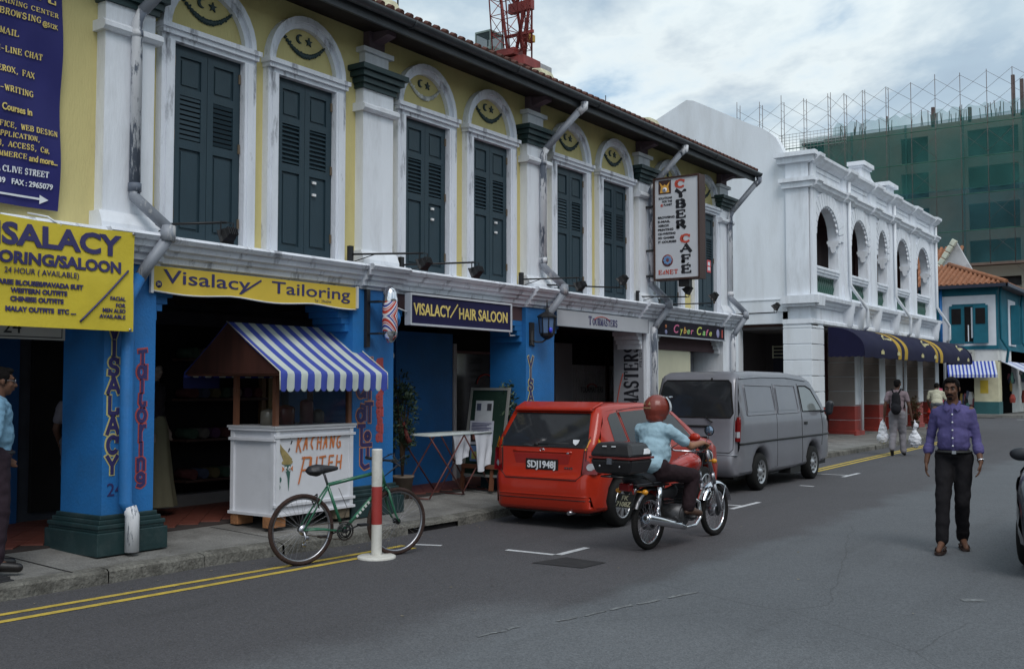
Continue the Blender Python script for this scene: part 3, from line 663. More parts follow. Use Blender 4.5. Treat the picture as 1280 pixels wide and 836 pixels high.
# bay 2 : blue wall, glazed saloon front, bench ledge
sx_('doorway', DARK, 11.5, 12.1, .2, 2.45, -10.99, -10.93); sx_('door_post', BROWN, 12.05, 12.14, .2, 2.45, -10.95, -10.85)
sx_('wall_panel', BLUE, 11.6, 12.95, .19, 2.5, -10.55, -10.2); sx_('door_frame', pm('pale_frame', (.45, .4, .4), .6), 12.955, 13.03, .19, 2.35, -10.45, -10.18)
m = MB(); m.box(-10.6, -10.56, 13.05, 16.1, .45, 2.22); obj('saloon_window', m, glass('shop_glass', (.012, .012, .014), .06), SH)
sx_('window_rail', pm('red_brown_rail', (.1, .03, .03), .5), 13.04, 16.1, 2.22, 2.26, -10.58, -10.5)
sx_('transom', DARK, 13.04, 16.1, 2.26, 2.8, -10.6, -10.56); sx_('window_ledge', pm('grey_ledge', (.2, .2, .21), .7), 13.04, 16.1, .19, .45, -10.7, -10.4)
bl = sx_('door_blind', pm('pale_blind', (.16, .19, .19), .6), 13.12, 13.5, .6, 2.14, -10.555, -10.545)
strokes('VISALACY', .22, .15, .035, pm('dark_red_print', (.09, .03, .03), .6), bl, (-10.544, 13.18, 2.0), serif=False, mono=True, vertical=True, vgap=.22)
m = MB(); m.lathe([(.0, 0), (.17, .0), (.17, .02), (0, .02)], (0, 0, 0), 'x', 28); 
ring = MB(); ring.tube([(-10.55, 14.3+.24*math.cos(a), 1.72+.16*math.sin(a)) for a in [i*PI/12 for i in range(13)]], .012, 6); obj('window_sign_arc', ring, pm('red_line', (.35, .03, .03), .5), SH)
# bay 3 : grey wall, glazed doors with curtains
sx_('wall_panel', GREYP, 16.6, 17.2, .19, 2.5, -11, -10.6); sx_('transom', DARK, 17.2, 19.6, 2.28, 2.5, -10.99, -10.7)
sx_('glass_door', glass('shop_glass'), 17.2, 19.6, .2, 2.28, -10.9, -10.88)
for k in range(26):
    y = 17.25+k*.088; sx_('curtain_pleat', pm('curtain_grey', (.42, .42, .44), .8, .2), y, y+.055, .25, 2.1, -10.875, -10.85)
sx_('door_frame', BROWN, 18.9, 19.0, .2, 2.4, -10.84, -10.8); sx_('door_frame', pm('dark_red_wood', (.12, .03, .02), .6), 19.35, 19.6, .2, 2.5, -10.84, -10.7)
tr = text('TOURMASTERS', .16, pm('door_print', (.03, .03, .035), .5), SH, (-10.84, 17.9, 1.55), width=.9)
m = MB(); m.tube([(-10.84, 18.35+.2*math.cos(R(a)), 1.62+.1*math.sin(R(a))) for a in range(20, 161, 14)], .012, 6); obj('door_logo_arc', m, pm('red_line'), SH)
# bay 4 : cream hoarding and grey return
sx_('hoarding', CREAM, 16.82, 18.55, .19, 2.35, -8.78, -8.74); sx_('hoarding_rail', pm('plum_beam'), 16.82, 19.68, 2.35, 2.64, -8.8, -8.72)
sx_('wall_panel', GREYP, 18.56, 19.67, .19, 2.35, -9.3, -9.2)
for y, x0, z0 in ((9.7, -9.25, 0),): pass
# cream stub wall right of the last bay, and gap to the white house
# ================================================================ SIGNS AND WRITING
INK = pm('navy_print', (.035, .03, .12), .5, .1, 5); INKB = pm('black_print', (.015, .015, .02), .5); YPR = pm('yellow_print', (.7, .55, .16), .5, .1, 5)
REDP = pm('red_print', (.55, .08, .05), .5); WPR = pm('pale_print', (.7, .72, .75), .5); ORP = pm('orange_paint', (.55, .17, .05), .6, .2, 8)
def cloth_sheet(x, y0, y1, z0, z1, ny, nz, fn, th=.003):
    m = MB(); vs_ = []
    for i in range(ny+1):
        for j in range(nz+1):
            u, v = i/ny, j/nz; y = y0+(y1-y0)*u; z = z0+(z1-z0)*v; dx, dz = fn(u, v); vs_.append((x+dx, y, z+dz))
    N_ = len(vs_); vs_ += [(a-th, b, c) for a, b, c in vs_]
    fs = [(i*(nz+1)+j, (i+1)*(nz+1)+j, (i+1)*(nz+1)+j+1, i*(nz+1)+j+1) for i in range(ny) for j in range(nz)]
    m.add(vs_, fs+[tuple(q+N_ for q in reversed(f)) for f in fs], True); return m
def drape(root, x, fn_world):      # push lettering onto the waving cloth
    for c in root.children:
        if c.name.startswith(('lettering', 'arrow', 'slash')):
            off = Vector(OFF[root.name])
            for v in c.data.vertices:
                w = v.co+off; v.co.x += fn_world(w.y, w.z)
# yellow banner
def ybw(u, v): 
    return (.02*math.sin(u*9+v*2)*(1-abs(2*v-1))+.018*math.exp(-((u-.42)/.12)**2-((v-.6)/.25)**2)*1.6, -.018*math.sin(PI*min(1, max(0, (u-.45)/.55)))*v)
YB = thing('banner', 'yellow cloth tailoring and saloon banner with dark blue lettering hung at the left pillar', 'banner', (-8.39, 4.8, 2.2), world=True)
obj('cloth', cloth_sheet(-8.39, 3.55, 5.87, 2.195, 3.11, 48, 18, ybw), pm('yellow_cloth', (.62, .49, .035), .6, .08, 3, .1, 30), YB)
X = -8.383
text('VISALACY', .25, INK, YB, (X, 4.33, 2.875), bold=.009, width=1.40)
text('TAILORING/SALOON', .135, INK, YB, (X, 4.27, 2.72), bold=.0055, width=1.46)
text('24 HOUR ( AVAILABLE)', .068, INK, YB, (X, 4.64, 2.635), width=.66)
for s, y0, y1, z in (('SAREE BLOUSES/PAVADA SUIT', 4.565, 5.345, 2.54), ('WESTERN OUTFITS', 4.7, 5.2, 2.475), ('CHINESE OUTFITS', 4.7, 5.17, 2.405), ('MALAY OUTFITS  ETC ....', 4.66, 5.29, 2.32)): text(s, .055, INK, YB, (X, y0, z), bold=.0025, width=y1-y0)
for s, y0, z in (('FACIAL', 5.62, 2.47), ('FOR', 5.68, 2.41), ('MEN ALSO', 5.545, 2.36), ('AVAILABLE', 5.515, 2.305)): text(s, .048, INK, YB, (X, y0, z), bold=.0012, width=5.78-y0)
m = MB(); m.tube([(X+.002, 5.81-.48*k/12, 2.75-.49*k/12) for k in range(13)], .009, 6); obj('slash', m, INK, YB)
drape(YB, X, lambda y, z: ybw((y-3.55)/2.32, (z-2.195)/.915)[0])
m = MB()
for y, z in ((5.85, 3.09), (5.83, 2.21)): m.lathe([(.006, -.004), (.014, 0), (.014, .006), (.006, .008)], (-8.38, y, z), 'x', 10)
obj('eyelet', m, STEEL, YB); m = MB(); m.tube([(-8.68, 5.0, 3.2), (-8.5, 5.08, 3.16), (-8.39, 5.14, 3.08)], .008, 5); obj('tie_string', m, WPR, YB)
YB.location = (-8.39+.085, 4.8-.055, 2.2-.008)
# blue banner
def bbw(u, v): return (.035*math.sin(u*5.5+v*11+3*u*v)*.55+.02*math.sin((u*1.4-v)*16)*(1-u), 0)
BB = thing('banner', 'dark blue internet courses banner with small yellow lettering high on the yellow wall', 'banner', (-8.62, 4.6, 3.3), world=True)
obj('cloth', cloth_sheet(-8.62, 3.9, 5.25, 3.25, 5.62, 40, 60, bbw), pm('blue_cloth', (.02, .02, .13), .6, .1, 2, spec=.3), BB)
X = -8.612
def yl(s, y1, z, h, y0=None, c=YPR, w=None): strokes(s, w or h*.78, h, h*.2, c, BB, (X, y1-len(s)*(w or h*.78)*1.22 if y0 is None else y0, z), gap=.2)
def bline(s, y1, y0, z, h, c=YPR):
    n = sum(.6 if q == ' ' else (.64 if q == 'I' else 1.18) for q in s); yl(s, y1, z, h, y0, c, (y1-y0)/n)
for s, y1, y0, z, h in (('CYBER CAFE', 5.18, 4.25, 5.1, .13), ('COMPUTER TRAINING CENTER', 5.19, 4.2, 4.98, .04), ('INTERNET BROWSING', 5.02, 4.27, 4.885, .05), ('E-MAIL', 4.85, 4.58, 4.72, .05), ('ON-LINE CHAT', 5.06, 4.61, 4.565, .05), ('XEROX, FAX', 5.0, 4.62, 4.39, .05), ('CD-WRITING', 4.99, 4.58, 4.22, .05), ('OFFICE, WEB DESIGN', 5.21, 4.6, 3.91, .045), ('APPLICATION,', 5.05, 4.655, 3.83, .042), ('VB, ACCESS, C', 5.08, 4.64, 3.745, .045), ('E-COMMERCE', 4.93, 4.54, 3.66, .042)): bline(s, y1, y0, z, h)
text('@512K', .06, YPR, BB, (X+.003, 5.04, 4.87), width=.15, bold=.001); text('Courses in', .085, YPR, BB, (X+.003, 4.69, 4.05), width=.28, bold=.002); text('and more...', .075, YPR, BB, (X+.003, 4.95, 3.65), width=.26, bold=.002); text('#,', .06, YPR, BB, (X+.003, 5.085, 3.745), bold=.001)
bline('A CLIVE STREET', 5.135, 4.68, 3.53, .05, WPR); text('56', .065, WPR, BB, (X+.003, 4.6, 3.53), bold=.001)
text('TEL : 2965239   FAX : 2965079', .066, WPR, BB, (X+.003, 4.4, 3.43), bold=.0015, width=.78)
m = MB(); m.box(X, X+.003, 4.3, 5.08, 3.325, 3.343); m.prism([(X, 5.07, 3.29), (X, 5.15, 3.333), (X, 5.07, 3.37)], (.003, 0, 0)); 
for c in [obj('arrow', m, WPR, BB)]: c.name = 'arrow'
off_ = Vector(OFF[BB.name])
for c in BB.children:
    if c.name.startswith(('lettering', 'arrow')):
        for v in c.data.vertices: w = v.co+off_; v.co.x += bbw((w.y-3.9)/1.35, (w.z-3.25)/2.37)[0]
# little name plate with house number
T24 = thing('number_sign', 'white number 24 board hanging under the yellow banner', 'sign', (-8.9, 5.2, 2.1), world=True)
m = MB(); m.box(-8.72, -8.69, 4.3, 5.38, 2.1, 2.36); obj('board', m, pm('grey_white_board', (.4, .4, .4), .6), T24)
m = MB(); m.box(-8.69, -8.687, 4.33, 5.35, 2.118, 2.126); m.box(-8.69, -8.687, 5.345, 5.352, 2.12, 2.36); obj('border', m, INKB, T24)
text('24', .17, INKB, T24, (-8.688, 4.8, 2.15))
# tailoring fascia board
TS = thing('shop_sign', 'yellow tailoring shop board under the cornice, with dark blue lettering', 'sign', (-8.5, 7.5, 2.6), world=True)
m = MB(); n = 24; vs_ = []
for i in range(n+1):
    y = 6.17+(8.97-6.17)*i/n; zb = 2.605+.03*abs(math.sin(PI*2.5*i/n+.4))**1.5*-1+.012; vs_ += [(-8.52, y, 2.845), (-8.52, y, zb), (-8.56, y, zb), (-8.56, y, 2.845)]
m.add(vs_, [(i*4+k, i*4+4+k, i*4+4+(k+1) % 4, i*4+(k+1) % 4) for i in range(n) for k in range(4)]); obj('board', m, pm('yellow_board', (.66, .47, .05), .5, .06, 2), TS)
m = MB(); m.tube([(-8.515, 6.17+2.8*i/n, 2.605+.03*abs(math.sin(PI*2.5*i/n+.4))**1.5*-1+.006) for i in range(n+1)], .009, 5); m.box(-8.53, -8.5, 6.14, 6.17, 2.58, 2.86); m.box(-8.53, -8.5, 8.97, 9.0, 2.6, 2.86); obj('trim', m, pm('pale_trim', (.6, .6, .6), .5), TS)
text('Visalacy', .19, INK, TS, (-8.517, 6.29, 2.69), width=1.08, bold=.001); text('Tailoring', .185, INK, TS, (-8.517, 7.67, 2.69), width=1.2, bold=.001)
m = MB(); m.bar((-8.516, 7.26, 2.66), (-8.516, 7.52, 2.81), .02, .003, up=(1, 0, 0)); obj('flourish', m, INK, TS)
text('Tel :  2966344', .045, pm('grey_print', (.25, .2, .1), .6), TS, (-8.517, 8.3, 2.635))
m = MB(); m.lathe([(0, 0), (.035, 0), (.035, .003), (0, .003)], (-8.519, 6.24, 2.67), 'x', 20); obj('number_disc', m, INK, TS); text('24', .04, YPR, TS, (-8.514, 6.217, 2.657))
# hair saloon board
HS = thing('shop_sign', 'dark blue hair saloon board with yellow capitals over the middle blue bay', 'sign', (-8.38, 10.9, 2.5), world=True)
m = MB(); m.box(-8.45, -8.38, 9.8, 11.95, 2.46, 2.82); obj('board', m, pm('navy_board', (.014, .013, .055), .7, .1, 2), HS)
m = MB()
for a in ((9.78, 11.97, 2.815, 2.84), (9.78, 11.97, 2.44, 2.465), (9.78, 9.805, 2.465, 2.815), (11.945, 11.97, 2.465, 2.815)): m.box(-8.46, -8.365, *a)
obj('frame', m, pm('aluminium_frame', (.5, .52, .56), .4, .1, 5), HS)
text('VISALACY', .205, YPR, HS, (-8.377, 9.85, 2.575), bold=.004, width=.74); text('HAIR SALOON', .205, YPR, HS, (-8.377, 10.77, 2.565), bold=.004, width=1.1)
m = MB(); m.bar((-8.375, 10.58, 2.57), (-8.375, 10.74, 2.75), .018, .003, up=(1, 0, 0)); obj('slash', m, YPR, HS)
m = MB(); m.tube([(-8.5, 9.5, 2.62), (-8.45, 9.65, 2.64), (-8.42, 9.78, 2.6)], .008, 5); m.tube([(-8.4, 11.95, 2.47), (-8.5, 12.1, 2.4), (-8.55, 12.3, 2.41)], .009, 5); obj('cable', m, WPR, HS)
# travel shop board
TM = thing('shop_sign', 'pale grey travel shop board with small dark capitals and a red arc', 'sign', (-8.5, 14.7, 2.6), world=True)
m = MB(); m.box(-8.56, -8.5, 13.36, 16.33, 2.61, 2.85); obj('board', m, pm('grey_board', (.42, .43, .46), .5, .04, 2), TM)
m = MB(); m.box(-8.56, -8.492, 13.34, 16.35, 2.6, 2.61); m.box(-8.56, -8.492, 13.34, 13.36, 2.61, 2.85); m.box(-8.56, -8.492, 16.33, 16.35, 2.61, 2.85); obj('frame', m, STEEL, TM)
strokes('T', .1, .13, .03, INK, TM, (-8.5, 14.29, 2.665)); strokes('OURMASTERS', .07, .105, .022, INK, TM, (-8.5, 14.42, 2.665), gap=.17)
m = MB(); m.tube([(-8.497, 14.72+.26*math.cos(R(a)), 2.72+.085*math.sin(R(a))) for a in range(15, 166, 15)], .007, 5); obj('arc_logo', m, REDP, TM)
# vertical panel on the side of pillar 4
AS = thing('sign_panel', 'grey upright panel with large serif capitals running up it, beside the white pillar', 'sign', (-8.9, 16.35, 1.4), world=True)
m = MB(); m.box(-9.19, -8.6, 16.325, 16.355, .25, 2.62); obj('board', m, pm('panel_grey', (.3, .31, .34), .6, .04, 2), AS)
strokes('TOURMASTERS', .134, .27, .045, INKB, AS, (-8.7, 16.325, .70), r=(0, 0, 1), u=(-1, 0, 0), gap=.17)
text('PTE LTD', .07, INKB, AS, (-8.62, 16.322, 2.02), r=(0, 0, 1), u=(-1, 0, 0), width=.26)
m = MB(); m.tube([(-9.13+.13*(t**1.8), 16.321, 1.2+.7*t) for t in [i/12 for i in range(13)]], .009, 5); obj('arc_logo', m, REDP, AS)
# cyber cafe fascia
CC = thing('shop_sign', 'black cafe board with multicoloured script lettering above the cream hoarding', 'sign', (-8.5, 18.2, 2.6), world=True)
m = MB(); m.box(-8.56, -8.5, 16.68, 19.64, 2.6, 2.86); obj('board', m, pm('black_board', (.012, .009, .018), .7), CC)
m = MB(); m.box(-8.57, -8.49, 16.66, 19.66, 2.575, 2.6); m.box(-8.57, -8.49, 16.66, 16.68, 2.6, 2.88); obj('frame', m, STEEL, CC)
cc = [pm('pink_print', (.7, .15, .3), .5), pm('yellow_green_print', (.55, .6, .1), .5), pm('amber_print', (.75, .4, .08), .5), pm('green_print', (.3, .6, .2), .5)]
yy = 17.34
for k, ch in enumerate('Cyber Cafe'):
    if ch == ' ': yy += .12; continue
    big = ch == 'C'; w_ = .22 if big else .12
    text(ch, .22 if big else .17, cc[k % 4 if not big else (0 if k == 0 else 1)], CC, (-8.497, yy, 2.66), width=w_, shear=.3, bold=.003); yy += w_+.035
m = MB(); m.lathe([(0, 0), (.035, 0), (.035, .004), (0, .004)], (-8.499, 17.02, 2.76), 'x', 16); obj('logo_flame', m, ORP, CC)
m = MB(); m.ell((-8.5, 17.03, 2.66), (.005, .05, .04)); m.ell((-8.5, 19.32, 2.72), (.006, .07, .085)); obj('logo_globe', m, pm('violet_print', (.3, .3, .5), .5), CC)
m = MB(); m.box(-8.5, -8.495, 19.5, 19.54, 2.64, 2.8); obj('red_mark', m, REDP, CC)
# projecting box sign
BS = thing('box_sign', 'tall white cyber cafe box sign projecting from the upper wall on brackets', 'sign', (-7.95, 16.4, 3.5), world=True)
m = MB(); m.box(-8.34, -7.52, 16.32, 16.52, 3.55, 5.29); obj('panel', m, pm('sign_white', (.6, .62, .66), .45, .03, 3), BS)
m = MB()
for a in ((-8.37, -8.34, 3.52, 5.32), (-7.52, -7.49, 3.52, 5.32)): m.box(a[0], a[1], 16.3, 16.54, a[2], a[3])
for a in ((3.52, 3.55), (5.29, 5.32)): m.box(-8.34, -7.52, 16.3, 16.54, *a)
obj('frame', m, BROWN, BS)
m = MB()
for z in (3.6, 4.05, 4.83): m.box(-8.7, -8.37, 16.4, 16.44, z, z+.035)
obj('bracket', m, BLACK, BS)
RX = dict(r=(1, 0, 0), u=(0, 0, 1)); YS = 16.319
for ch, x, z, c in (('C', -7.95, 5.12, REDP), ('Y', -7.94, 4.95, INKB), ('B', -7.94, 4.77, INKB), ('E', -7.94, 4.59, INKB), ('R', -7.94, 4.41, INKB), ('C', -7.855, 4.16, REDP), ('A', -7.85, 3.99, INKB), ('F', -7.845, 3.81, INKB), ('E', -7.845, 3.63, INKB)):
    strokes(ch, .19, .125, .058, c, BS, (x, YS, z), **RX)
m = MB(); m.bar((-7.74, YS-.003, 3.775), (-7.70, YS-.003, 3.795), .014, .003, up=(0, 1, 0)); obj('accent', m, INKB, BS)
m = MB(); m.box(-8.27, -8.03, YS-.004, YS+.002, 5.03, 5.27); lg = obj('logo_square', m, pm('dark_maroon', (.06, .03, .03), .5), BS)
m = MB(); m.prism([(-8.24, YS-.005, 5.05), (-8.06, YS-.005, 5.05), (-8.08, YS-.005, 5.15), (-8.05, YS-.005, 5.24), (-8.12, YS-.005, 5.17), (-8.15, YS-.005, 5.2), (-8.18, YS-.005, 5.17), (-8.25, YS-.005, 5.24), (-8.22, YS-.005, 5.15)], (0, -.002, 0)); obj('flame', m, pm('amber_print'), lg)
m = MB(); m.lathe([(0, -.004), (.045, -.004), (.045, 0), (0, 0)], (-8.15, YS-.006, 5.1), 'y', 18); obj('disc', m, WPR, lg); text('e', .08, INK, BS, (-8.17, YS-.012, 5.08), **RX)
for s, x0, x1, z in (('SOLUTIONS', -8.27, -8.01, 4.94), ('FOR THE', -8.2, -8.01, 4.88), ('PLANET', -8.17, -8.01, 4.82)): text(s, .05, INKB, BS, (x0, YS-.002, z), width=x1-x0, bold=.0015, **RX)
text('e', .1, REDP, BS, (-8.235, YS-.002, 4.81), bold=.002, **RX)
for k, (s, x1) in enumerate((('BROWSING', -7.965), ('E-MAIL', -8.05), ('XEROX', -8.07), ('PRINTING', -7.99), ('CD-WRITING', -7.95), ('3D GAMES', -7.97), ('IT COURSES', -7.935))): text(s, .052, INKB, BS, (-8.285, YS-.002, 4.6-.0715*k), width=x1+8.285, bold=.002, **RX)
m = MB(); m.lathe([(0, -.004), (.105, -.004), (.105, 0), (0, 0)], (-8.105, YS-.001, 3.86), 'y', 24); gb = obj('globe_logo', m, pm('maroon_print', (.2, .06, .06), .5), BS)
m = MB()
for a in range(0, 360, 45): m.ell((-8.105+.055*math.cos(R(a)), YS-.006, 3.865+.055*math.sin(R(a))), (.03, .002, .022))
obj('globe_patch', m, pm('blue_print', (.15, .3, .55), .5), gb)
strokes('E', .07, .07, .02, REDP, BS, (-8.28, YS, 3.625), **RX); text('d', .09, REDP, BS, (-8.2, YS-.003, 3.625), bold=.002, **RX); strokes('NET', .07, .07, .02, REDP, BS, (-8.145, YS, 3.625), **RX)
m = MB(); m.box(-7.92, -7.72, 16.36, 16.48, 3.4, 3.52); obj('transformer_box', m, BLACK, BS)
# painted lettering on the pillars (flat paint on the pillar faces)
def painted(s, y, z0, zs, w, hh, th, c1, c2, par, mono=True, ext=None):
    z = z0
    for ch, h in zip(s, zs):
        strokes(ch, w+.012, h*.84+.012, th+.022, c2, par, (-8.5495, y-.006, z-h-.006), serif=False, mono=mono, extra=ext, depth=.0008)
        strokes(ch, w, h*.84, th, c1, par, (-8.5495, y, z-h), serif=False, mono=mono, extra=ext, depth=.0042); z -= h
LC = {'T': [(1, [(.1, .9), (.9, 1)]), (1, [(.5, 0), (.5, .95)])], 'a': [(1, A(.42, .5, .34, .46, 0, 360, 14)), (1, [(.85, 1), (.85, 0)])], 'i': [(1, [(.5, 0), (.5, 1)])], 'l': [(1, [(.35, 1), (.3, .3), (.5, .02), (.8, .1), (.8, .4)])],
      'o': [(1, A(.5, .5, .4, .45, 0, 360, 14))], 'r': [(1, [(.4, 0), (.4, 1)]), (1, [(.4, .6), (.65, .95), (.95, .95)])], 'n': [(1, [(.2, 0), (.2, .9)]), (1, [(.2, .7), (.5, .95), (.8, .75), (.8, 0)])], 'g': [(1, A(.5, .68, .34, .3, 0, 360, 12)), (1, [(.84, .9), (.84, .2), (.5, .02), (.15, .12)])], '1': [(1, [(.5, 0), (.5, 1)])]}
P1 = [c for c in SH.children if c.name.split('.')[0] == 'pillar']
YO = pm('pale_outline_paint', (.5, .45, .18), .6); RO = pm('red_outline_paint', (.4, .07, .07), .6); OO = pm('orange_outline_paint', (.5, .22, .12), .6)
painted('VISALACY', 5.725, 2.305, [.17, .165, .175, .17, .185, .19, .175, .19], .12, .16, .036, INK, YO, P1[1])
painted('Tailoring', 6.04, 2.05, [.145, .14, .13, .14, .145, .18, .13, .145, .15], .105, .12, .03, INK, RO, P1[1], ext=LC)
text('24', .17, INK, P1[1], (-8.547, 5.74, .68), width=.16)
TA = {'a': [(1, A(.3, .6, .22, .3, 0, 360, 12)), (1, [(.55, .9), (.55, 0)]), (1, [(.9, 1), (.9, 0)])], 'b': [(1, A(.25, .5, .2, .35, 30, 330, 12)), (1, [(.5, .1), (.5, .9), (.95, .9)]), (1, [(.8, .9), (.8, .05)])], 'c': [(1, A(.25, .35, .2, .28, 0, 360, 12)), (1, [(.5, .1), (.5, .8), (.25, .85)]), (1, [(.55, .95), (1, .95)]), (1, [(.8, .95), (.8, 0)])], 'd': [(1, [(.3, 1), (.3, 0), (.95, 0)]), (1, A(.68, .45, .14, .18, 0, 360, 10)), (1, [(.1, 1), (.5, 1)])], 'e': [(1, [(.3, 1), (.3, .2), (.5, 0), (.8, .1)]), (1, [(.7, 1), (.7, .5)])]}
painted('abcde', 9.03, 2.06, [.26, .27, .27, .27, .27], .27, .25, .045, INK, OO, P1[2], ext=TA)
painted('bcacbadab', 9.38, 2.03, [.11, .1, .2, .09, .1, .1, .1, .1, .11], .1, .1, .02, RO, RO, P1[2], ext=TA)
painted('VISALACY', 12.64, 2.14, [.17, .17, .17, .18, .18, .18, .18, .18], .13, .16, .034, INK, YO, P1[3])
# ---- barber pole
BP = thing('barber_pole', 'chrome ended barber pole with red, white and blue stripes on the blue pillar', 'barber pole', (-8.33, 9.36, 2.2), world=True)
def stripes(name):
    m = bpy.data.materials.new(name); m.use_nodes = True; nt = m.node_tree; N = nt.nodes; L = nt.links; b = N['Principled BSDF']; b.inputs['Roughness'].default_value = .15
    tc = N.new('ShaderNodeTexCoord'); sp = N.new('ShaderNodeSeparateXYZ'); L.new(tc.outputs['Object'], sp.inputs[0])
    ab = N.new('ShaderNodeMath'); ab.operation = 'ABSOLUTE'; s1 = N.new('ShaderNodeMath'); s1.operation = 'SUBTRACT'; s1.inputs[1].default_value = .32; L.new(sp.outputs[2], s1.inputs[0]); L.new(s1.outputs[0], ab.inputs[0])
    ad = N.new('ShaderNodeMath'); ad.operation = 'MULTIPLY_ADD'; L.new(sp.outputs[1], ad.inputs[0]); ad.inputs[1].default_value = -1.4; L.new(ab.outputs[0], ad.inputs[2])
    mu = N.new('ShaderNodeMath'); mu.operation = 'MULTIPLY_ADD'; mu.inputs[1].default_value = 7.5; mu.inputs[2].default_value = .05; L.new(ad.outputs[0], mu.inputs[0])
    fr = N.new('ShaderNodeMath'); fr.operation = 'FRACT'; L.new(mu.outputs[0], fr.inputs[0])
    r = N.new('ShaderNodeValToRGB'); r.color_ramp.interpolation = 'CONSTANT'; e = r.color_ramp.elements
    e[0].position = 0; e[0].color = (.65, .65, .68, 1); e[1].position = .2; e[1].color = (.5, .06, .04, 1)
    for p, c in ((.5, (.65, .65, .68, 1)), (.58, (.5, .06, .04, 1)), (.68, (.65, .65, .68, 1)), (.8, (.06, .07, .3, 1))): x = e.new(p); x.color = c
    L.new(fr.outputs[0], r.inputs[0]); L.new(r.outputs[0], b.inputs['Base Color']); return m
m = MB(); m.lathe([(.088, .13), (.092, .14), (.092, .5), (.088, .51)], (-8.33, 9.36, 2.2), 'z', 28); obj('glass_tube', m, stripes('barber_stripes'), BP)
m = MB(); m.lathe([(.094, .5), (.094, .53), (.088, .55), (.085, .6), (.06, .65), (.03, .68), (0, .69)], (-8.33, 9.36, 2.2), 'z', 28); obj('dome', m, CHROME, BP)
m = MB(); m.lathe([(0, 0), (.03, .005), (.06, .03), (.085, .07), (.092, .09), (.094, .14)], (-8.33, 9.36, 2.2), 'z', 28); obj('base_cap', m, CHROME, BP)
m = MB(); m.box(-8.545, -8.5, 9.14, 9.2, 2.15, 2.84); m.box(-8.5, -8.33, 9.16, 9.28, 2.68, 2.7); m.box(-8.5, -8.33, 9.16, 9.28, 2.3, 2.32); obj('bracket', m, BLACK, BP)
m = MB(); m.ell((-8.4, 9.55, 2.5), (.06, .055, .1)); m.ell((-8.34, 9.49, 2.5), (.05, .03, .05)); obj('blue_shade', m, BLUE, BP)
# ---- coach lantern on the third pillar
LN = thing('wall_lantern', 'black coach lantern with bluish glass on the blue pillar beneath the bent pipe', 'lantern', (-8.35, 12.85, 2.4), world=True)
c = (-8.34, 12.83, 2.42)
m = MB(); m.lathe([(0, .42), (.02, .41), (.03, .36), (.12, .31), (.15, .29), (.15, .27), (.12, .265)], c, 'z', 8, smooth=False); m.lathe([(.11, .04), (.1, .0), (.05, -.04), (0, -.06)], c, 'z', 8, smooth=False)
for k in range(8): a = 2*PI*k/8; m.bar((c[0]+.108*math.cos(a), c[1]+.108*math.sin(a), 2.45), (c[0]+.128*math.cos(a), c[1]+.128*math.sin(a), 2.69), .012)
obj('frame', m, BLACK, LN)
m = MB(); m.lathe([(.1, .03), (.12, .265)], c, 'z', 8, smooth=False); obj('pane', m, glass('blue_glass', (.10, .17, .3), .1), LN); m = MB(); m.ell((c[0]+.1, c[1]-.06, 2.5), (.03, .03, .04)); obj('bulb', m, pm('blue_bulb', (.04, .06, .6), .2), LN)
m = MB(); m.tube([(-8.56, 12.72, 2.38), (-8.48, 12.74, 2.33), (-8.4, 12.79, 2.33), (-8.34, 12.83, 2.38)], .014, 6); m.tube([(-8.54, 12.72, 2.5), (-8.54, 12.72, 2.3), (-8.5, 12.73, 2.27)], .018, 6); m.box(-8.57, -8.53, 12.66, 12.78, 2.28, 2.62); m.tube([(-8.34, 12.83, 2.84), (-8.34, 12.83, 2.95)], .01, 5); obj('scroll_arm', m, BLACK, LN)
# ---- flood lights on long arms: (base y, arm end x, y, z, head turned)
def flood(label, by, ex, ey, ez, up, bz=3.24):
    t = thing('flood_light', label, 'flood light', (-8.57, by, bz), group='flood lights on long arms along the cornice', world=True)
    m = MB(); m.box(-8.6, -8.55, by-.03, by+.03, bz-.12, bz+.1); obj('wall_plate', m, BLACK, t)
    m = MB(); m.tube([(-8.57, by, bz), (ex, ey, ez)], .013, 6); m.tube([(-8.57, by, bz-.1), (-8.57+(ex+8.57)*.35, by+(ey-by)*.35, bz+.35*(ez-bz))], .006, 5); obj('arm', m, BLACK, t)
    m = MB(); s = 1 if up else -1; c = Vector((ex+.01, ey+.01, ez+s*.12)); d = Vector((-.62, 0, -.55 if up else -.3)).normalized(); q = d.to_track_quat('Y', 'Z').to_matrix()
    m.bar((ex, ey-.07, ez), (ex, ey-.07, ez+s*.12), .01); m.bar((ex, ey+.08, ez), (ex, ey+.08, ez+s*.12), .01); m.bar((ex, ey-.07, ez), (ex, ey+.08, ez), .01); obj('yoke', m, BLACK, t)
    m = MB(); hs = [(-.07, .035, .035), (-.03, .055, .05), (.02, .065, .06), (.045, .08, .07), (.05, .08, .07)]; vs_ = []
    for dd, hx, hz in hs: vs_ += [c+q @ Vector((x*hx, dd, z*hz)) for x, z in ((-1, -1), (1, -1), (1, 1), (-1, 1))]
    m.add(vs_, [(i*4+k, i*4+(k+1) % 4, i*4+4+(k+1) % 4, i*4+4+k) for i in range(4) for k in range(4)]+[(3, 2, 1, 0)])
    for k in range(5): m.cbox(c+q @ Vector((-.05+.025*k, -.06, 0)), (.006, .05, .08), q)
    h = obj('lamp_head', m, BLACK, t); m = MB(); m.cbox(c+q @ Vector((0, .045, 0)), (.15, .008, .13), q); obj('lens', m, glass('lamp_lens', (.2, .2, .22), .1), h)
flood('flood light hanging down on its arm before the leftmost shutters, head pointing down', 6.16, -8.0, 6.62, 3.27, False)
flood('flood light on a long arm left of the third pair of shutters', 8.93, -7.95, 9.52, 3.27, False)
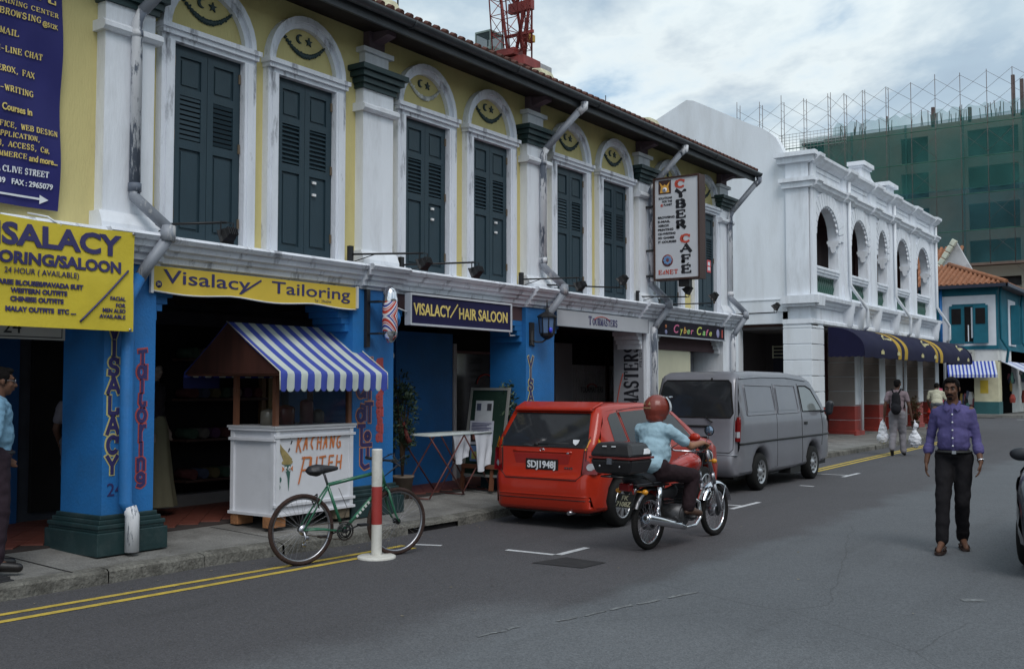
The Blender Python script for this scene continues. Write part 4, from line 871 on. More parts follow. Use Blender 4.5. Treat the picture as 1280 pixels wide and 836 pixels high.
flood('flood light with boxy head right at the foot of the third pair of shutters', 9.84, -7.95, 10.55, 3.26, False, 3.2)
flood('flood light whose head hangs over the bent pipe above the lantern', 12.5, -7.95, 13.1, 3.28, False)
flood('flood light with head raised before the fifth pair of shutters', 12.95, -7.9, 14.3, 3.22, True, 3.2)
flood('flood light hidden partly below the tall box sign, head raised', 16.1, -7.9, 16.65, 3.24, True)
flood('flood light with head raised just right of the tall box sign', 16.9, -7.9, 17.75, 3.2, True, 3.15)
flood('flood light sticking out past the end of the yellow terrace toward the white house', 19.75, -7.85, 20.75, 3.2, True, 3.12)
# ================================================================ STREET THINGS AT THE SHOPS
# ---- snack stall with striped awning
ST = thing('food_stall', 'white snack stall with blue striped awning and orange hand lettering', 'stall', (-8.75, 8.2, .28), world=True)
x0, x1, y0, y1, z0, z1 = -9.12, -8.43, 7.66, 8.83, .3, 1.23
SW = pm('stall_white', (.66, .67, .71), .55, .05, 2, dirt=.4, dscale=2, dcol=(.35, .35, .36))
m = MB(); m.box(x0, x1, y0, y1, z0, z1); obj('counter_box', m, SW, ST)
m = MB()
for y in (y0, y1-.05): m.box(x1, x1+.02, y, y+.05, z0, z1)
for z in (z0, z0+.1, z1-.1, z1-.02): m.box(x1, x1+.03, y0-.03, y1+.03, z, z+.028)
for x in (x0, x1-.05): m.box(x, x+.05, y0-.02, y0, z0, z1)
for z in (z0, z1-.13, z1-.02): m.box(x0-.02, x1+.02, y0-.035, y0-.003, z, z+.03)
obj('batten', m, SW, ST)
m = MB(); m.box(x0-.04, x1+.04, y0-.04, y1+.04, z1+.006, z1+.03); obj('counter_top', m, pm('stall_top', (.45, .46, .48), .4), ST)
PW = pm('stall_post_wood', (.16, .065, .035), .55, .2, 5, stretch=(1, 1, .2))
for x, y in ((x0+.03, y0+.03), (x1-.03, y0+.03), (x0+.03, y1-.03), (x1-.03, y1-.03)): m = MB(); m.box(x-.025, x+.025, y-.025, y+.025, z1+.03, 1.86); obj('post', m, PW, ST)
ax0, axr, ax1 = -9.72, -9.0, -8.16; ay0, ay1 = 7.47, 9.12; azr, aze = 2.37, 1.82
m = MB(); m.prism([(ax0, ay0+.01, aze), (axr, ay0+.01, azr), (ax1, ay0+.01, aze)], (0, .03, 0)); obj('gable_board', m, pm('gable_wood', (.06, .022, .015), .55, .3, 3, stretch=(3, 1, .4)), ST)
m = MB(); m.prism([(ax0, ay1-.04, aze), (axr, ay1-.04, azr), (ax1, ay1-.04, aze)], (0, .03, 0)); m.box(ax0, ax1, ay0+.04, ay1-.04, aze-.02, aze); obj('gable_board', m, PW, ST)
def stripe_mat(name, c1, c2, w, ph=0., axis=1, duty=.5):
    m = bpy.data.materials.new(name); m.use_nodes = True; nt = m.node_tree; N = nt.nodes; L = nt.links; b = N['Principled BSDF']; b.inputs['Roughness'].default_value = .8
    tc = N.new('ShaderNodeTexCoord'); sp = N.new('ShaderNodeSeparateXYZ'); L.new(tc.outputs['Object'], sp.inputs[0])
    mu = N.new('ShaderNodeMath'); mu.operation = 'MULTIPLY_ADD'; mu.inputs[1].default_value = 1/w; mu.inputs[2].default_value = ph; L.new(sp.outputs[axis], mu.inputs[0])
    fr = N.new('ShaderNodeMath'); fr.operation = 'FRACT'; L.new(mu.outputs[0], fr.inputs[0]); gt_ = N.new('ShaderNodeMath'); gt_.operation = 'GREATER_THAN'; gt_.inputs[1].default_value = duty; L.new(fr.outputs[0], gt_.inputs[0])
    n = N.new('ShaderNodeTexNoise'); n.inputs['Scale'].default_value = 3; n.inputs['Detail'].default_value = 6; L.new(tc.outputs['Object'], n.inputs['Vector'])
    x = N.new('ShaderNodeMixRGB'); L.new(gt_.outputs[0], x.inputs[0]); x.inputs[1].default_value = (*c1, 1); x.inputs[2].default_value = (*c2, 1)
    d = N.new('ShaderNodeMixRGB'); d.blend_type = 'MULTIPLY'; d.inputs[0].default_value = .35; L.new(x.outputs[0], d.inputs[1]); L.new(n.outputs['Fac'], d.inputs[2]); L.new(d.outputs[0], b.inputs['Base Color']); return m
NS = 17; pw = (ay1-ay0)/NS
AW = stripe_mat('blue_white_stripes', (.05, .08, .42), (.6, .66, .62), 2*pw, -(ay0-8.2)/(2*pw))
def awning(name, xr, xe, zr, ze, ya, yb, ns, drop, mt, par, sag=.015, scallop=.035, thick=.006):
    m = MB(); vs_ = []; nj = 10; ni = ns*6
    prof = [(xr+(xe-xr)*j/nj, zr+(ze-zr)*j/nj-sag*math.sin(PI*j/nj)) for j in range(nj+1)]
    for i in range(ni+1):
        y = ya+(yb-ya)*i/ni; t = (i % 6)/6; sc = scallop*math.sqrt(max(0, 1-(2*t-1)**2)) if i % 6 else 0
        w_ = .006*math.sin(i*.7)
        for j, (x, z) in enumerate(prof): vs_.append((x, y, z+w_*math.sin(PI*j/nj)))
        vs_ += [(xe+.012, y, ze-.03), (xe+.008+w_, y, ze-drop*.55), (xe+.004+w_, y, ze-drop-sc)]
    k = nj+4; fs = [(i*k+j, (i+1)*k+j, (i+1)*k+j+1, i*k+j+1) for i in range(ni) for j in range(k-1)]
    N_ = len(vs_); vs_ += [(a-thick*.3, b, c-thick) for a, b, c in vs_]; m.add(vs_, fs+[tuple(q+N_ for q in reversed(f)) for f in fs], True)
    return obj(name, m, mt, par)
awning('awning', axr, ax1, azr+.015, aze+.02, ay0, ay1, NS, .17, AW, ST)
awning('awning', axr, ax0, azr+.012, aze+.02, ay0, ay1, NS, .05, AW, ST, scallop=.0)
m = MB(); m.tube([(axr, ay0-.005, azr+.02), (ax1+.005, ay0-.005, aze+.02), (ax1+.01, ay0-.005, aze-.17)], .007, 5); m.tube([(axr, ay1+.005, azr+.02), (ax1+.005, ay1+.005, aze+.02), (ax1+.01, ay1+.005, aze-.17)], .007, 5); obj('awning_piping', m, pm('cream_piping', (.6, .6, .5), .7), ST)
m = MB(); m.box(ax0-.01, ax0+.0, ay0, ay0+.5, aze-.16, aze+.0); obj('side_cloth', m, pm('dark_blue_lining', (.02, .025, .10), .8), ST)
# glass show case panes and pots
m = MB(); m.box(x1-.035, x1-.03, y0+.06, y1-.06, z1+.03, 1.8); obj('glass_pane', m, glass('stall_glass', (.02, .02, .025), .05, .25), ST)
for k, (yy, r_, h_, c_) in enumerate(((7.85, .09, .14, 'dull'), (8.1, .1, .18, 'red'), (8.42, .08, .24, 'red'), (8.6, .07, .12, 'dull'))):
    m = MB(); m.lathe([(0, 0), (r_, 0), (r_, h_), (r_*.8, h_+.02), (.02, h_+.04), (0, h_+.04)], (-8.75, yy, z1+.031), 'z', 18); tag(obj('snack_jar', m, pm('jar_'+c_, (.12, .02, .02) if c_ == 'red' else (.12, .11, .09), .25)), 'snack jar inside the stall, ' + ['squat and leftmost', 'reddish, second from the left', 'tall and reddish, third from the left', 'small and rightmost'][k], 'jar', 'snack jars on the stall counter')
OR = ORP; XF = x1+.004
KP = {'K': [(1, [(.25, 1), (0, -.1)]), (1, [(.85, .95), (.3, .5), (.75, -.15)])], 'A': [(1, [(0, 0), (.5, 1), (.62, .05)]), (.8, [(.15, .4), (.6, .45)])], 'C': [(1, [(.8, .95), (.35, .8), (.15, .4), (.5, .02)])], 'H': [(1, [(.2, 1), (.1, 0)]), (1, [(.8, 1), (.7, 0)]), (.8, [(.15, .5), (.75, .52)])], 'N': [(1, [(.1, 0), (.2, 1), (.7, .05), (.85, 1)])], 'G': [(1, [(.85, .95), (.3, .75), (.15, .3), (.4, .0), (.8, .1), (.75, .45), (.5, .4)])], 'P': [(1, [(.45, 1.05), (-.15, -.85)]), (1, [(.15, 1), (1.25, 1), (1.15, .12), (.1, .1)])], 'U': [(1, [(.2, 1), (.15, .05), (.85, .05), (.95, 1)])], 'T': [(1, [(.1, .95), (.95, 1)]), (1, [(.55, 1), (.5, 0)])], 'E': [(1, [(.9, 1), (.3, 1), (.2, 0), (.85, .02)]), (.8, [(.25, .5), (.75, .52)])]}
strokes('KACHANG', .085, .15, .02, OR, ST, (XF, 7.96, .99), serif=False, mono=True, extra=KP, slant=.05, gap=.18)
strokes('PUTEH', .115, .15, .021, OR, ST, (XF, 8.02, .755), serif=False, mono=True, extra=KP, slant=.05, gap=.16)
# painted cone of nuts on the stall front
def flat(pts, mt, name, x=XF, d=.002): m = MB(); m.prism([(x, a, b) for a, b in pts], (d, 0, 0)); return obj(name, m, mt, ST)
fig = pm('painted_ochre', (.32, .25, .10), .6, .3, 12); tl = pm('painted_teal', (.04, .12, .10), .6)
flat([(7.68, 1.12), (7.76, 1.03), (7.83, .97), (7.9, .9), (7.87, .86), (7.78, .88), (7.735, .97)], fig, 'painted_figure'); flat(arc((7.83, .87), .08, 0, 2*PI, 16, .028), fig, 'painted_figure', XF+.001)
flat([(7.79, .84), (7.88, .84), (7.865, .7), (7.85, .56), (7.835, .7)], tl, 'painted_figure', XF+.0015); 
for a in (7.81, 7.86): flat(arc((a, .80), .016, 0, 2*PI, 10, .028), pm('painted_white', (.7, .7, .7)), 'painted_figure', XF+.003); flat(arc((a+.003, .795), .007, 0, 2*PI, 8, .012), INKB, 'painted_figure', XF+.0055)
flat([(7.76, .83), (7.79, .8), (7.76, .77)], OR, 'painted_figure'); flat([(7.91, .83), (7.88, .8), (7.91, .77)], OR, 'painted_figure')
for a, b in ((7.68, .66), (7.73, .69), (7.715, .61)): flat(arc((a, b), .02, 0, 2*PI, 12, .028), tl, 'painted_leaf')
for a, b in ((7.875, 1.14), (7.885, 1.08), (7.85, 1.0)): flat([(a-.01, b-.02), (a+.005, b-.015), (a+.02, b+.015), (a+.005, b+.02)], INKB, 'painted_seed')
# bricks that prop the stall
BR = pm('orange_brick', (.32, .15, .07), .9, .2, 9, .4)
for k, (x, y, lab) in enumerate(((-8.5, 7.72, 'orange brick propping the front left corner of the snack stall'), (-8.5, 8.7, 'grey brown block propping the front right corner of the snack stall'), (-9.05, 7.75, 'brick under the rear left corner of the snack stall'))):
    m = MB(); m.box(-.06, .06, -.11, .11, 0, .115); o_ = obj('brick', m, BR if k != 1 else pm('dirty_block', (.17, .14, .10), .9, .3, 9, .4), None, bevel=.006); tag(o_, lab, 'brick'); o_.location = (x, y, .182)
# ---- red and white bollard
BO = thing('bollard', 'red and white striped post standing on a round base beside the bicycle', 'bollard', (-7.02, 7.71, 0))
PWm = pm('bollard_white', (.62, .61, .57), .6, .08, 4, dirt=.7, dscale=6, dcol=(.3, .27, .22)); PR = pm('bollard_red', (.32, .035, .03), .5, .12, 5)
def cy(z0, z1, mt, nm, r=.052): m = MB(); m.lathe([(r, z0), (r, z1)], n=24); return obj(nm, m, mt, BO)
cy(.02, .33, PWm, 'lower_band'); cy(.33, .70, PR, 'red_band', .0525); cy(.70, 1.06, PWm, 'upper_band')
m = MB(); m.lathe([(.052, 1.06), (.045, 1.068), (0, 1.07)]); obj('cap', m, PWm, BO); m = MB(); m.lathe([(.19, 0), (.19, .018), (.18, .024), (.052, .03)], n=32); obj('base', m, PWm, BO)
# ---- bicycle
def wheel(parent, cx_, cz, rad, tr, tm, rm, nsp=32, hub=.025, hubw=.06, y=0., rimr=None, dirx=True, spk=.0016, rimw=None):
    t = MB(); t.tube([(cx_+rad*math.cos(a), y, cz+rad*math.sin(a)) for a in [2*PI*i/40 for i in range(40)]], tr, 8, closed=True); ty = obj('tyre', t, tm, parent, loc=(0, 0, 0))
    t = MB(); rr = rad-tr*.85; t.tube([(cx_+rr*math.cos(a), y, cz+rr*math.sin(a)) for a in [2*PI*i/40 for i in range(40)]], rimw or tr*.62, 6, closed=True); obj('rim', t, rm, parent, loc=(0, 0, 0))
    t = MB()
    for i in range(nsp):
        a = 2*PI*i/nsp; b = a+(.35 if i % 2 else -.35); s = 1 if (i//2) % 2 else -1
        t.tube([(cx_+hub*math.cos(b), y+s*hubw*.45, cz+hub*math.sin(b)), (cx_+rr*math.cos(a), y, cz+rr*math.sin(a))], spk, 3, caps=False)
    obj('spokes', t, STEEL, parent, loc=(0, 0, 0))
    t = MB(); t.cyl((cx_, y-hubw/2, cz), (cx_, y+hubw/2, cz), hub*.8, n=14); t.cyl((cx_, y-hubw/2, cz), (cx_, y-hubw/2+.006, cz), hub*1.2, n=14); t.cyl((cx_, y+hubw/2-.006, cz), (cx_, y+hubw/2, cz), hub*1.2, n=14); obj('hub', t, BLACK, parent, loc=(0, 0, 0))
def bicycle():
    b = thing('bicycle', 'green mountain bicycle with black saddle standing at the kerb behind the striped post', 'bicycle', (-7.31, 6.98, .0), math.atan2(8.02-6.98, -6.97+7.31))
    GRN = pm('bicycle_green', (.02, .13, .07), .3, .25, 8, dirt=.3, dscale=10, coat=.4); TY = pm('brown_tyre', (.045, .028, .024), .9, .3, 10, .5, 60)
    r = .315; W1 = 1.04
    tilt = None
    wheel(b, 0, r+.02, r, .022, TY, STEEL); wheel(b, W1, r+.02, r, .022, TY, STEEL)
    bb = (.44, 0, .29); st_ = (.27, 0, .74); sc = (.31-.06, 0, .80); ht = (.86, 0, .84); hb = (.895, 0, .72)
    m = MB(); m.tube([bb, st_], .016, 8); m.tube([st_, ht], .018, 8); m.tube([bb, hb], .019, 8); m.tube([(ht[0]-.01, 0, ht[2]+.03), (hb[0]+.005, 0, hb[2]-.03)], .022, 8)
    for s in (-1, 1): m.tube([(bb[0]-.03, s*.03, bb[2]), (.2, s*.045, .325), (0, s*.06, .335)], .010, 6); m.tube([(st_[0], s*.02, st_[2]-.02), (.14, s*.04, .54), (0, s*.06, .335)], .009, 6)
    obj('frame', m, GRN, b, loc=(0, 0, 0))
    m = MB(); m.cyl((hb[0]+.01, 0, hb[2]-.03), (hb[0]+.02, 0, hb[2]-.06), .02, n=8)
    for s in (-1, 1): m.tube([(hb[0]+.015, 0, .67), (hb[0]+.02, s*.05, .65), (.96, s*.055, .5), (1.0, s*.055, .4), (W1, s*.055, .335)], [.014, .014, .013, .011, .009], 6)
    obj('fork', m, GRN, b, loc=(0, 0, 0))
    m = MB(); m.tube([st_, (.235, 0, .84), (.22, 0, .87)], .013, 8); obj('seat_post', m, STEEL, b, loc=(0, 0, 0))
    sd = blob('saddle', [('c', (.1, 0, .885), (.15, 0, .885), .05, .06, (1, 1.35, .6)), ('c', (.15, 0, .89), (.36, 0, .895), .055, .022, (1, 1, .7)), ('e', (.13, 0, .88), (.09, .085, .035))], .008, pm('saddle_black', (.02, .02, .024), .5, .1, 9), b)
    m = MB(); m.tube([(ht[0]-.012, 0, ht[2]+.02), (.835, 0, .93), (.88, 0, .95)], .014, 8); obj('stem', m, BLACK, b, loc=(0, 0, 0))
    m = MB(); m.tube([(.85, -.29, .96), (.87, -.15, .955), (.89, 0, .95), (.87, .15, .955), (.85, .29, .96)], .011, 8)
    for s in (-1, 1): m.tube([(.85, s*.29, .96), (.86, s*.2, .957)], .017, 8); m.tube([(.87, s*.17, .95), (.93, s*.2, .92), (.92, s*.27, .9)], .007, 5)
    obj('handlebar', m, BLACK, b, loc=(0, 0, 0))
    m = MB()
    for s, d in ((-1, .11), (1, .12), (1, .14)): m.tube([(.92, s*.18, .93), (.93+d, s*.14, 1.0), (.95+d, s*.03, .9), (.88, 0, .78)], .0035, 4)
    m.tube([(.4, .02, .7), (.5, .03, .5), (.44, .03, .33)], .003, 4); m.tube([(.95, -.1, .97), (.98, -.05, 1.02), (.93, .0, 1.0)], .004, 4); obj('cable', m, BLACK, b, loc=(0, 0, 0))
    m = MB()
    for rr, yy in ((.088, -.045), (.07, -.038), (.055, -.05)):
        m.lathe([(rr-.012, yy), (rr, yy), (rr, yy+.003), (rr-.012, yy+.003)], (bb[0], 0, bb[2]), 'y', 36)
        for k in range(36 if rr > .08 else 0): a = 2*PI*k/36; m.cbox((bb[0]+(rr+.002)*math.cos(a), yy+.0015, bb[2]+(rr+.002)*math.sin(a)), (.008, .003, .006), Matrix.Rotation(-a, 3, 'Y'))
    for k in range(5): a = 2*PI*k/5; m.bar((bb[0], -.046, bb[2]), (bb[0]+.08*math.cos(a), -.046, bb[2]+.08*math.sin(a)), .012, .005)
    m.cyl((bb[0], -.06, bb[2]), (bb[0], .06, bb[2]), .022, n=12); obj('chainring', m, BLACK, b, loc=(0, 0, 0))
    m = MB(); a = R(20); dx, dz = .165*math.cos(a), .165*math.sin(a)
    m.bar((bb[0], -.062, bb[2]), (bb[0]+dx, -.066, bb[2]+dz), .02, .01); m.bar((bb[0], .062, bb[2]), (bb[0]-dx, .066, bb[2]-dz), .02, .01); obj('crank', m, BLACK, b, loc=(0, 0, 0))
    m = MB(); m.cbox((bb[0]+dx, -.115, bb[2]+dz), (.09, .08, .02)); m.cbox((bb[0]-dx, .115, bb[2]-dz), (.09, .08, .02)); obj('pedal', m, BLACK, b, loc=(0, 0, 0))
    m = MB(); pts = [(0+.04*math.cos(a_), -.045, .335+.04*math.sin(a_)) for a_ in [R(100)+i*R(20) for i in range(9)]]+[(bb[0]+.088*math.cos(a_), -.043, bb[2]+.088*math.sin(a_)) for a_ in [R(-90)+i*R(20) for i in range(10)]]; m.tube(pts, .004, 4, closed=True); obj('chain', m, pm('chain_metal', (.08, .06, .05), .5, metal=.7), b, loc=(0, 0, 0))
    m = MB()
    for k in range(5): m.lathe([(0, -.05+k*.005), (.05-k*.006, -.05+k*.005), (.05-k*.006, -.047+k*.005), (0, -.047+k*.005)], (0, 0, .335), 'y', 20)
    m.tube([(0, -.055, .32), (.02, -.06, .26), (-.01, -.06, .21)], .011, 6); m.lathe([(0, -.065), (.022, -.065), (.022, -.055), (0, -.055)], (.0, 0, .2), 'y', 12); m.lathe([(0, -.065), (.022, -.065), (.022, -.055), (0, -.055)], (.03, 0, .26), 'y', 12); obj('derailleur', m, STEEL, b, loc=(0, 0, 0))
    m = MB()
    for xx, zz in ((.9, .62), (.16, .56)):
        for s in (-1, 1): m.tube([(xx, s*.045, zz-.03), (xx+(.03 if xx > .5 else -.03), s*.06, zz+.05), (xx+(.0 if xx > .5 else .0), 0, zz+.1)], .007, 5)
    obj('brake', m, BLACK, b, loc=(0, 0, 0))
    m = MB()
    for k in range(5): c_ = Vector((.575+.031*k, -.021, .415+.0296*k)); m.bar(c_, c_+Vector((.018, 0, .0172)), .004, .022, up=(-.43, 0, .45))
    obj('frame_decal', m, pm('decal_white', (.6, .62, .6), .5), b, loc=(0, 0, 0))
    b.rotation_euler[0] = 0
    return b
bicycle()
# ---- folding clothes rack with towels
RK = thing('drying_rack', 'folding rack with pale slatted top on crossed rust red legs', 'rack', (-9.1, 11.4, .18), world=True)
RL = pm('rust_red_tube', (.12, .035, .03), .5, .3, 8)
m = MB(); ya, yb, xa, xb, zt_ = 10.75, 12.35, -9.4, -8.85, 1.02
m.tube([(xa, ya, zt_), (xb, ya, zt_), (xb, yb, zt_), (xa, yb, zt_)], .011, 6, closed=True); obj('top_frame', m, pm('pale_green_white', (.5, .54, .52), .5), RK)
slm = MB()
for k in range(7): slm = MB(); x = xa+.05+k*.075; slm.tube([(x, ya, zt_+.004), (x, yb, zt_+.004)], .008, 5); obj('rod', slm, MATS['pale_green_white'], RK)
m = MB()
for x in (xa+.02, xb-.02): m.tube([(x, ya+.02, zt_-.012), (x, ya+.78, .185)], .011, 6); m.tube([(x, ya+.78, zt_-.012), (x, ya+.02, .185)], .011, 6)
for x in (xa+.06, xb-.06): m.tube([(x, yb-.78, zt_-.012), (x, yb-.1, .185)], .011, 6); m.tube([(x, yb-.04, zt_-.012), (x, yb-.82, .185)], .011, 6)
for y in (ya+.78, ya+.02, yb-.1, yb-.82): m.tube([(xa+.04, y, .185), (xb-.04, y, .185)], .011, 6)
obj('legs', m, RL, RK); RK.children[-1].name = 'crossed_leg'
def towel(lab, yc, w_, z_, x_, mt):
    m = MB(); vs_ = []; n, k_ = 14, 14
    for i in range(n+1):
        for j in range(k_+1):
            u, v = i/n, j/k_; dz = z_*v; y = yc+(u-.5)*w_*(1-.25*v); vs_.append((x_+.025*math.sin(u*13+v*2)*v+.02*v, y+.02*math.sin(v*5), zt_+.02-dz-.05*v*math.sin(u*5)))
    N_ = len(vs_); vs_ += [(a-.006, b, c) for a, b, c in vs_]; fs = [(i*(k_+1)+j, (i+1)*(k_+1)+j, (i+1)*(k_+1)+j+1, i*(k_+1)+j+1) for i in range(n) for j in range(k_)]
    m.add(vs_, fs+[tuple(q+N_ for q in reversed(f)) for f in fs], True); tag(obj('towel', m, mt), lab, 'towel', 'towels on the folding rack')
TW = pm('white_towel', (.6, .61, .66), .9, .06, 5, .3, 40)
towel('short white towel folded over the rack, the left one', 11.62, .4, .4, -9.0, TW); towel('longer white towel hanging from the right half of the rack', 11.95, .42, .52, -8.86, TW)
# ---- notice board with papers on an easel, stool-like bench behind
NB = thing('notice_board', 'dark green notice board on an easel with three printed sheets pinned on it', 'notice board', (-9.75, 13.4, .19), world=True)
def brd(u, z): return (-9.30+(u-12.75)*.78, 12.08+.14*(z-.4), z)
m = MB(); p = [brd(12.75, .42), brd(13.55, .42), brd(13.6, 1.62), brd(12.8, 1.62)]; m.prism(p, (0, .02, 0)); obj('board', m, pm('board_green', (.012, .03, .022), .7), NB)
m = MB()
for a, b_ in ((brd(12.72, .3), brd(12.78, 1.66)), (brd(13.58, .3), brd(13.63, 1.66)), (brd(12.78, 1.64), brd(13.63, 1.64)), (brd(12.74, .4), brd(13.58, .4))): m.bar(a, b_, .03, .035)
m.bar((-8.98, 12.5, .19), (-8.95, 12.28, 1.6), .03); obj('easel_frame', m, pm('grey_wood', (.2, .2, .19), .7), NB)
m = MB(); m.bar(brd(12.72, .19), brd(12.73, .5), .05); m.bar(brd(13.4, .19), brd(13.4, .5), .05); m.box(-9.32, -8.62, 12.04, 12.08, .5, .56); obj('easel_foot', m, pm('orange_wood', (.16, .06, .03), .6), NB)
def sheet(y0_, y1_, z0_, z1_, c, nm='paper'):
    m = MB(); p = [Vector(brd(a, b))+Vector((0, -.006, 0)) for a, b in ((y0_, z0_), (y1_, z0_), (y1_, z1_), (y0_, z1_))]; m.prism(p, (0, -.003, 0)); return obj(nm, m, pm('paper_%d' % int(c[0]*100+c[2]*10), c, .7), NB)
s1 = sheet(12.9, 13.3, 1.18, 1.47, (.45, .47, .5)); s2 = sheet(12.8, 13.35, .84, 1.18, (.42, .43, .5)); s3 = sheet(12.86, 13.22, .6, .82, (.1, .18, .35))
for y_, z_, w_, h_, c_ in ((12.93, 1.33, .1, .1, (.05, .06, .1)), (13.17, 1.33, .1, .1, (.04, .04, .05)), (12.84, .88, .19, .13, (.03, .02, .02)), (13.08, .88, .22, .13, (.03, .02, .02)), (12.9, .63, .24, .11, (.3, .33, .1))):
    m = MB(); p = [Vector(brd(a, b))+Vector((0, -.012, 0)) for a, b in ((y_, z_), (y_+w_, z_), (y_+w_, z_+h_), (y_, z_+h_))]; m.prism(p, (0, -.002, 0)); obj('picture', m, pm('pic_%d' % int(c_[0]*1000+c_[2]*100), c_, .6), s2)
for y_ in (12.93, 13.19): m = MB(); m.ell((brd(y_, .94)[0], brd(y_, .94)[1]-.016, .94), (.036, .003, .05)); obj('picture', m, pm('face_print', (.35, .13, .1), .6), s2)
for k in range(7): m = MB(); z_ = 1.14-.022*k; m.prism([Vector(brd(a, b))+Vector((0, -.0115, 0)) for a, b in ((12.85, z_), (13.3-.05*(k % 3), z_), (13.3-.05*(k % 3), z_+.008), (12.85, z_+.008))], (0, -.002, 0)); obj('print_line', m, INK, s2)
# ---- potted trees
LEAF = pm('dusty_leaf', (.05, .085, .045), .6, .35, 30)
def shrub(label, x, y, zb, h, r_, n, seed, mt=LEAF, pot=True, leaf=.035, z0f=.25):
    t = thing('potted_plant', label, 'plant', (x, y, zb)); rg = random.Random(seed)
    if pot: m = MB(); m.lathe([(0, 0), (.11, 0), (.15, .26), (.16, .26), (.16, .29), (.13, .29), (.13, .25), (0, .25)], n=20); obj('pot', m, pm('pot_grey', (.2, .16, .13), .8, .2), t, loc=(0, 0, 0))
    m = MB(); tips = []
    for k in range(9):
        a = rg.uniform(0, 2*PI); top = (r_*.6*math.cos(a)*rg.random(), r_*.6*math.sin(a)*rg.random(), h*rg.uniform(.6, .98)); mid = (top[0]*.3, top[1]*.3, h*.4); m.tube([(0, 0, .25), mid, top], [.014, .01, .004], 5); tips.append(top); tips.append(mid)
    obj('stem', m, pm('stem_brown', (.08, .05, .03), .8), t, loc=(0, 0, 0))
    m = MB()
    for k in range(n):
        while True:
            p = Vector((rg.uniform(-1, 1), rg.uniform(-1, 1), rg.uniform(-1, 1)))
            if p.length < 1: break
        c_ = rg.choice(tips); q = Vector((p.x*r_*.75+c_[0]*.5, p.y*r_*.75+c_[1]*.5, h*(z0f+(1-z0f)/2)+p.z*h*(1-z0f)/2)); 
        if noise.noise(q*6+Vector((seed, 0, 0))) < -.18: continue
        d = Vector((rg.uniform(-1, 1), rg.uniform(-1, 1), rg.uniform(-.7, .9))).normalized(); s = d.cross(Vector((rg.random(), rg.random(), rg.random()))).normalized(); l = leaf*rg.uniform(.6, 1.3)
        m.add([q-d*l, q+s*l*.38, q+d*l, q-s*l*.38], [(0, 1, 2, 3)])
    obj('foliage', m, mt, t, loc=(0, 0, 0)); return t
shrub('tall leafy potted tree just right of the second blue pillar', -9.3, 10.72, .19, 1.72, .27, 2600, 3)
shrub('leafy potted plant between the notice board and the third blue pillar', -8.72, 12.36, .19, 1.6, .2, 1500, 9)
m = MB(); m.box(-9.15, -8.9, 9.8, 10.0, .182, .5); tag(obj('crate', m, pm('cardboard_grey', (.2, .17, .15), .9, .2, 5), bevel=.01), 'small grey brown box on the pavement right of the second pillar plinth', 'box')
m = MB(); m.tube([(-9.2, 10.62, 1.2), (-9.15, 10.64, 1.0), (-9.12, 10.66, .93)], [.02, .03, .04], 8); tag(obj('umbrella', m, pm('dark_red_cloth', (.12, .03, .025), .7)), 'furled dark red umbrella hanging beside the potted tree', 'umbrella')
m = MB(); m.lathe([(0, -.01), (.045, -.01), (.045, .01), (0, .01)], (-9.0, 10.15, 2.08), 'x', 18); m.tube([(-9.0, 10.15, 2.12), (-9.0, 10.15, 2.8)], .004, 4); tag(obj('hanging_disc', m, pm('pale_disc', (.5, .5, .46), .5)), 'small round white disc hanging on a cord behind the barber pole', 'ornament')

# ---- dim shelf of cloth bolts deep in the tailor shop
FS = thing('fabric_shelf', 'dim shelf of rolled cloth against the back of the tailor shop', 'shelf', (-10.8, 8.9, .34), world=True)
for k, z in enumerate((.5, 1.0, 1.5, 2.0)):
    m = MB(); m.box(-10.9, -10.6, 8.2, 9.5, z, z+.03); obj('board', m, BROWN, FS)
    for j in range(7):
        c_ = [(.09, .03, .03), (.05, .06, .10), (.10, .08, .04), (.04, .07, .05), (.12, .11, .10), (.07, .03, .07)][(k*3+j) % 6]
        m = MB(); m.tube([(-10.88, 8.3+j*.17, z+.10), (-10.58, 8.3+j*.17, z+.10)], .065, 10); obj('cloth_bolt', m, pm('bolt_%d' % ((k*3+j) % 6), c_, .85, .2, 5), FS)
# ================================================================ WHITE ARCADED HOUSE
WB = thing('arcaded_house', 'white two storey house with five arched openings, balustrades and red painted pillar feet', 'house', (-9.8, 36, 0), world=True)
FX = -9.8; YA, YB = 28.6, 43.1
OPN = [(29.1, 31.15), (32.35, 34.15), (35.22, 36.42), (37.5, 39.3), (40.35, 42.3)]; ZS, ZC, ZSILL = 6.0, 0, 4.25
RED = pm('red_dado_paint', (.30, .035, .025), .6, .12, 3, dirt=.3, dscale=4)
DKR = pm('dark_red_doors', (.05, .015, .015), .6, .3, 3)
# side wall facing down the street, with curved gable, over an open passage
m = MB(); pr_ = [(-10.45, 3.45), (-26, 3.45), (-26, 5.5), (-20.5, 7.2), (-13.54, 10.33), (-13.3, 10.27), (-11.46, 9.27), (-11.15, 9.13), (-10.93, 8.97), (-10.75, 8.8), (-10.64, 8.6), (-10.5, 8.3), (-10.45, 8.1)]
m.prism([(x, YA, z) for x, z in pr_], (0, .35, 0)); obj('gable_wall', m, WHITE2, WB)
m = MB(); m.box(-26, -10.45, YA-.03, YA, 3.78, 4.15); m.box(-26, -10.5, YA-.05, YA-.03, 4.12, 4.15); obj('wall_band', m, WHITE2, WB)
m = MB(); m.box(-26, -11.95, YA, YA+.35, 0, 3.45); obj('side_wall', m, WHITE2, WB)
m = MB(); m.box(-26, FX-.6, YB-.3, YB, 0, 8.0); m.prism([(-13.4, YA+.3, 10.0), (-10.8, YA+.3, 8.2), (-10.6, YA+.3, 8.0), (-20, YA+.3, 7.0)], (0, YB-YA-.5, 0)); obj('roof', m, ROOFT, WB)
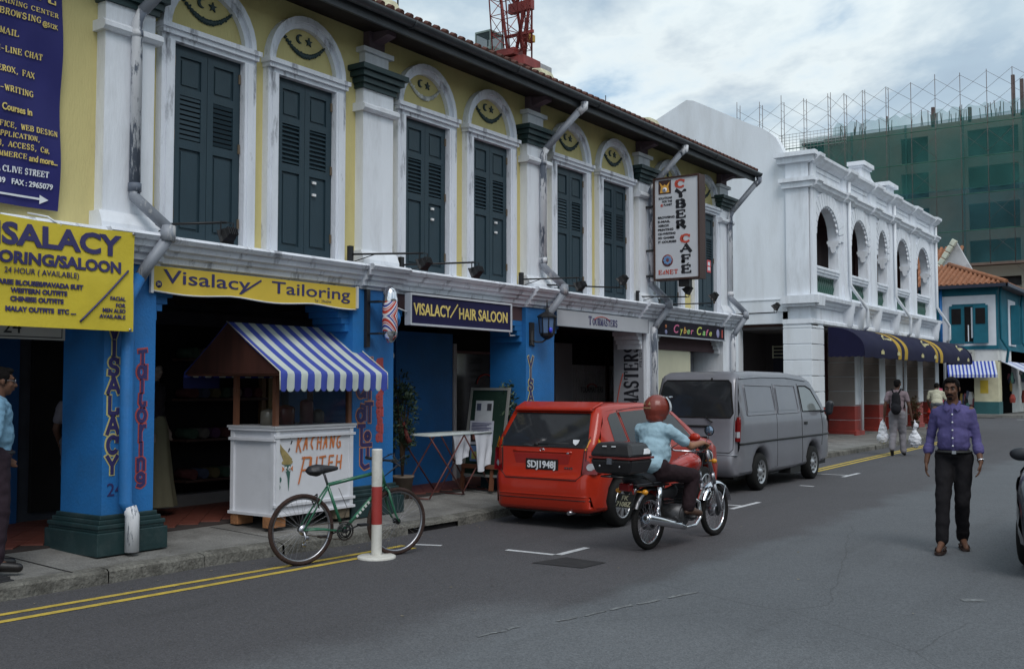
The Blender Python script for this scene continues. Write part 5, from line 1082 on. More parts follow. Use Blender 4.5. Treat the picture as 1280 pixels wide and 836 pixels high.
# passage behind the opening, with a dark gate and a slatted vent
m = MB(); m.box(-12.6, -10.6, 31.6, 31.7, 0, 3.4); m.box(-12.4, -12.3, YA+.35, 31.6, 0, 3.4); obj('passage_wall', m, pm('passage_brown', (.06, .05, .052), .9), WB)
m = MB(); m.box(-12.0, -11.0, 31.5, 31.6, 0, 2.75); obj('gate', m, pm('dark_gate', (.03, .03, .045), .7), WB)
m = MB(); VZ = 2.55
for z in (0, .11, .22, .33): m.box(-12.6+.6, -11.95+.75, 31.42, 31.45, VZ+z, VZ+z+.03)
for x in (-12.0, -11.22): m.box(x, x+.03, 31.41, 31.46, VZ-.02, VZ+.38)
obj('vent_grille', m, CREAM, WB)
# corner pier
m = MB(); m.box(-10.45, FX, YA-.08, YA+.4, 4.15, 8.1); m.box(-10.5, FX+.06, YA-.12, YA+.45, 0, 3.4); obj('corner_pier', m, WHITE, WB)
BEIGE_SHADE = pm('beige_shaded_plaster', (.33, .29, .27), .85, .08, 2)  # beige-grey pier blocks, with the awning's shade put into the colour
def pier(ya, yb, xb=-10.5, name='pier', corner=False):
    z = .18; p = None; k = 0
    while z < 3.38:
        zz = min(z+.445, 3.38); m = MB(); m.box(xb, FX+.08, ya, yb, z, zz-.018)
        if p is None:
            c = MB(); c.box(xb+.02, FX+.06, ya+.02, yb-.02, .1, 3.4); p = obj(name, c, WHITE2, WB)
        obj('block', m, RED if zz < 1.1 else (WHITE2 if corner else BEIGE_SHADE), p, bevel=.012); z = zz; k += 1
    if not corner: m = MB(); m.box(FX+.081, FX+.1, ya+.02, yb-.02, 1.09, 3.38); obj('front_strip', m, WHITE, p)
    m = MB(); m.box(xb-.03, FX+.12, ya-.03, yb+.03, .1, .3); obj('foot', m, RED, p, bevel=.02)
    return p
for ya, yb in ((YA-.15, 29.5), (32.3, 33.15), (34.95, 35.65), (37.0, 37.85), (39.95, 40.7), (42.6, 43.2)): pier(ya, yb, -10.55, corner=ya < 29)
m = MB(); m.box(-13, -12.9, YA+.3, YB, 0, 3.4); obj('shop_wall', m, pm('shop_wall_red', (.12, .05, .045), .8), WB)
m = MB(); m.box(-13, FX-.05, YA+.3, YB, 3.3, 3.38); obj('arcade_ceiling', m, pm('dim_ceiling', (.12, .11, .11), .8), WB)
fl = MB(); fl.box(-13, -9.75, YA-.2, YB+.2, .0, .185); obj('arcade_floor', fl, CONC, WB)
# first floor band: entablature with brackets
def mould(z0, prof, name, par=WB, ra=((YA-.1, YB+.1),), x=FX, mt=WHITE):
    for a, b in ra: m = MB(); m.prof_y([(x-.02, z0)]+[(x+d, z0+z) for d, z in prof]+[(x-.02, z0+prof[-1][1])], a, b); obj(name, m, mt, par)
m = MB(); m.box(-10.6, FX, YA, YB, 3.4, 3.95); obj('band_wall', m, WHITE, WB)
mould(3.9, [(.06, 0), (.08, .05), (.16, .1), (.18, .16), (.26, .2), (.28, .3), (.1, .33)], 'string_course')
mould(3.4, [(.05, 0), (.1, .04), (.1, .12), (.06, .15)], 'lower_moulding')
m = MB(); m.prof_y([(FX, 3.9), (FX+.3, 3.92), (FX+.32, 4.2), (FX, 4.23)], YA-.14, YA+.35); m.box(-10.55, FX+.3, YA-.3, YA-.081, 3.98, 4.2); m.box(-10.55, FX+.2, YA-.2, YA-.082, 3.9, 3.98); m.box(-10.55, FX+.15, YA-.17, YA-.121, 3.42, 3.55); obj('corner_capital', m, WHITE, WB)
for y in (31.75, 32.9, 34.7, 36.95, 39.8, 42.75):
    m = MB(); m.lathe([(.02, 3.32), (.12, 3.36), (.2, 3.5), (.22, 3.75), (.26, 3.9), (.3, 4.2)], (FX+.02, y, 0), 'z', 12); obj('corbel', m, WHITE, WB)
# arched upper wall: strips between and over the openings
def upper():
    m = MB(); t = .30
    xs = [YA]; 
    for a, b in OPN: xs += [a, b]
    xs.append(YB)
    for i in range(0, len(xs), 2): m.box(FX-t, FX, xs[i], xs[i+1], 4.22, 8.0)
    for a, b in OPN:
        c, r = (a+b)/2, (b-a)/2; rz = .92
        n = 18
        for k in range(n):
            y0, y1 = a+(b-a)*k/n, a+(b-a)*(k+1)/n
            z0, z1 = ZS+rz*math.sqrt(max(0, 1-((y0-c)/r)**2)), ZS+rz*math.sqrt(max(0, 1-((y1-c)/r)**2))
            m.add([(x, y, z) for x in (FX-t, FX) for y, z in ((y0, z0), (y1, z1), (y1, 8.0), (y0, 8.0))], [(0, 1, 2, 3), (7, 6, 5, 4), (0, 4, 5, 1)])
    obj('upper_wall', m, WHITE, WB)
upper()
for a, b in OPN:
    c, r = (a+b)/2, (b-a)/2; n = 17
    for k in range(n):      # rusticated voussoirs with a scalloped edge
        t0, t1 = PI*k/n, PI*(k+1)/n; g_ = .012/r
        ri = 1.0; ro = 1.0+.42/r
        def P(t, f): return (c+r*f*math.cos(t), ZS+.92*math.sin(t)*(1 if f == 1 else 1+.42/.92))
        zt_ = 7.26; pts = [P(t0+g_, 1), P(t1-g_, 1), P(t1-g_, ro), P(t0+g_, ro)]
        pts = [(y, min(z, zt_)) for y, z in pts]
        m = MB(); m.prism([(FX+.001, y, z) for y, z in pts], (.05, 0, 0)); obj('voussoir', m, WHITE, WB)
    m = MB()
    for k in range(1, 14):
        t = PI*(k+.5)/15;  m.ell((FX-.01, c+r*.99*math.cos(t), ZS+.92*math.sin(t)), (.04, r*.085, .075), 8, 6)
    obj('arch_scallop', m, WHITE, WB)
    for y, s in ((b, -1),):      # imposts under the arch
        m = MB(); m.prof_y([(FX-.30, ZS+.02), (FX+.08, ZS+.02), (FX+.08, ZS-.06), (FX+.04, ZS-.07), (FX+.04, ZS-.14), (FX-.03, ZS-.16), (FX-.05, ZS-.3), (FX-.08, ZS-.34), (FX-.15, ZS-.34), (FX-.18, ZS-.3), (FX-.2, ZS-.16), (FX-.27, ZS-.14), (FX-.27, ZS-.07), (FX-.30, ZS-.06)], *sorted((y-s*.02, y+s*.13))); obj('impost', m, WHITE, WB)
    m = MB(); m.box(FX-.32, FX+.02, a, b, 4.15, 4.34); m.box(FX-.28, FX-.02, a, b, 4.86, 4.94); m.box(FX-.3, FX+.03, a, b, 4.94, 5.1); m.box(FX-.33, FX+.06, a, b, 5.02, 5.07); bl_ = obj('balustrade', m, WHITE, WB)
    bt = MB(); bt.lathe([(.045, 4.34), (.06, 4.37), (.035, 4.42), (.07, 4.55), (.05, 4.66), (.035, 4.74), (.06, 4.82), (.05, 4.86)], n=8); bm2 = None; nb = int((b-a)/.17)
    me_ = bt.mesh('baluster'); me_.materials.append(pm('green_glazed', (.03, .09, .07), .3, .2, 6))
    for k in range(nb): link('baluster', me_, bl_, None, (FX+.0-OFF[WB.name][0]-.18, a+(b-a)*(k+.5)/nb-OFF[WB.name][1], 0))
m = MB(); m.box(-12.2, -12.1, YA+.3, YB-.3, 4.2, 7.4); m.box(-12.1, FX-.43, YA+.3, YB-.3, 7.3, 7.4); m.box(-12.2, FX-.43, YA+.3, YB-.3, 4.05, 4.15); obj('veranda_wall', m, DKR, WB)
for a, b in OPN:      # louvred folding doors inside the veranda
    m = MB(); m.box(-12.1, -12.06, a, b, 4.2, 6.8); obj('veranda_door', m, pm('veranda_door_red', (.07, .018, .015), .5), WB)
# piers of the upper floor, cornices, parapet
PR2 = [(28.63, 29.0), (31.5, 32.2), (34.32, 35.0), (36.6, 37.35), (39.45, 40.15), (42.5, 43.1)]
for a, b in PR2: m = MB(); m.box(FX, FX+.07, a, b, 4.24, 7.25); m.box(FX, FX+.08, a, b, 7.55, 8.0); obj('pilaster', m, WHITE, WB)
mould(7.25, [(.04, 0), (.08, .05), (.14, .08), (.16, .16), (.22, .19), (.22, .25), (.05, .27)], 'cornice')
for a, b in PR2: mould(7.253, [(.12, 0), (.16, .05), (.22, .08), (.24, .16), (.3, .19), (.3, .25), (.12, .27)], 'cornice', ra=((a-.03, b+.03),))
mould(7.95, [(.04, 0), (.1, .05), (.16, .08), (.2, .14), (.26, .18), (.27, .26), (.05, .3)], 'parapet_coping')
for a, b in PR2: mould(7.953, [(.12, 0), (.18, .05), (.24, .08), (.28, .14), (.34, .18), (.35, .27), (.12, .31)], 'parapet_coping', ra=((a-.03, b+.03),))
m = MB(); m.box(-10.7, FX+.3, YA-.34, YA-.085, 8.13, 8.25); m.box(-10.66, FX+.2, YA-.22, YA-.083, 7.97, 8.13); m.box(-10.6, FX+.24, YA-.25, YA-.084, 7.42, 7.53); m.box(-10.55, FX+.15, YA-.17, YA-.082, 7.26, 7.42); m.box(-10.7, FX+.02, YA-.1, YB, 8.0, 8.1); obj('coping_return', m, WHITE, WB)
for a, b in zip([p[1] for p in PR2][:-1], [p[0] for p in PR2][1:]):
    for z in (7.62, 7.8): m = MB(); m.box(FX+.001, FX+.025, a+.15, b-.15, z, z+.1); obj('parapet_panel', m, WHITE, WB)
m = MB(); m.box(-10.15, FX+.02, 33.6, 34.5, 8.2, 8.75); m.box(-10.22, FX+.14, 33.5, 34.6, 8.75, 8.88); m.box(-10.18, FX+.08, 33.55, 34.55, 8.68, 8.75)
sc = [(34.5, 8.75), (34.75, 8.5), (35.1, 8.42), (36.2, 8.42), (36.5, 8.5)]
m.prism([(-10.1, y, z) for y, z in [(34.5, 8.2)]+sc+[(36.5, 8.2)]], (.3, 0, 0)); m.box(-10.15, FX+.02, 36.5, 37.4, 8.2, 8.55); m.box(-10.22, FX+.14, 36.4, 37.55, 8.55, 8.68); obj('parapet_crest', m, WHITE, WB)
for y in (31.85, 36.98, 42.95):
    m = MB(); m.tube([(FX+.14, y, 7.9), (FX+.14, y, 4.75), (FX+.2, y+.1, 4.6), (FX+.42, y+.75, 4.05), (FX+.42, y+.78, 3.95), (FX+.42, y+.78, 3.5), (FX+.3, y+.8, 3.4)], .05, 8); m.tube([(FX+.2, y+.85, 3.35), (FX+.18, y+.85, .3)], .05, 8); obj('downpipe', m, WHITE2, WB)
# ---- dark blue barrel awning with mustard stripes
AN = thing('shop_awning', 'long dark blue rounded shop awning with mustard stripes under the arches', 'awning', (-9.3, 36, 3), world=True)
NAVY = pm('navy_canvas', (.009, .009, .035), .8, .12, 3); MUST = pm('mustard_canvas', (.42, .27, .035), .75, .1, 4)
y0, y1 = 29.55, 43.9; X0, RX_, RZ = -9.62, 1.02, .62; ztop, zb = 3.36, 2.72
def ap(t): return (X0+RX_*math.sin(t), ztop-RZ*(1-math.cos(t))-.02*t)
segs = []; y = y0
plan = [(3.5, 0), (.38, 1), (.35, 0), (.38, 1), (1.6, 0), (.06, 0), (2.0, 0), (.38, 1), (.35, 0), (.38, 1), (1.6, 0), (.06, 0), (2.9, 0)]
for w_, c_ in plan: segs.append((y, min(y1, y+w_), c_)); y += w_
for ya, yb, c_ in segs:
    if yb <= ya: continue
    m = MB(); n = 12; ny = max(1, int((yb-ya)/.25)); vs_ = []
    for i in range(ny+1):
        yy = ya+(yb-ya)*i/ny
        for k in range(n+1): x, z = ap(PI/2*k/n); bulge = .02*math.sin(PI*((yy-y0) % 1.8)/1.8); vs_.append((x+bulge, yy, z+bulge))
        x, z = ap(PI/2); vs_.append((x+.01, yy, z-.12)); vs_.append((x, yy, z-.2-.035*abs(math.sin(yy*9))))
    q = n+3; N_ = len(vs_); vs_ += [(a-.008, b, c-.006) for a, b, c in vs_]; fs = [(i*q+k, (i+1)*q+k, (i+1)*q+k+1, i*q+k+1) for i in range(ny) for k in range(q-1)]
    m.add(vs_, fs+[tuple(f+N_ for f in reversed(g_)) for g_ in fs], True); obj('canvas_strip', m, MUST if c_ else NAVY, AN)
for yy in (y0, y1):
    m = MB(); p = [(ap(PI/2*k/12)[0], yy, ap(PI/2*k/12)[1]) for k in range(13)]; x, z = ap(PI/2); e = [(x-(x-X0)*k/12, yy, z-.19-.03*abs(math.sin(k*1.6))) for k in range(13)]
    m.prism(p+e, (0, -.008, 0)); obj('end_cloth', m, NAVY, AN)
for yc in (31.9, 36.6, 41.9):
    for dy, s_, z_ in ((0, 'Sur', 2.98),): text('Surc', .42, pm('awning_print', (.6, .55, .3), .7), AN, (X0+RX_*.93, yc, 2.93), u=(-.45, 0, .9), bold=.008, ext=.004, width=.95)
    for dy in (-.75, 1.0):
        m = MB()
        for k in range(3): m.box(X0+RX_+.02, X0+RX_+.03, yc+dy+.11*k, yc+dy+.11*k+.07, 2.6, 2.6+.1+.04*(k % 2))
        obj('valance_print', m, MATS['awning_print'], AN)
# ---- fire hydrant
HY = thing('fire_hydrant', 'red fire hydrant on the far pavement by the arcade', 'hydrant', (-8.9, 38.3, .16))
m = MB(); m.lathe([(.15, 0), (.15, .05), (.11, .06), (.11, .55), (.14, .56), (.14, .6), (.11, .61), (.1, .68), (.05, .76), (.03, .82), (0, .82)], n=16); m.cyl((-.2, 0, .45), (.2, 0, .45), .05, n=10); m.cyl((0, 0, .4), (.02, -.2, .4), .07, n=10); obj('hydrant_body', m, pm('hydrant_red', (.4, .03, .02), .4), HY, loc=(0, 0, 0))
shrub('small plant with reddish blooms behind the fire hydrant', -9.35, 38.0, .17, 1.15, .28, 500, 5, pm('red_green_leaf', (.10, .07, .03), .6, .5, 15), leaf=.06)

# ================================================================ TEAL CORNER SHOP
TB = thing('corner_shophouse', 'teal corner shophouse with orange tiled roof and white window surrounds', 'shophouse', (-12, 62, 0), world=True)
TEAL = pm('teal_paint', (.016, .125, .175), .7, .15, 1.5, dirt=.4, dscale=1, dcol=(.03, .09, .12)); TW_ = pm('off_white_wall', (.6, .6, .58), .85, .1, 1, dirt=.7, dscale=1.2, dcol=(.22, .22, .21))
CX, CY_ = -10.6, 60.6; ZE = 7.08
m = MB(); m.box(-22, CX, CY_, 84, 3.7, ZE); obj('upper_wall', m, TEAL, TB)
m = MB(); m.box(-22, CX, CY_+4, 84, 0, 3.7); m.box(-22, -16, CY_, CY_+4, 0, 3.7); m.box(-22, CX-.05, CY_+.05, CY_+4, 2.95, 3.7); m.box(CX-4, CX, CY_, 84, 2.95, 3.7); obj('lower_wall', m, TW_, TB)
m = MB(); m.box(CX-1.2, CX, CY_-.02, CY_+1.0, .8, 3.0); cp = obj('corner_pillar', m, pm('pale_yellow_wall', (.6, .57, .4), .8), TB)
m = MB(); m.box(CX-1.22, CX+.03, CY_-.05, CY_+1.03, 0, .8); obj('pillar_foot', m, pm('teal_green_foot', (.02, .10, .11), .6), cp)
m = MB(); m.box(CX-.9, CX-.5, CY_-.03, CY_-.02, 1.25, 1.95); obj('poster', m, pm('poster_yellow', (.55, .4, .04), .6), cp)
m = MB(); m.box(CX-1.6, CX-1.2, CY_+3.5, CY_+3.6, 0, 3); m.box(-16, CX, CY_+3.9, CY_+3.98, .0, 3); obj('shop_interior', m, DARK, TB)
m = MB(); m.box(-22, CX+.06, CY_-.06, CY_, 3.62, 3.82); m.box(-22, CX+.08, CY_-.08, CY_, ZE-.3, ZE-.1); m.box(CX, CX+.06, CY_, 84, 3.62, 3.82); obj('string_course', m, TEAL, TB)
def twin(x, z0, z1, w):
    m = MB(); m.box(x-w-.55, x+w+.5, CY_-.03, CY_, z0-.35, z1+.45); a = obj('window', m, pm('window_surround', (.68, .7, .75), .7, .05), TB)
    m = MB(); m.box(x-w, x+w, CY_-.06, CY_-.03, z0, z1); obj('frame', m, TEAL, a); m = MB(); m.box(x-.22, x+.22, CY_-.062, CY_-.06, z0+.1, z1-.15); obj('opening', m, DARK, a)
    for s in (-1, 1):
        m = MB(); xo = x+s*(w+.02); m.bar((x+s*.24, CY_-.1, z0+.0), (x+s*.24, CY_-.1, z1), .05, .05); q0, q1 = sorted((x+s*.26, x+s*(.26+w*.85)))
        m.box(q0, q1, CY_-.14-.1*(s > 0), CY_-.10, z0, z1-.1); sh_ = obj('shutter', m, TEAL, a)
        m = MB(); m.box(q0+.12, q1-.12, CY_-.16-.1*(s > 0), CY_-.142-.1*(s > 0), z1-1.1, z1-.25); obj('pane', m, DARK, sh_)
    m = MB(); m.box(x+.12, x+.2, CY_-.09, CY_-.063, z0+.3, z1-.2); m.box(x-.05, x-.0, CY_-.09, CY_-.063, z0+.1, z0+1.0); obj('curtain', m, WHITE, a)
twin(-12.0, 3.95, 6.1, .85)
for y in (65, 70.5, 76):
    m = MB(); m.box(CX, CX+.03, y-1.1, y+1.1, 3.9, 6.5); a = obj('window', m, MATS['window_surround'], TB); m = MB(); m.box(CX+.03, CX+.06, y-.5, y+.5, 4.0, 6.2); obj('opening', m, DARK, a)
    m = MB(); m.box(CX+.06, CX+.5, y-.6, y-.52, 4.0, 6.2); m.box(CX+.06, CX+.4, y+.52, y+.6, 4.0, 6.2); obj('shutter', m, TEAL, a)
for y in (CY_+.3, 67.6, 73.5): m = MB(); m.tube([(CX+.2, y, ZE), (CX+.1, y+.1, ZE-.6), (CX+.12, y+.1, 4.2), (CX+.4, y+.5, 3.6), (CX+.3, y+.5, 2.9)], .07, 8); obj('downpipe', m, TEAL, TB)
m = MB(); m.box(-21.9, -13.3, CY_-.13, CY_-.06, 5.2, ZE); m.tube([(-13.5, CY_-.2, ZE), (-13.5, CY_-.2, 3.7)], .07, 8); obj('downpipe', MB().tube([(-13.4, CY_-.2, ZE), (-13.4, CY_-.2, 3.7)], .08, 8), BLUE, TB)
# hipped tile roof with a gabled parapet behind
hx0, hx1 = -22, CX+.6; rz_ = 9.0
m = MB(); A_ = (hx1, CY_-.6, ZE); B_ = (-22, CY_-.6, ZE); C_ = (-13.5, CY_+2.4, 8.5); D_ = (-22, CY_+2.4, 8.5); E_ = (hx1, 84, ZE); F_ = (-13.5, 84, 8.5)
m.add([A_, B_, C_, D_, E_, F_, (-22, 84, ZE)], [(0, 2, 3, 1), (0, 4, 5, 2), (1, 3, 5, 6)]); obj('roof', m, ORANGE, TB)
def ribs(P0, P1, Q0, Q1, n, r, nm='roof_tile_rib'):
    mb = MB()
    for k in range(n):
        t = (k+.5)/n; a = Vector(P0).lerp(Vector(P1), t); b = Vector(Q0).lerp(Vector(Q1), t); mb.tube([a+Vector((0, 0, .03)), b+Vector((0, 0, .03))], r, 6, smooth=False)
    return mb
mb = ribs(B_, (-13.7, CY_-.6, ZE), D_, C_, 34, .09); n = 13
for k in range(n): t = (k+.5)/n; a = Vector((-13.7, CY_-.6, ZE)).lerp(Vector(A_), t); b = Vector(C_).lerp(Vector(A_), t); mb.tube([a+Vector((0, 0, .03)), b+Vector((0, 0, .03))], .09, 6, smooth=False)
n = 70
for k in range(n): t = (k+.5)/n; a = Vector(A_).lerp(Vector(E_), t); top = Vector((-13.5, a.y, 8.5)) if a.y > CY_+2.4 else Vector(C_).lerp(Vector(A_), 1-(a.y-A_[1])/3.0); mb.tube([a+Vector((0, 0, .03)), top+Vector((0, 0, .03))], .09, 5, smooth=False)
tag(obj('roof_tile_rib', mb, ORANGE, TB), kind='stuff')
m = MB(); m.tube([Vector(A_)+Vector((0, 0, .08)), Vector(C_)+Vector((0, 0, .08))], .14, 8); obj('hip_ridge', m, ORANGE, TB)
m = MB(); m.box(-22, hx1+.08, CY_-.72, CY_-.6, ZE-.16, ZE+.02); m.box(hx1, hx1+.12, CY_-.72, 84, ZE-.16, ZE+.02); obj('gutter', m, pm('blue_black_gutter', (.015, .02, .04), .5), TB)
m = MB(); m.box(-22, hx1, CY_-.6, CY_, ZE-.1, ZE-.06); m.box(CX, hx1, CY_, 84, ZE-.1, ZE-.06); obj('soffit', m, BROWN, TB)
m = MB(); m.prism([(-14.75, CY_+4.5, 8.1), (-13.6, CY_+4.5, 10.1), (-13.5, CY_+4.5, 10.1), (-12.4, CY_+4.5, 7.9)], (0, .4, 0)); obj('gable_wall', m, pm('grey_white_gable', (.5, .51, .53), .9, .15, .8, dirt=.5, dscale=1), TB)
for k in range(6):
    a = Vector((-14.85, CY_+4.3, 8.1)).lerp(Vector((-13.5, CY_+4.3, 10.25)), k/6); b = Vector((-14.85, CY_+4.3, 8.1)).lerp(Vector((-13.5, CY_+4.3, 10.25)), (k+.93)/6)
    m = MB(); m.bar(a, b, .4, .3); obj('coping_stone', m, pm('mossy_coping', (.6, .62, .52), .9, .25, 3), TB, bevel=.05)
mb = MB(); mb.add([(-22, CY_+4.6, 7.9), (-14, CY_+4.6, 7.9), (-14, CY_+8, 10.2), (-22, CY_+8, 10.2)], [(0, 1, 2, 3)]); obj('rear_roof', mb, ORANGE, TB)
mb = MB()
for k in range(28): x = -22+k*.3; mb.tube([(x, CY_+4.6, 7.95), (x, CY_+8, 10.25)], .11, 6, smooth=False)
tag(obj('rear_roof_rib', mb, ORANGE, TB), kind='stuff')
# shop board, awnings and hung goods
SB = thing('shop_board', 'faded grey board with two lines of small letters over the striped corner shop awning', 'sign', (-12.6, 60.4, 3), world=True)
m = MB(); m.box(-13.3, -11.75, CY_-.12, CY_-.07, 3.05, 3.6); obj('board', m, pm('faded_board', (.42, .42, .38), .7, .1, 2), SB)
rg = random.Random(3)
for z in (3.38, 3.15):
    m = MB(); x = -13.2
    while x < -11.9: w_ = rg.uniform(.05, .11); m.box(x, x+w_, CY_-.126, CY_-.122, z, z+.1); x += w_+rg.uniform(.02, .07)
    obj('faded_print_line', m, pm('faded_print', (.2, .19, .19), .7), SB)
def shop_awning(label, x0_, x1_, y_, z0_, z1_, out, axis, mt, n):
    t = thing('shop_awning', label, 'awning', ((x0_+x1_)/2 if axis == 'x' else x0_, y_ if axis == 'x' else (y_+x1_)/2, z1_), world=True)
    m = MB()
    for k in range(n):
        if axis == 'x':
            a, b = x0_+(x1_-x0_)*k/n, x0_+(x1_-x0_)*(k+1)/n; P = [(a, y_, z0_), (b, y_, z0_), (b+.35, y_-out, z1_), (a+.35, y_-out, z1_)]; Q = [(a+.35, y_-out, z1_), (b+.35, y_-out, z1_), (b+.35, y_-out, z1_-.16), (a+.35, y_-out, z1_-.16)]
        else:
            a, b = y_+(x1_-y_)*k/n, y_+(x1_-y_)*(k+1)/n; P = [(x0_, a, z0_), (x0_, b, z0_), (x0_+out, b, z1_), (x0_+out, a, z1_)]; Q = [(x0_+out, a, z1_), (x0_+out, b, z1_), (x0_+out, b, z1_-.3), (x0_+out, a, z1_-.3)]
        m = MB(); m.prism(P, (0, 0, -.02)); m.prism(Q, (0, -.02, 0) if axis == 'x' else (-.02, 0, 0)); obj('stripe', m, mt[k % len(mt)], t)
    return t
ab, aw = pm('awning_blue', (.05, .08, .36), .8), pm('awning_white', (.55, .58, .68), .8)
shop_awning('small blue and white striped awning over the corner shop entrance', -13.2, -10.75, CY_, 3.0, 2.25, 1.3, 'x', [ab, aw], 26)
shop_awning('pale blue awning on the street side of the corner shop, the nearer one', CX+.05, 66.5, 61.2, 3.0, 2.2, 1.5, 'y', [aw, aw, aw, pm('awning_pale_blue', (.2, .24, .5), .8)], 8)
shop_awning('pale blue awning on the street side of the corner shop, the farther one', CX+.05, 74, 67, 3.0, 2.2, 1.5, 'y', [aw, aw, MATS['awning_pale_blue'], aw], 8)
rg = random.Random(5); goods = [pm('goods_%d' % i, c, .7) for i, c in enumerate([(.25, .05, .04), (.3, .2, .06), (.12, .14, .2), (.5, .5, .5), (.05, .07, .12), (.28, .1, .12), (.1, .2, .18), (.03, .03, .03)])]
for i in range(46):
    y = rg.uniform(61.3, 76) if i < 34 else 60.9; x = CX+rg.uniform(.1, .9) if i < 34 else rg.uniform(-13.0, -11.9); z = rg.uniform(.5, 2.4) if i < 34 else rg.uniform(.5, 1.2); w_, h_ = rg.uniform(.15, .4), rg.uniform(.25, .7)
    m = MB(); m.lathe([(0, -h_/2), (w_*.4, -h_/2), (w_*.5, 0), (w_*.25, h_/2), (0, h_/2)], n=6, smooth=False); o_ = obj('hanging_bag' if z > 1.4 else 'stacked_goods', m, goods[i % 8]); o_.location = (x, y, z)
    cw = ['red', 'orange', 'slate blue', 'white', 'navy', 'rose', 'sea green', 'black'][i % 8]; tag(o_, cw+(' bag or garment hung for sale at the open front of the corner shop' if z > 1.4 else ' goods piled at the open front of the corner shop'), 'goods', 'bags hung at the corner shop' if z > 1.4 else 'goods piled at the corner shop')
m = MB(); m.lathe([(.02, 1.45), (.2, 1.4), (.28, 1.2), (.33, .3), (.3, .1), (0, .1)], (-13.2, 58.6, .1), n=10); tag(obj('hanging_dress', m, pm('pink_cloth', (.35, .06, .11), .8, .2, 3)), 'pink dress displayed beside the corner shop entrance, behind the man in purple', 'dress')
m = MB(); m.lathe([(.02, 3.0), (.25, 2.9), (.3, 2.4), (.2, 1.9), (0, 1.9)], (-13.7, 59.4, 0), n=10); tag(obj('hanging_dress', m, pm('red_cloth', (.35, .03, .04), .8, .2, 3)), 'red garment hung high left of the corner shop entrance', 'dress')
m = MB(); m.box(-16, CX+1.4, CY_-1.6, CY_, 0, .14); m.box(CX, CX+1.4, CY_, 84, 0, .139); tag(obj('far_pavement', m, CONC), kind='structure')
# white low wall of the next house down the street
FB = thing('far_house', 'pale blue and white house far down the street past the corner shop', 'house', (-10, 90, 0), world=True)
m = MB(); m.box(-24, -10.7, 84.2, 104, 0, 5.6); obj('wall', m, pm('window_surround'), FB); m = MB(); 
for y in (86, 91, 96): m.box(-10.7, -10.66, y, y+2, 3.4, 5.0)
obj('shutter', m, pm('pale_teal', (.1, .3, .35), .6), FB)

# ================================================================ SCAFFOLDED BUILDING SITE
CS = thing('construction_block', 'unfinished concrete block wrapped in green netting behind the roofs', 'building', (-25, 87, 0), world=True)
CG = pm('raw_concrete_dim', (.30, .28, .23), .9, .15, .12, dirt=.3, dscale=.15); SY = 85.6; FLH = 2.86
zf = [22.2-FLH*k for k in range(9)]
cols = [(-21.9, -18.9), (-16.9, -12.9)]
m = MB()
xs = [-31.0, -27.2, -25.6, -21.9, -19.6, -16.9, -12.7, -12.2, -8.3, -7.3]; opn = {1: 0, 3: 1, 5: 1, 7: 1}
bands = [(-29.8, 20.9)]
for k in range(8):
    zt_, zb_ = zf[k], zf[k+1]; m.box(-30 if k else -28, -7, SY, SY+.3, zt_-.85, zt_)
    for a, b in ((-30 if k else -28, -25.6), (-25.6, -21.8), (-19.7, -16.8), (-13.2, -12.4), (-8.5, -7)): m.box(a, b, SY, SY+.3, zb_, zt_-.85)
obj('concrete_wall', m, CG, CS)
m = MB(); m.box(-30, -7, SY+3, SY+3.2, 0, 22); 
for k in range(8): m.box(-30, -7, SY+.3, SY+3, zf[k]-.2, zf[k]-.02)
obj('floor_slab', m, pm('slab_dark', (.035, .04, .04), .9), CS)
m = MB(); m.box(-44, -30, SY+5, SY+5.3, 6, 20.5); m.box(-30.4, -24.5, SY+4, SY+4.3, 6, 22.9); obj('rear_wall', m, CG, CS)
def net(name='netting', a=.62, col=(.022, .085, .07)):
    m = bpy.data.materials.new(name); m.use_nodes = True; nt = m.node_tree; N = nt.nodes; L = nt.links; b = N['Principled BSDF']; b.inputs['Roughness'].default_value = .9
    tc = N.new('ShaderNodeTexCoord'); n = N.new('ShaderNodeTexNoise'); n.inputs['Scale'].default_value = .35; n.inputs['Detail'].default_value = 5; L.new(tc.outputs['Object'], n.inputs['Vector'])
    r = N.new('ShaderNodeValToRGB'); r.color_ramp.elements[0].color = (*[c*.7 for c in col], 1); r.color_ramp.elements[1].color = (*[c*1.3 for c in col], 1); L.new(n.outputs['Fac'], r.inputs[0]); L.new(r.outputs[0], b.inputs['Base Color'])
    mr = N.new('ShaderNodeMapRange'); L.new(n.outputs['Fac'], mr.inputs[0]); mr.inputs[1].default_value = .35; mr.inputs[2].default_value = .65; mr.inputs[3].default_value = a-.08; mr.inputs[4].default_value = a+.1; L.new(mr.outputs[0], b.inputs['Alpha']); return m
def sheet_net(x0_, x1_, z0_, z1_, y_, mt, nx=10, nz=4, top=0, par=CS, sag=.12):
    m = MB(); vs_ = [(x0_+(x1_-x0_)*i/nx, y_+sag*math.sin(i*1.9+j)*.6, z0_+(z1_-z0_)*j/nz+(top*abs(math.sin(i*1.1)) if j == nz else 0)) for i in range(nx+1) for j in range(nz+1)]
    m.add(vs_, [(i*(nz+1)+j, (i+1)*(nz+1)+j, (i+1)*(nz+1)+j+1, i*(nz+1)+j+1) for i in range(nx) for j in range(nz)], True); return obj('net_sheet', m, mt, par)
NT1, NT2, NT3 = net('netting_a', .62, (.026, .130, .118)), net('netting_b', .58, (.024, .10, .115)), net('netting_c', .34, (.05, .24, .22))
k = 0; x = -29.8
while x < -7.2:
    w_ = 4.4; 
    for z1_, z0_, mt in ((22.3, 16.7, NT1), (16.8, 10.9, NT2)): sheet_net(x, min(-7.1, x+w_), z0_, z1_, 84.95-.02*(k % 2), mt, 8, 5, 0)
    x += w_-.15; k += 1
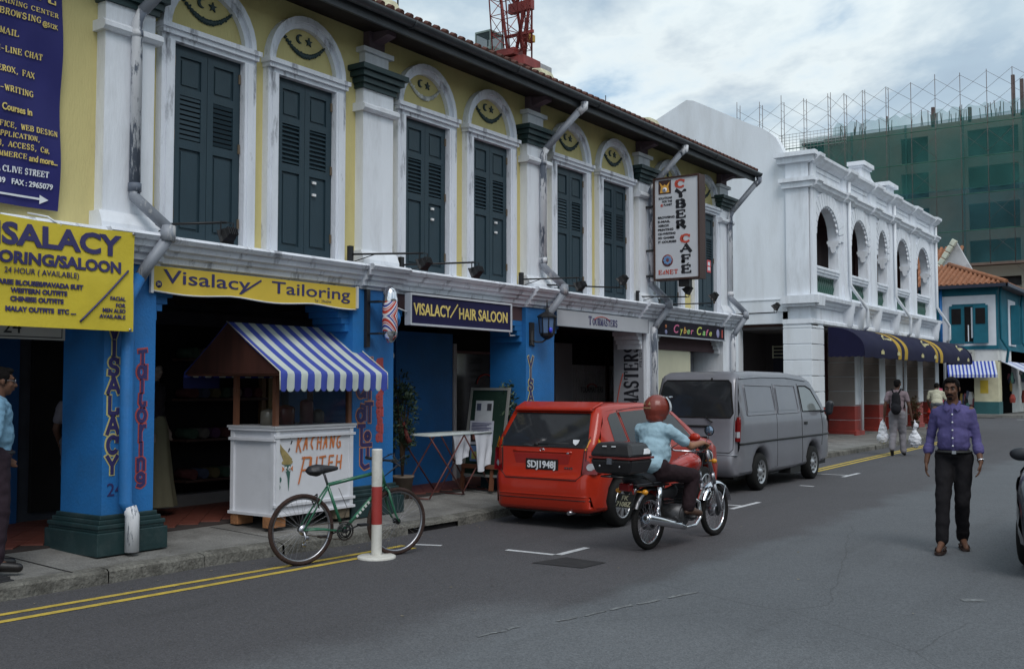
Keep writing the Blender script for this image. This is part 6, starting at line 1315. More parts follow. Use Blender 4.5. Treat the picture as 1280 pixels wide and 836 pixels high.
sheet_net(-27, -13, 22.2, 22.75, 84.8, NT3, 36, 2, .5); sheet_net(-12.9, -7.1, 22.2, 22.9, 84.8, NT3, 12, 2, .5)
sheet_net(-44, -30, 6, 20.8, 89.6, NT2, 12, 5, 0); sheet_net(-24, -7, 5.5, 10.7, 86.6, NT2, 14, 4, 0, sag=.6)
m = MB(); m.box(-30, -7, 84.6, 85.3, 10.75, 10.95); obj('catch_platform', m, pm('platform_boards', (.16, .12, .10), .9, .3, .6), CS)
m = MB(); m.box(-30, -7, SY+.5, SY+.8, 0, 10.7)
obj('lower_wall', m, pm('lower_dark', (.04, .038, .04), .9), CS); m = MB()
for z in (9.2, 6.6): m.box(-22, -7, SY+.2, SY+.5, z-.6, z)
obj('lower_beam', m, CG, CS)
SCF = pm('rusty_scaffold', (.12, .09, .085), .7, .3, 3); SCG = pm('green_scaffold', (.04, .13, .09), .7)
SP = thing('scaffolding', 'rusty scaffold frames standing above the green netting of the building site', 'scaffolding', (-22, 84.6, 10), world=True)
rg_ = random.Random(8)
px_ = [-35.12, -33.08, -31.16, -29.22, -27.19, -25.87, -24.38, -22.53, -20.62, -18.81, -16.99, -15.10, -13.32, -11.5, -9.6, -7.7]
for i, x in enumerate(px_):
    m = MB(); zt_ = 25.9 if i < 3 else 25.65
    for dy in ((0, .7) if i < 8 else (0,)): m.tube([(x+rg_.uniform(-.06, .06), 84.3+dy, 10.8 if x > -30 else 20), (x, 84.3+dy, zt_+rg_.uniform(-.25, .3))], .026, 5)
    for q in range(5 if i < 8 else 0): m.tube([(x, 84.3, zt_-.3-.75*q), (x, 85.0, zt_-.3-.75*q)], .014, 4)
    obj('upright', m, SCF, SP)
    if i+1 < len(px_):
        x2 = px_[i+1]
        for y_ in (84.3, 85.0):
            m = MB()
            for z_ in (25.45, 23.95): m.tube([(x, y_, z_), (x2, y_, z_-1.35)], .012, 4); m.tube([(x, y_, z_-1.35), (x2, y_, z_)], .012, 4)
            if y_ > 84.5: continue
            for kk in range(5):
                if rg_.random() < .55: continue
                z_ = 21.0-2.6*kk; m.tube([(x, y_, z_), (x2, y_, z_-1.7)], .011, 4); m.tube([(x, y_, z_-1.7), (x2, y_, z_)], .011, 4)
            obj('cross_brace', m, SCF, SP)
        m = MB()
        for z_ in (21.5, 19.0, 16.2, 13.4): m.tube([(x, 84.28, z_), (x2, 84.28, z_)], .03, 4)
        obj('ledger', m, SCG, SP)
m = MB(); rg = random.Random(2)
for k in range(70): x = rg.uniform(-27, -8); h_ = rg.uniform(.5, 1.3); m.tube([(x, SY+rg.uniform(0, 1), 22), (x+rg.uniform(-.1, .1), SY+.5, 22.3+h_)], .03, 4)
tag(obj('starter_bar', m, SCF, CS), kind='stuff')
for x, h_ in ((-19.3, 1.6), (-13.5, 3.2), (-12.9, 2.8), (-16.6, 1.2)): m = MB(); m.box(x-.12, x+.12, SY, SY+.3, 22, 22+h_); obj('rebar_column', m, SCF, CS)
m = MB(); vs_ = []
for k in range(20): m.tube([(-31.6+k*.3, 84.9, 21.4), (-31.6+k*.3, 84.9, 22.9)], .018, 4)
for k in range(6): m.tube([(-31.6, 84.9, 21.6+k*.25), (-25.9, 84.9, 21.6+k*.25)], .018, 4)
obj('guard_mesh', m, pm('galvanised_mesh', (.4, .42, .42), .6), CS)
# ================================================================ TOWER CRANE
CR = thing('tower_crane', 'red lattice tower crane with glazed cab rising behind the yellow terrace roof', 'crane', (-48.5, 70, 0), world=True)
CRD = pm('crane_red', (.22, .035, .03), .6, .3, 1)
def lattice(p0, p1, w0, w1, n, t, name, d=None, mt=CRD):
    m = MB(); p0 = V(p0); p1 = V(p1); ax = (p1-p0).normalized(); u = ax.cross(Vector((0, 1, 0))).normalized(); v = ax.cross(u)
    def c(i, k): f = i/n; w = w0+(w1-w0)*f; return p0.lerp(p1, f)+u*w/2*(-1 if k in (0, 3) else 1)+v*w/2*(-1 if k < 2 else 1)
    for k in range(4): m.tube([c(0, k), c(n, k)], t, 5)
    for i in range(n):
        for k in range(4):
            q = (k+1) % 4; m.tube([c(i, k), c(i, q)], t*.6, 4); m.tube([c(i, k), c(i+1, q)] if i % 2 else [c(i, q), c(i+1, k)], t*.6, 4)
    return obj(name, m, mt, CR)
lattice((-48.6, 71.5, 0), (-48.6, 71.5, 27), 2.2, 2.2, 10, .12, 'mast')
m = MB(); m.box(-50.0, -47.4, 69.5, 72, 28.0, 28.8); m.box(-50.0, -48.2, 69.2, 70.6, 28.9, 29.5); obj('slewing_platform', m, CRD, CR, bevel=.05)
m = MB(); m.bar((-48.9, 70, 28.5), (-49.6, 75.5, 28.5), 1.6, .8); m.bar((-48.8, 70, 29.1), (-49.4, 73.5, 29.1), 1.2, .4); obj('counter_jib', m, CRD, CR)
m = MB(); m.box(-50.6, -49.5, 75.2, 77.0, 28.0, 29.9); obj('counterweight', m, pm('counterweight_grey', (.35, .35, .36), .8), CR, bevel=.05)
# A-frame and luffing jib in front
m = MB()
for a, b, r_ in (((-49.3, 70, 29), (-50.3, 70, 35.5), .13), ((-48.6, 70, 29), (-46.8, 70, 36.5), .15), ((-47.6, 70, 28.7), (-48.5, 70, 33.2), .13), ((-47.6, 70, 28.7), (-46.8, 70, 38), .1), ((-49.0, 71.2, 29), (-48.0, 71.2, 33.3), .13), ((-47.5, 70.8, 28.6), (-46.9, 70, 38), .07), ((-50.3, 70, 35.5), (-50.5, 70, 40), .1), ((-48.5, 70, 33.2), (-50.2, 70, 36.0), .15), ((-48.5, 70, 33.2), (-47.0, 70, 38), .15)): m.tube([a, b], r_, 6)
m.box(-49.2, -46.9, 69.8, 70.3, 32.6, 33.4); m.box(-49.4, -46.8, 69.9, 70.1, 30.6, 30.85); m.box(-49.5, -47.0, 70, 70.2, 34.6, 34.85); obj('a_frame', m, CRD, CR)
lattice((-48.9, 69.2, 29.2), (-48.9, 67.5, 42), 1.7, 1.5, 9, .06, 'jib')
lattice((-47.4, 69.8, 29.2), (-47.1, 69.5, 42), .6, .6, 14, .045, 'ladder_tower')
m = MB(); m.box(-51.9, -50.3, 68.8, 70.6, 29.6, 29.8); m.box(-51.9, -50.3, 68.8, 70.6, 31.1, 31.25)
for x in (-51.9, -50.38): 
    for y in (68.8, 70.5): m.box(x, x+.1, y, y+.1, 29.8, 31.1)
m.box(-50.8, -50.2, 69.2, 70.3, 29.2, 29.9); cb = obj('cab_frame', m, pm('cab_green_grey', (.2, .26, .24), .6), CR); m = MB(); m.box(-51.85, -50.35, 68.85, 70.55, 29.8, 31.1); obj('cab_glass', m, glass('cab_glass_pane', (.03, .05, .05), .05, .55), CR)
m = MB(); m.box(-47.9, -47.4, 70.3, 71.2, 30.2, 30.8); obj('winch_house', m, pm('crane_yellow', (.45, .28, .05), .6), CR, bevel=.04)
m = MB(); m.tube([(-8.9, 15.56, 6.25), (-8.86, 15.5, 6.7)], .008, 5); m.tube([(-8.9, 19.0, 6.2), (-8.8, 19.0, 6.6)], .008, 5); obj('aerial', m, BLACK, SH)
for lab, x, y, z0_, z1_ in (('thin aerial mast on the roof above the third window of the yellow terrace', -12.4, 14.1, 8.0, 10.4),): m = MB(); m.tube([(x, y, z0_), (x, y, z1_)], .016, 5); tag(obj('aerial_mast', m, BLACK), lab, 'aerial')

# ================================================================ TERRACE ACROSS THE STREET (only reflections of it are seen)
OT = thing('opposite_terrace', 'plain pale terrace across the street, seen only as reflections in car windows', 'house', (9.5, 20, 0), world=True)
for k in range(9):
    y = -6+k*5.2; mt = [WHITE2, CREAM, YELLOW][k % 3]
    m = MB(); m.box(9.5, 16, y, y+5.1, 3.2, 7.2); m.box(9.5, 10, y, y+.5, 0, 3.2); m.box(9.5, 10, y+4.6, y+5.1, 0, 3.2); m.box(12, 12.2, y, y+5.1, 0, 3.2); w_ = obj('wall', m, mt, OT)
    for q in (1.0, 3.0): m = MB(); m.box(9.44, 9.5, y+q, y+q+1.1, 3.8, 6.3); obj('window', m, SHUT, OT)
    m = MB(); m.prism([(9.0, y, 7.2), (16, y, 7.2), (12.8, y, 9.2)], (0, 5.2, 0)); obj('roof', m, ROOFT, OT)
lt = MB(); rg = random.Random(12)
for k in range(90):
    x, y = (rg.uniform(-7.75, -7.35), rg.uniform(4, 14)) if k < 45 else (rg.uniform(-6, 0), rg.uniform(5, 16)); a = rg.uniform(0, 6); l = rg.uniform(.006, .022)
    lt.add([(x+l*math.cos(a+q*PI/2)*(1 if q % 2 else .6), y+l*math.sin(a+q*PI/2)*(1 if q % 2 else .6), .006+rg.uniform(0, .006)) for q in range(4)], [(0, 1, 2, 3)])
tag(obj('litter', lt, pm('litter_scraps', (.22, .19, .14), .9, .6, 3)), 'small dry leaves and paper scraps scattered on the road', 'litter', kind='stuff')
# ================================================================ VEHICLES
def fill_poly(poly, step):
    """delaunay fill of a closed 2-D outline with interior grid points -> (verts, faces)"""
    def inside(p):
        c = False; n = len(poly)
        for i in range(n):
            a, b = poly[i], poly[i-1]
            if (a[1] > p[1]) != (b[1] > p[1]) and p[0] < (b[0]-a[0])*(p[1]-a[1])/(b[1]-a[1])+a[0]: c = not c
        return c
    def near(p):
        for i in range(len(poly)):
            a, b = Vector(poly[i]), Vector(poly[i-1]); d = b-a; t = max(0, min(1, (Vector(p)-a).dot(d)/max(1e-9, d.dot(d))))
            if (a+d*t-Vector(p)).length < step*.45: return True
        return False
    pts = [];
    for i in range(len(poly)):
        a, b = Vector(poly[i-1]), Vector(poly[i]); n = max(1, int((b-a).length/step)); pts += [a.lerp(b, k/n) for k in range(n)]
    n0 = len(pts); xs = [p[0] for p in poly]; ys = [p[1] for p in poly]
    x = min(xs)+step/2
    while x < max(xs):
        y = min(ys)+step/2
        while y < max(ys):
            if inside((x, y)) and not near((x, y)): pts.append(Vector((x, y)))
            y += step
        x += step
    vs_, _, fs, *_ = geometry.delaunay_2d_cdt(pts, [(i, (i+1) % n0) for i in range(n0)], [], 1, 1e-5)
    fs = [f for f in fs if inside(((vs_[f[0]][0]+vs_[f[1]][0]+vs_[f[2]][0])/3, (vs_[f[0]][1]+vs_[f[1]][1]+vs_[f[2]][1])/3))]
    return [tuple(v) for v in vs_], [tuple(f) for f in fs]
class Car:
    """body = side outline with wheel arches swept across, width given by W(x, z)"""
    def __init__(s, root, outline, W, rear, mt, rnd_=.07, front=None):
        s.root, s.W, s.rear, s.front = root, W, rear, front
        n = len(outline); P = [Vector(p) for p in outline]; area = sum(P[i-1].x*P[i].y-P[i].x*P[i-1].y for i in range(n)); sg = 1 if area > 0 else -1
        nr = []
        for i in range(n):
            t = (P[(i+1) % n]-P[i-1]).normalized(); nr.append(Vector((-t.y, t.x))*sg)
        ss = [-1, -.985, -.955, -.91, -.84, -.6, -.3, 0, .3, .6, .84, .91, .955, .985, 1]; a = .84
        m = MB(); vs_ = []
        s.ins = lambda q: rnd_*(1-math.sqrt(max(0, 1-max(0, (abs(q)-a)/(1-a))**2)))
        for q in ss:
            e = s.ins(q)
            for i in range(n): p = P[i]+nr[i]*e; vs_.append((p.x, q*W(P[i].x, P[i].y), p.y))
        fs = [(j*n+i, j*n+(i+1) % n, (j+1)*n+(i+1) % n, (j+1)*n+i) for j in range(len(ss)-1) for i in range(n)]; m.add(vs_, fs, True)
        inner = [(P[i]+nr[i]*rnd_) for i in range(n)]; v2, f2 = fill_poly([tuple(p) for p in inner], .09)
        def Wc(p):
            j = min(range(n), key=lambda i: (inner[i]-Vector(p)).length); return W(P[j].x, P[j].y) if (inner[j]-Vector(p)).length < .004 else W(*p)
        for sd in (-1, 1): m.add([(x, sd*Wc((x, z)), z) for x, z in v2], f2, True)
        s.body = obj('body', m, mt, root, weld=True, loc=(0, 0, 0))
    def side(s, poly, name, mt, sd=-1, off=.004, par=None, th=.006, step=.1):
        v, f = fill_poly(poly, step); m = MB(); n = len(v); a = [(x, sd*(s.W(x, z)+off), z) for x, z in v]; b = [(x, sd*(s.W(x, z)+off-th), z) for x, z in v]
        m.add(a, f, True); m.add(b, f, True); k = len(poly); 
        return obj(name, m, mt, par or s.root, loc=(0, 0, 0))
    def back(s, poly, name, mt, off=.004, par=None, step=.08, fn=None, sgn=-1):
        fn = fn or s.rear; v, f = fill_poly(poly, step); m = MB(); m.add([(fn(z)+sgn*off-sgn*s.ins(y/s.W(fn(z), z)), y, z) for y, z in v], f, True); return obj(name, m, mt, par or s.root, loc=(0, 0, 0))
    def sline(s, pts, r, name, mt, sd=-1, closed=False, off=.001, par=None):
        P = []
        for i in range(len(pts)-(0 if closed else 1)):
            a, b = Vector(pts[i]), Vector(pts[(i+1) % len(pts)]); n = max(1, int((b-a).length/.08)); P += [a.lerp(b, k/n) for k in range(n)]
        if not closed: P.append(Vector(pts[-1]))
        m = MB(); m.tube([(x, sd*(s.W(x, z)+off), z) for x, z in P], r, 5, closed=closed); return obj(name, m, mt, par or s.root, loc=(0, 0, 0))
    def bline(s, pts, r, name, mt, closed=False, off=.001, par=None, fn=None, sgn=-1):
        fn = fn or s.rear; P = []
        for i in range(len(pts)-(0 if closed else 1)):
            a, b = Vector(pts[i]), Vector(pts[(i+1) % len(pts)]); n = max(1, int((b-a).length/.06)); P += [a.lerp(b, k/n) for k in range(n)]
        if not closed: P.append(Vector(pts[-1]))
        m = MB(); m.tube([(fn(z)+sgn*off-sgn*s.ins(y/s.W(fn(z), z)), y, z) for y, z in P], r, 5, closed=closed); return obj(name, m, mt, par or s.root, loc=(0, 0, 0))
def interp(tab):
    def f(z):
        if z <= tab[0][0]: return tab[0][1]
        for (a, b), (c, d) in zip(tab, tab[1:]):
            if z <= c: return b+(d-b)*(z-a)/(c-a)
        return tab[-1][1]
    return f
TYRE = pm('car_tyre', (.013, .013, .013), .8, .2, 10); ALLOY = pm('alloy', (.55, .56, .58), .28, .06, 4, metal=.9)
def car_wheel(root, x, y, r, w, kind='alloy', sd=-1):
    """sd: outer side sign"""
    m = MB(); h = w/2; m.lathe([(r*.64, -h), (r*.9, -h), (r*.97, -h*.8), (r, -h*.5), (r, h*.5), (r*.97, h*.8), (r*.9, h), (r*.64, h), (r*.6, h*.6), (r*.6, -h*.6), (r*.64, -h)], (0, 0, 0), 'y', 36)
    for k in (-.35, 0, .35): pass
    t = obj('wheel', m, TYRE, root, loc=(x, y, r)); o = sd*h
    m = MB(); m.lathe([(r*.64, o*.98), (r*.6, o*.9), (r*.57, o*.5), (r*.3, o*.35), (0, o*.35)], (0, 0, 0), 'y', 32)
    if kind == 'alloy':
        rm = obj('rim_barrel', m, pm('rim_shadow', (.05, .05, .055), .5, metal=.5), t, loc=(0, 0, 0)); m = MB(); m.tube([(r*.62*math.cos(a), o*.95, r*.62*math.sin(a)) for a in [2*PI*i/32 for i in range(32)]], .012, 6, closed=True)
        for k in range(7):
            a = 2*PI*k/7
            for da in (-.13, .13): m.bar((r*.1*math.cos(a+da*2), o*.9, r*.1*math.sin(a+da*2)), (r*.6*math.cos(a+da*.9), o*.92, r*.6*math.sin(a+da*.9)), .025, .02, up=(0, 1, 0))
        m.lathe([(0, o*.98), (r*.14, o*.96), (r*.16, o*.8), (0, o*.8)], (0, 0, 0), 'y', 16); obj('rim', m, ALLOY, t, loc=(0, 0, 0))
    else:
        m = MB(); m.lathe([(r*.64, o*.98), (r*.6, o*.9), (r*.55, o*.7), (r*.42, o*.78), (r*.3, o*.6), (r*.16, o*.62), (r*.15, o*.95), (0, o*.97)], (0, 0, 0), 'y', 32); obj('rim', m, pm('steel_rim', (.42, .43, .45), .35, .08, 5, metal=.7), t, loc=(0, 0, 0))
        m = MB()
        for k in range(10): a = 2*PI*k/10; m.lathe([(0, o*.86), (.022, o*.84), (.022, o*.7), (0, o*.7)], (r*.46*math.cos(a), 0, r*.46*math.sin(a)), 'y', 8)
        obj('rim_hole', m, BLACK, t, loc=(0, 0, 0))
    return t
def arch(cx_, r, z0, n=9, zc=None):
    """points of a wheel arch from rear to front at sill height z0"""
    zc = zc if zc is not None else r*.93; a0 = math.asin(max(-1, min(1, (z0-zc)/r))); return [(cx_-r*math.cos(a0), z0)]+[(cx_+r*math.cos(PI-a0+(2*a0-PI)*k/n), zc+r*math.sin(PI-a0+(2*a0-PI)*k/n)) for k in range(1, n)]+[(cx_+r*math.cos(a0), z0)]
REDC = pm('red_car_paint', (.40, .026, .010), .32, .05, 2, coat=.45, spec=.3); SEAM = pm('seam_black', (.01, .01, .01), .6)
LRED = glass('lamp_red', (.16, .006, .008), .12); LAMB = glass('lamp_amber', (.65, .27, .02), .12); LCLR = glass('lamp_clear', (.4, .42, .45), .1)
def red_hatch():
    t = thing('parked_car', 'red hatchback parked at the kerb, its rear with a black number plate toward us', 'car', (-6.88, 10.42, 0), PI/2)
    xr = interp([(.23, .04), (.26, .02), (.42, .0), (.6, .0), (.655, .03), (.8, .05), (.95, .065), (1.02, .10), (1.2, .21), (1.37, .32), (1.425, .36)])
    ol = [(.1, .2), (.04, .23), (.02, .26), (0, .42), (.0, .6), (.03, .655), (.05, .8), (.065, .95), (.10, 1.02), (.21, 1.2), (.32, 1.37), (.36, 1.425), (.44, 1.455), (.8, 1.475), (1.5, 1.475), (2.0, 1.44), (2.3, 1.36), (2.7, 1.14), (2.95, 1.0), (3.3, .94), (3.6, .84), (3.75, .68), (3.8, .45), (3.78, .26), (3.6, .2)]
    ol += list(reversed(arch(3.05, .33, .2)))+[(2.2, .19), (1.5, .19)]+list(reversed(arch(.66, .33, .2)))
    def W(x, z):
        w = .765-.02*max(0, (.55-z)/.35); w -= max(0, z-.93)*.27; w -= .11*max(0, (.35-x)/.35)**2*(1 if z < 1 else .6); w -= .16*max(0, (x-3.1)/.7)**2; return w
    c = Car(t, ol, W, xr, REDC)
    Y = .625
    gl = c.back([(-Y+.02, .965), (Y-.02, .965), (Y-.01, 1.02), (.53, 1.36), (-.53, 1.36), (-Y+.01, 1.02)], 'rear_window', GLASS, .005)
    m = MB(); m.prism([(.30, -.56, 1.405), (.30, .56, 1.405), (.52, .58, 1.475), (.52, -.58, 1.475)], (0, 0, .022)); m.box(.27, .5, -.55, .55, 1.385, 1.42); obj('spoiler', m, REDC, t, bevel=.012, loc=(0, 0, 0))
    for s in (-1, 1):
        c.back([(s*.74, .66), (s*.57, .66), (s*.59, .93), (s*.74, .93)], 'tail_light', LRED, .010)
        c.back([(s*.59, .935), (s*.625, 1.07), (s*.70, .935)], 'indicator', LAMB, .011); c.side([(.13, .935), (.17, 1.07), (.27, .935)], 'indicator', LAMB, s, .006); c.bline([(s*.56, .655), (s*.585, .93), (s*.62, 1.09)], .006, 'lamp_seam', SEAM, off=.006)
        c.back(arc((s*.665, .745), .042, 0, 2*PI, 14)[:-1], 'reversing_light', LCLR, .014)
        c.side([(.11, .67), (.18, .67), (.22, .93), (.12, .93)], 'tail_light', LRED, s, .005)
        c.side([(.62, 1.015), (.56, 1.35), (.66, 1.38), (.95, 1.39), (.99, 1.0)] if 0 else [(.50, 1.02), (.46, 1.30), (.53, 1.35), (.70, 1.37), (.82, 1.02)], 'quarter_window', GLASS, s)
        c.side([(.88, 1.0), (.77, 1.37), (1.55, 1.39), (1.58, .99)], 'rear_side_window', GLASS, s); c.side([(1.66, .99), (1.63, 1.39), (2.0, 1.36), (2.22, 1.28), (2.6, 1.0)], 'front_side_window', GLASS, s)
        c.sline([(.86, .97), (.72, 1.39), (1.2, 1.42), (1.6, 1.42), (1.62, .5), (1.5, .3), (1.1, .3), (1.02, .55), (.86, .8)], .004, 'door_seam', SEAM, s, True); c.sline([(1.64, 1.42), (2.05, 1.39), (2.7, .98), (2.66, .3), (1.68, .3)], .004, 'door_seam', SEAM, s)
        m = MB(); m.tube([(1.0, s*.775, .87), (1.04, s*.795, .875), (1.16, s*.795, .875), (1.2, s*.775, .87)], .012, 6); m.tube([(1.75, s*.775, .87), (1.79, s*.795, .875), (1.91, s*.795, .875), (1.95, s*.775, .87)], .012, 6); obj('door_handle', m, REDC, t, loc=(0, 0, 0))
        o_ = blob('mirror', [('e', (2.5, s*.85, 1.0), (.045, .08, .055)), ('c', (2.52, s*.74, .96), (2.5, s*.85, .99), .03, .03)], .012, REDC, t)
        for x in (.66, 3.05): car_wheel(t, x, s*.68, .285, .17, 'alloy', s)
    c.back([(-.60, .66), (-.61, .94), (-.3, .945), (.3, .945), (.61, .94), (.60, .66), (.5, .6), (-.5, .6)], 'tailgate', REDC, .004, step=.1)
    c.bline([(-.615, .955), (-.60, .68), (-.5, .585), (.5, .585), (.60, .68), (.615, .955)], .005, 'tailgate_seam', SEAM, off=.003)
    c.bline([(-.62, .96), (.62, .96)], .006, 'tailgate_seam', SEAM, off=.004)
    x = xr(.8)-.012
    m = MB(); m.prism([(x+.014, -.36, .66), (x+.014, .36, .66), (x+.014, .40, .88), (x+.014, -.40, .88)], (-.012, 0, 0)); obj('plate_recess', m, pm('red_recess', (.3, .015, .01), .35), t, bevel=.008, loc=(0, 0, 0))
    m = MB(); m.box(x-.014, x-.004, -.24, .22, .69, .82); pl = obj('number_plate', m, pm('plate_black', (.01, .01, .01), .4), t, bevel=.004, loc=(0, 0, 0))
    text('SDJ1948J', .115, WPR, pl, (x-.016, .195, .715), r=(0, -1, 0), width=.40, bold=.003)
    c.bline([(-.42, .905), (.42, .905)], .012, 'plate_garnish', REDC, off=.006)
    m = MB(); m.tube([(xr(.915)-.012, .03*math.cos(a), .925+.02*math.sin(a)) for a in [2*PI*i/16 for i in range(16)]], .005, 5, closed=True); m.tube([(xr(.915)-.012, -.02, .93), (xr(.915)-.012, .02, .92)], .004, 4); obj('badge', m, CHROME, t, loc=(0, 0, 0))
    m = MB(); [m.box(xr(.72)-.014, xr(.72)-.008, -.35-.03*k, -.33-.03*k, .715, .735) for k in range(4)]; obj('model_badge', m, CHROME, t, loc=(0, 0, 0)); m = MB(); m.ell((xr(.9)-.012, -.36, .895), (.006, .02, .014)); obj('lock', m, CHROME, t, loc=(0, 0, 0))
    for z in (.40, .35): c.bline([(-.66, z), (.66, z)], .007, 'bumper_crease', REDC if z > .38 else SEAM, off=.002 if z > .38 else -.002)
    m = MB(); m.tube([(xr(.99)-.012, .1, .985), (xr(1.02)-.012, -.1, 1.0), (xr(1.03)-.012, -.35, 1.005)], .009, 5); m.ell((xr(.99)-.012, .1, .985), (.015, .03, .02)); obj('rear_wiper', m, SEAM, t, loc=(0, 0, 0))
    m = MB(); m.prism([(xr(1.03)-.010, -.50, 1.055), (xr(1.03)-.010, -.41, 1.055), (xr(1.0)-.012, -.42, 1.015), (xr(.99)-.012, -.455, .99), (xr(1.0)-.012, -.49, 1.015)], (-.003, 0, 0)); obj('window_sticker', m, WPR, t, loc=(0, 0, 0))
    m = MB(); m.box(.15, 3.6, -.6, .6, .17, .24); obj('underbody', m, SEAM, t, loc=(0, 0, 0)); m = MB(); m.tube([(.0, -.4, .2), (.4, -.4, .2)], .025, 8); obj('exhaust_pipe', m, STEEL, t, loc=(0, 0, 0))
    return t, c
red_hatch()
VANP = pm('van_silver', (.19, .19, .215), .36, .06, 2.2, metal=.22, dirt=.35, dscale=1.5, dcol=(.2, .2, .2), coat=.3)
VANL = pm('van_silver_low', (.24, .25, .28), .36, .06, 2.2, metal=.45, coat=.3)
def van():
    t = thing('parked_van', 'silver grey panel van with blank side panels parked beyond the red hatchback', 'van', (-7.14, 15.2, 0), PI/2)
    xr = interp([(.29, .03), (.42, .0), (.60, .0), (.635, .045), (1.1, .055), (1.2, .075), (1.5, .13), (1.75, .2), (1.86, .27)])
    ol = [(.1, .26), (.03, .29), (.0, .42), (.0, .6), (.045, .635), (.055, 1.1), (.075, 1.2), (.13, 1.5), (.20, 1.75), (.27, 1.86), (.4, 1.9), (1.0, 1.925), (2.4, 1.92), (3.3, 1.87), (3.62, 1.78), (3.85, 1.62), (4.3, 1.24), (4.42, 1.12), (4.7, 1.02), (4.82, .85), (4.87, .6), (4.87, .38), (4.8, .27)]
    ol += list(reversed(arch(3.5, .36, .27, zc=.31)))+[(2.5, .25), (1.6, .25)]+list(reversed(arch(.98, .36, .27, zc=.31)))
    def W(x, z):
        w = .765-.015*max(0, (.5-z)/.3); w -= max(0, z-1.12)*.15; w -= .08*max(0, (.25-x)/.25)**2; w -= .2*max(0, (x-3.9)/.97)**2; return w
    c = Car(t, ol, W, xr, VANP, .075)
    c.back([(-.61, 1.20), (.61, 1.20), (.64, 1.26), (.57, 1.72), (.53, 1.76), (-.53, 1.76), (-.57, 1.72), (-.64, 1.26)], 'rear_window', GLASS, .006)
    c.bline([(-.61, 1.19), (.61, 1.19), (.65, 1.26), (.58, 1.72), (.53, 1.77), (-.53, 1.77), (-.58, 1.72), (-.65, 1.26)], .014, 'window_rubber', RUBBER, True)
    c.bline([(-.64, 1.8), (-.68, 1.25), (-.66, .70), (-.6, .645), (.6, .645), (.66, .70), (.68, 1.25), (.64, 1.8)], .005, 'tailgate_seam', SEAM)
    c.bline([(-.3, 1.02), (-.25, 1.05), (.25, 1.05), (.3, 1.02)], .02, 'tailgate_handle', SEAM)
    m = MB(); m.box(xr(.8)-.02, xr(.8)-.005, -.26, .26, .76, .89); pl = obj('number_plate', m, MATS['plate_black'], t, loc=(0, 0, 0))
    m = MB(); m.tube([(xr(1.22)-.02, -.2, 1.2), (xr(1.17)-.03, -.28, 1.14), (xr(1.14)-.03, -.33, 1.12)], .012, 5); obj('rear_wiper', m, SEAM, t, loc=(0, 0, 0))
    m = MB(); m.ell((xr(1.79)-.01, -.25, 1.8), (.02, .015, .015)); obj('washer_nozzle', m, SEAM, t, loc=(0, 0, 0))
    c.bline([(-.72, .61), (.72, .61)], .014, 'bumper_step', VANL); 
    for s in (-1, 1):
        lr = [(s*y, z) for y, z in ((.69, .82), (.752, .82), (.75, 1.2), (.72, 1.2), (.69, 1.14))]
        c.back(lr, 'tail_light', LRED, .008); c.side([(.05, .82), (.13, .82), (.15, 1.1), (.16, 1.2), (.08, 1.2)], 'tail_light', LRED, s, .006)
        c.back([(s*y, z) for y, z in ((.695, .88), (.75, .88), (.75, .97), (.695, .97))], 'reversing_light', LCLR, .011); c.side([(.055, .88), (.12, .88), (.12, .97), (.06, .97)], 'reversing_light', LCLR, s, .009)
        for a, b in ((.42, 1.62), (1.75, 2.72)):      # pressed blank panels with a raised rim
            P = [(a, 1.22), (b+.05, 1.22), (b-.02, 1.68), (a-.0, 1.70)]; c.sline(P, .012, 'pressed_rim', VANP, s, True, off=.0); c.side([(a+.05, 1.27), (b-.03, 1.27), (b-.06, 1.64), (a+.05, 1.655)], 'pressed_panel', VANP, s, .006)
        c.side([(2.95, 1.24), (2.92, 1.66), (3.25, 1.66), (3.5, 1.6), (3.95, 1.24)], 'door_window', glass('van_side_glass', (.2, .22, .22), .05), s, .006); c.sline([(2.95, 1.23), (2.90, 1.68), (3.27, 1.68), (3.52, 1.62), (3.98, 1.23)], .012, 'window_rubber', RUBBER, s, True)
        c.sline([(.12, .78), (1.5, .79), (3.2, .79), (4.6, .79)], .017, 'rub_strip', SEAM, s, off=.004)
        c.sline([(2.86, 1.72), (2.88, 1.2), (2.9, .35)], .005, 'door_seam', SEAM, s); c.sline([(3.9, 1.25), (4.0, .9), (3.92, .6)], .005, 'door_seam', SEAM, s); c.sline([(1.68, 1.72), (1.68, .35)], .003, 'door_seam', SEAM, s); c.sline([(.3, 1.8), (1.2, 1.83), (2.4, 1.825), (3.3, 1.77)], .014, 'roof_gutter', VANL, s)
        m = MB(); m.box(3.0, 3.14, s*.77-.012, s*.77+.012, 1.0, 1.05); obj('door_handle', m, SEAM, t, bevel=.006, loc=(0, 0, 0))
        blob('mirror', [('c', (3.95, s*.9, 1.2), (3.95, s*.92, 1.36), .05, .055, (1, 1.3, 1)), ('c', (3.95, s*.74, 1.2), (3.95, s*.88, 1.24), .022, .022)], .014, pm('mirror_black', (.02, .022, .028), .4), t)
        c.side([(4.5, .84), (4.78, .84), (4.74, .98), (4.55, 1.02)], 'headlight', LCLR, s)
        for x in (.98, 3.5): car_wheel(t, x, s*.67, .30, .18, 'steel', s)
    m = MB(); m.box(.2, 4.6, -.6, .6, .22, .3); m.box(.25, .5, -.4, .4, .2, .3); m.box(2.4, 2.9, -.72, -.5, .17, .28); m.tube([(.0, -.3, .24), (.6, -.3, .24)], .03, 8); obj('underbody', m, SEAM, t, loc=(0, 0, 0))
    return t
van()
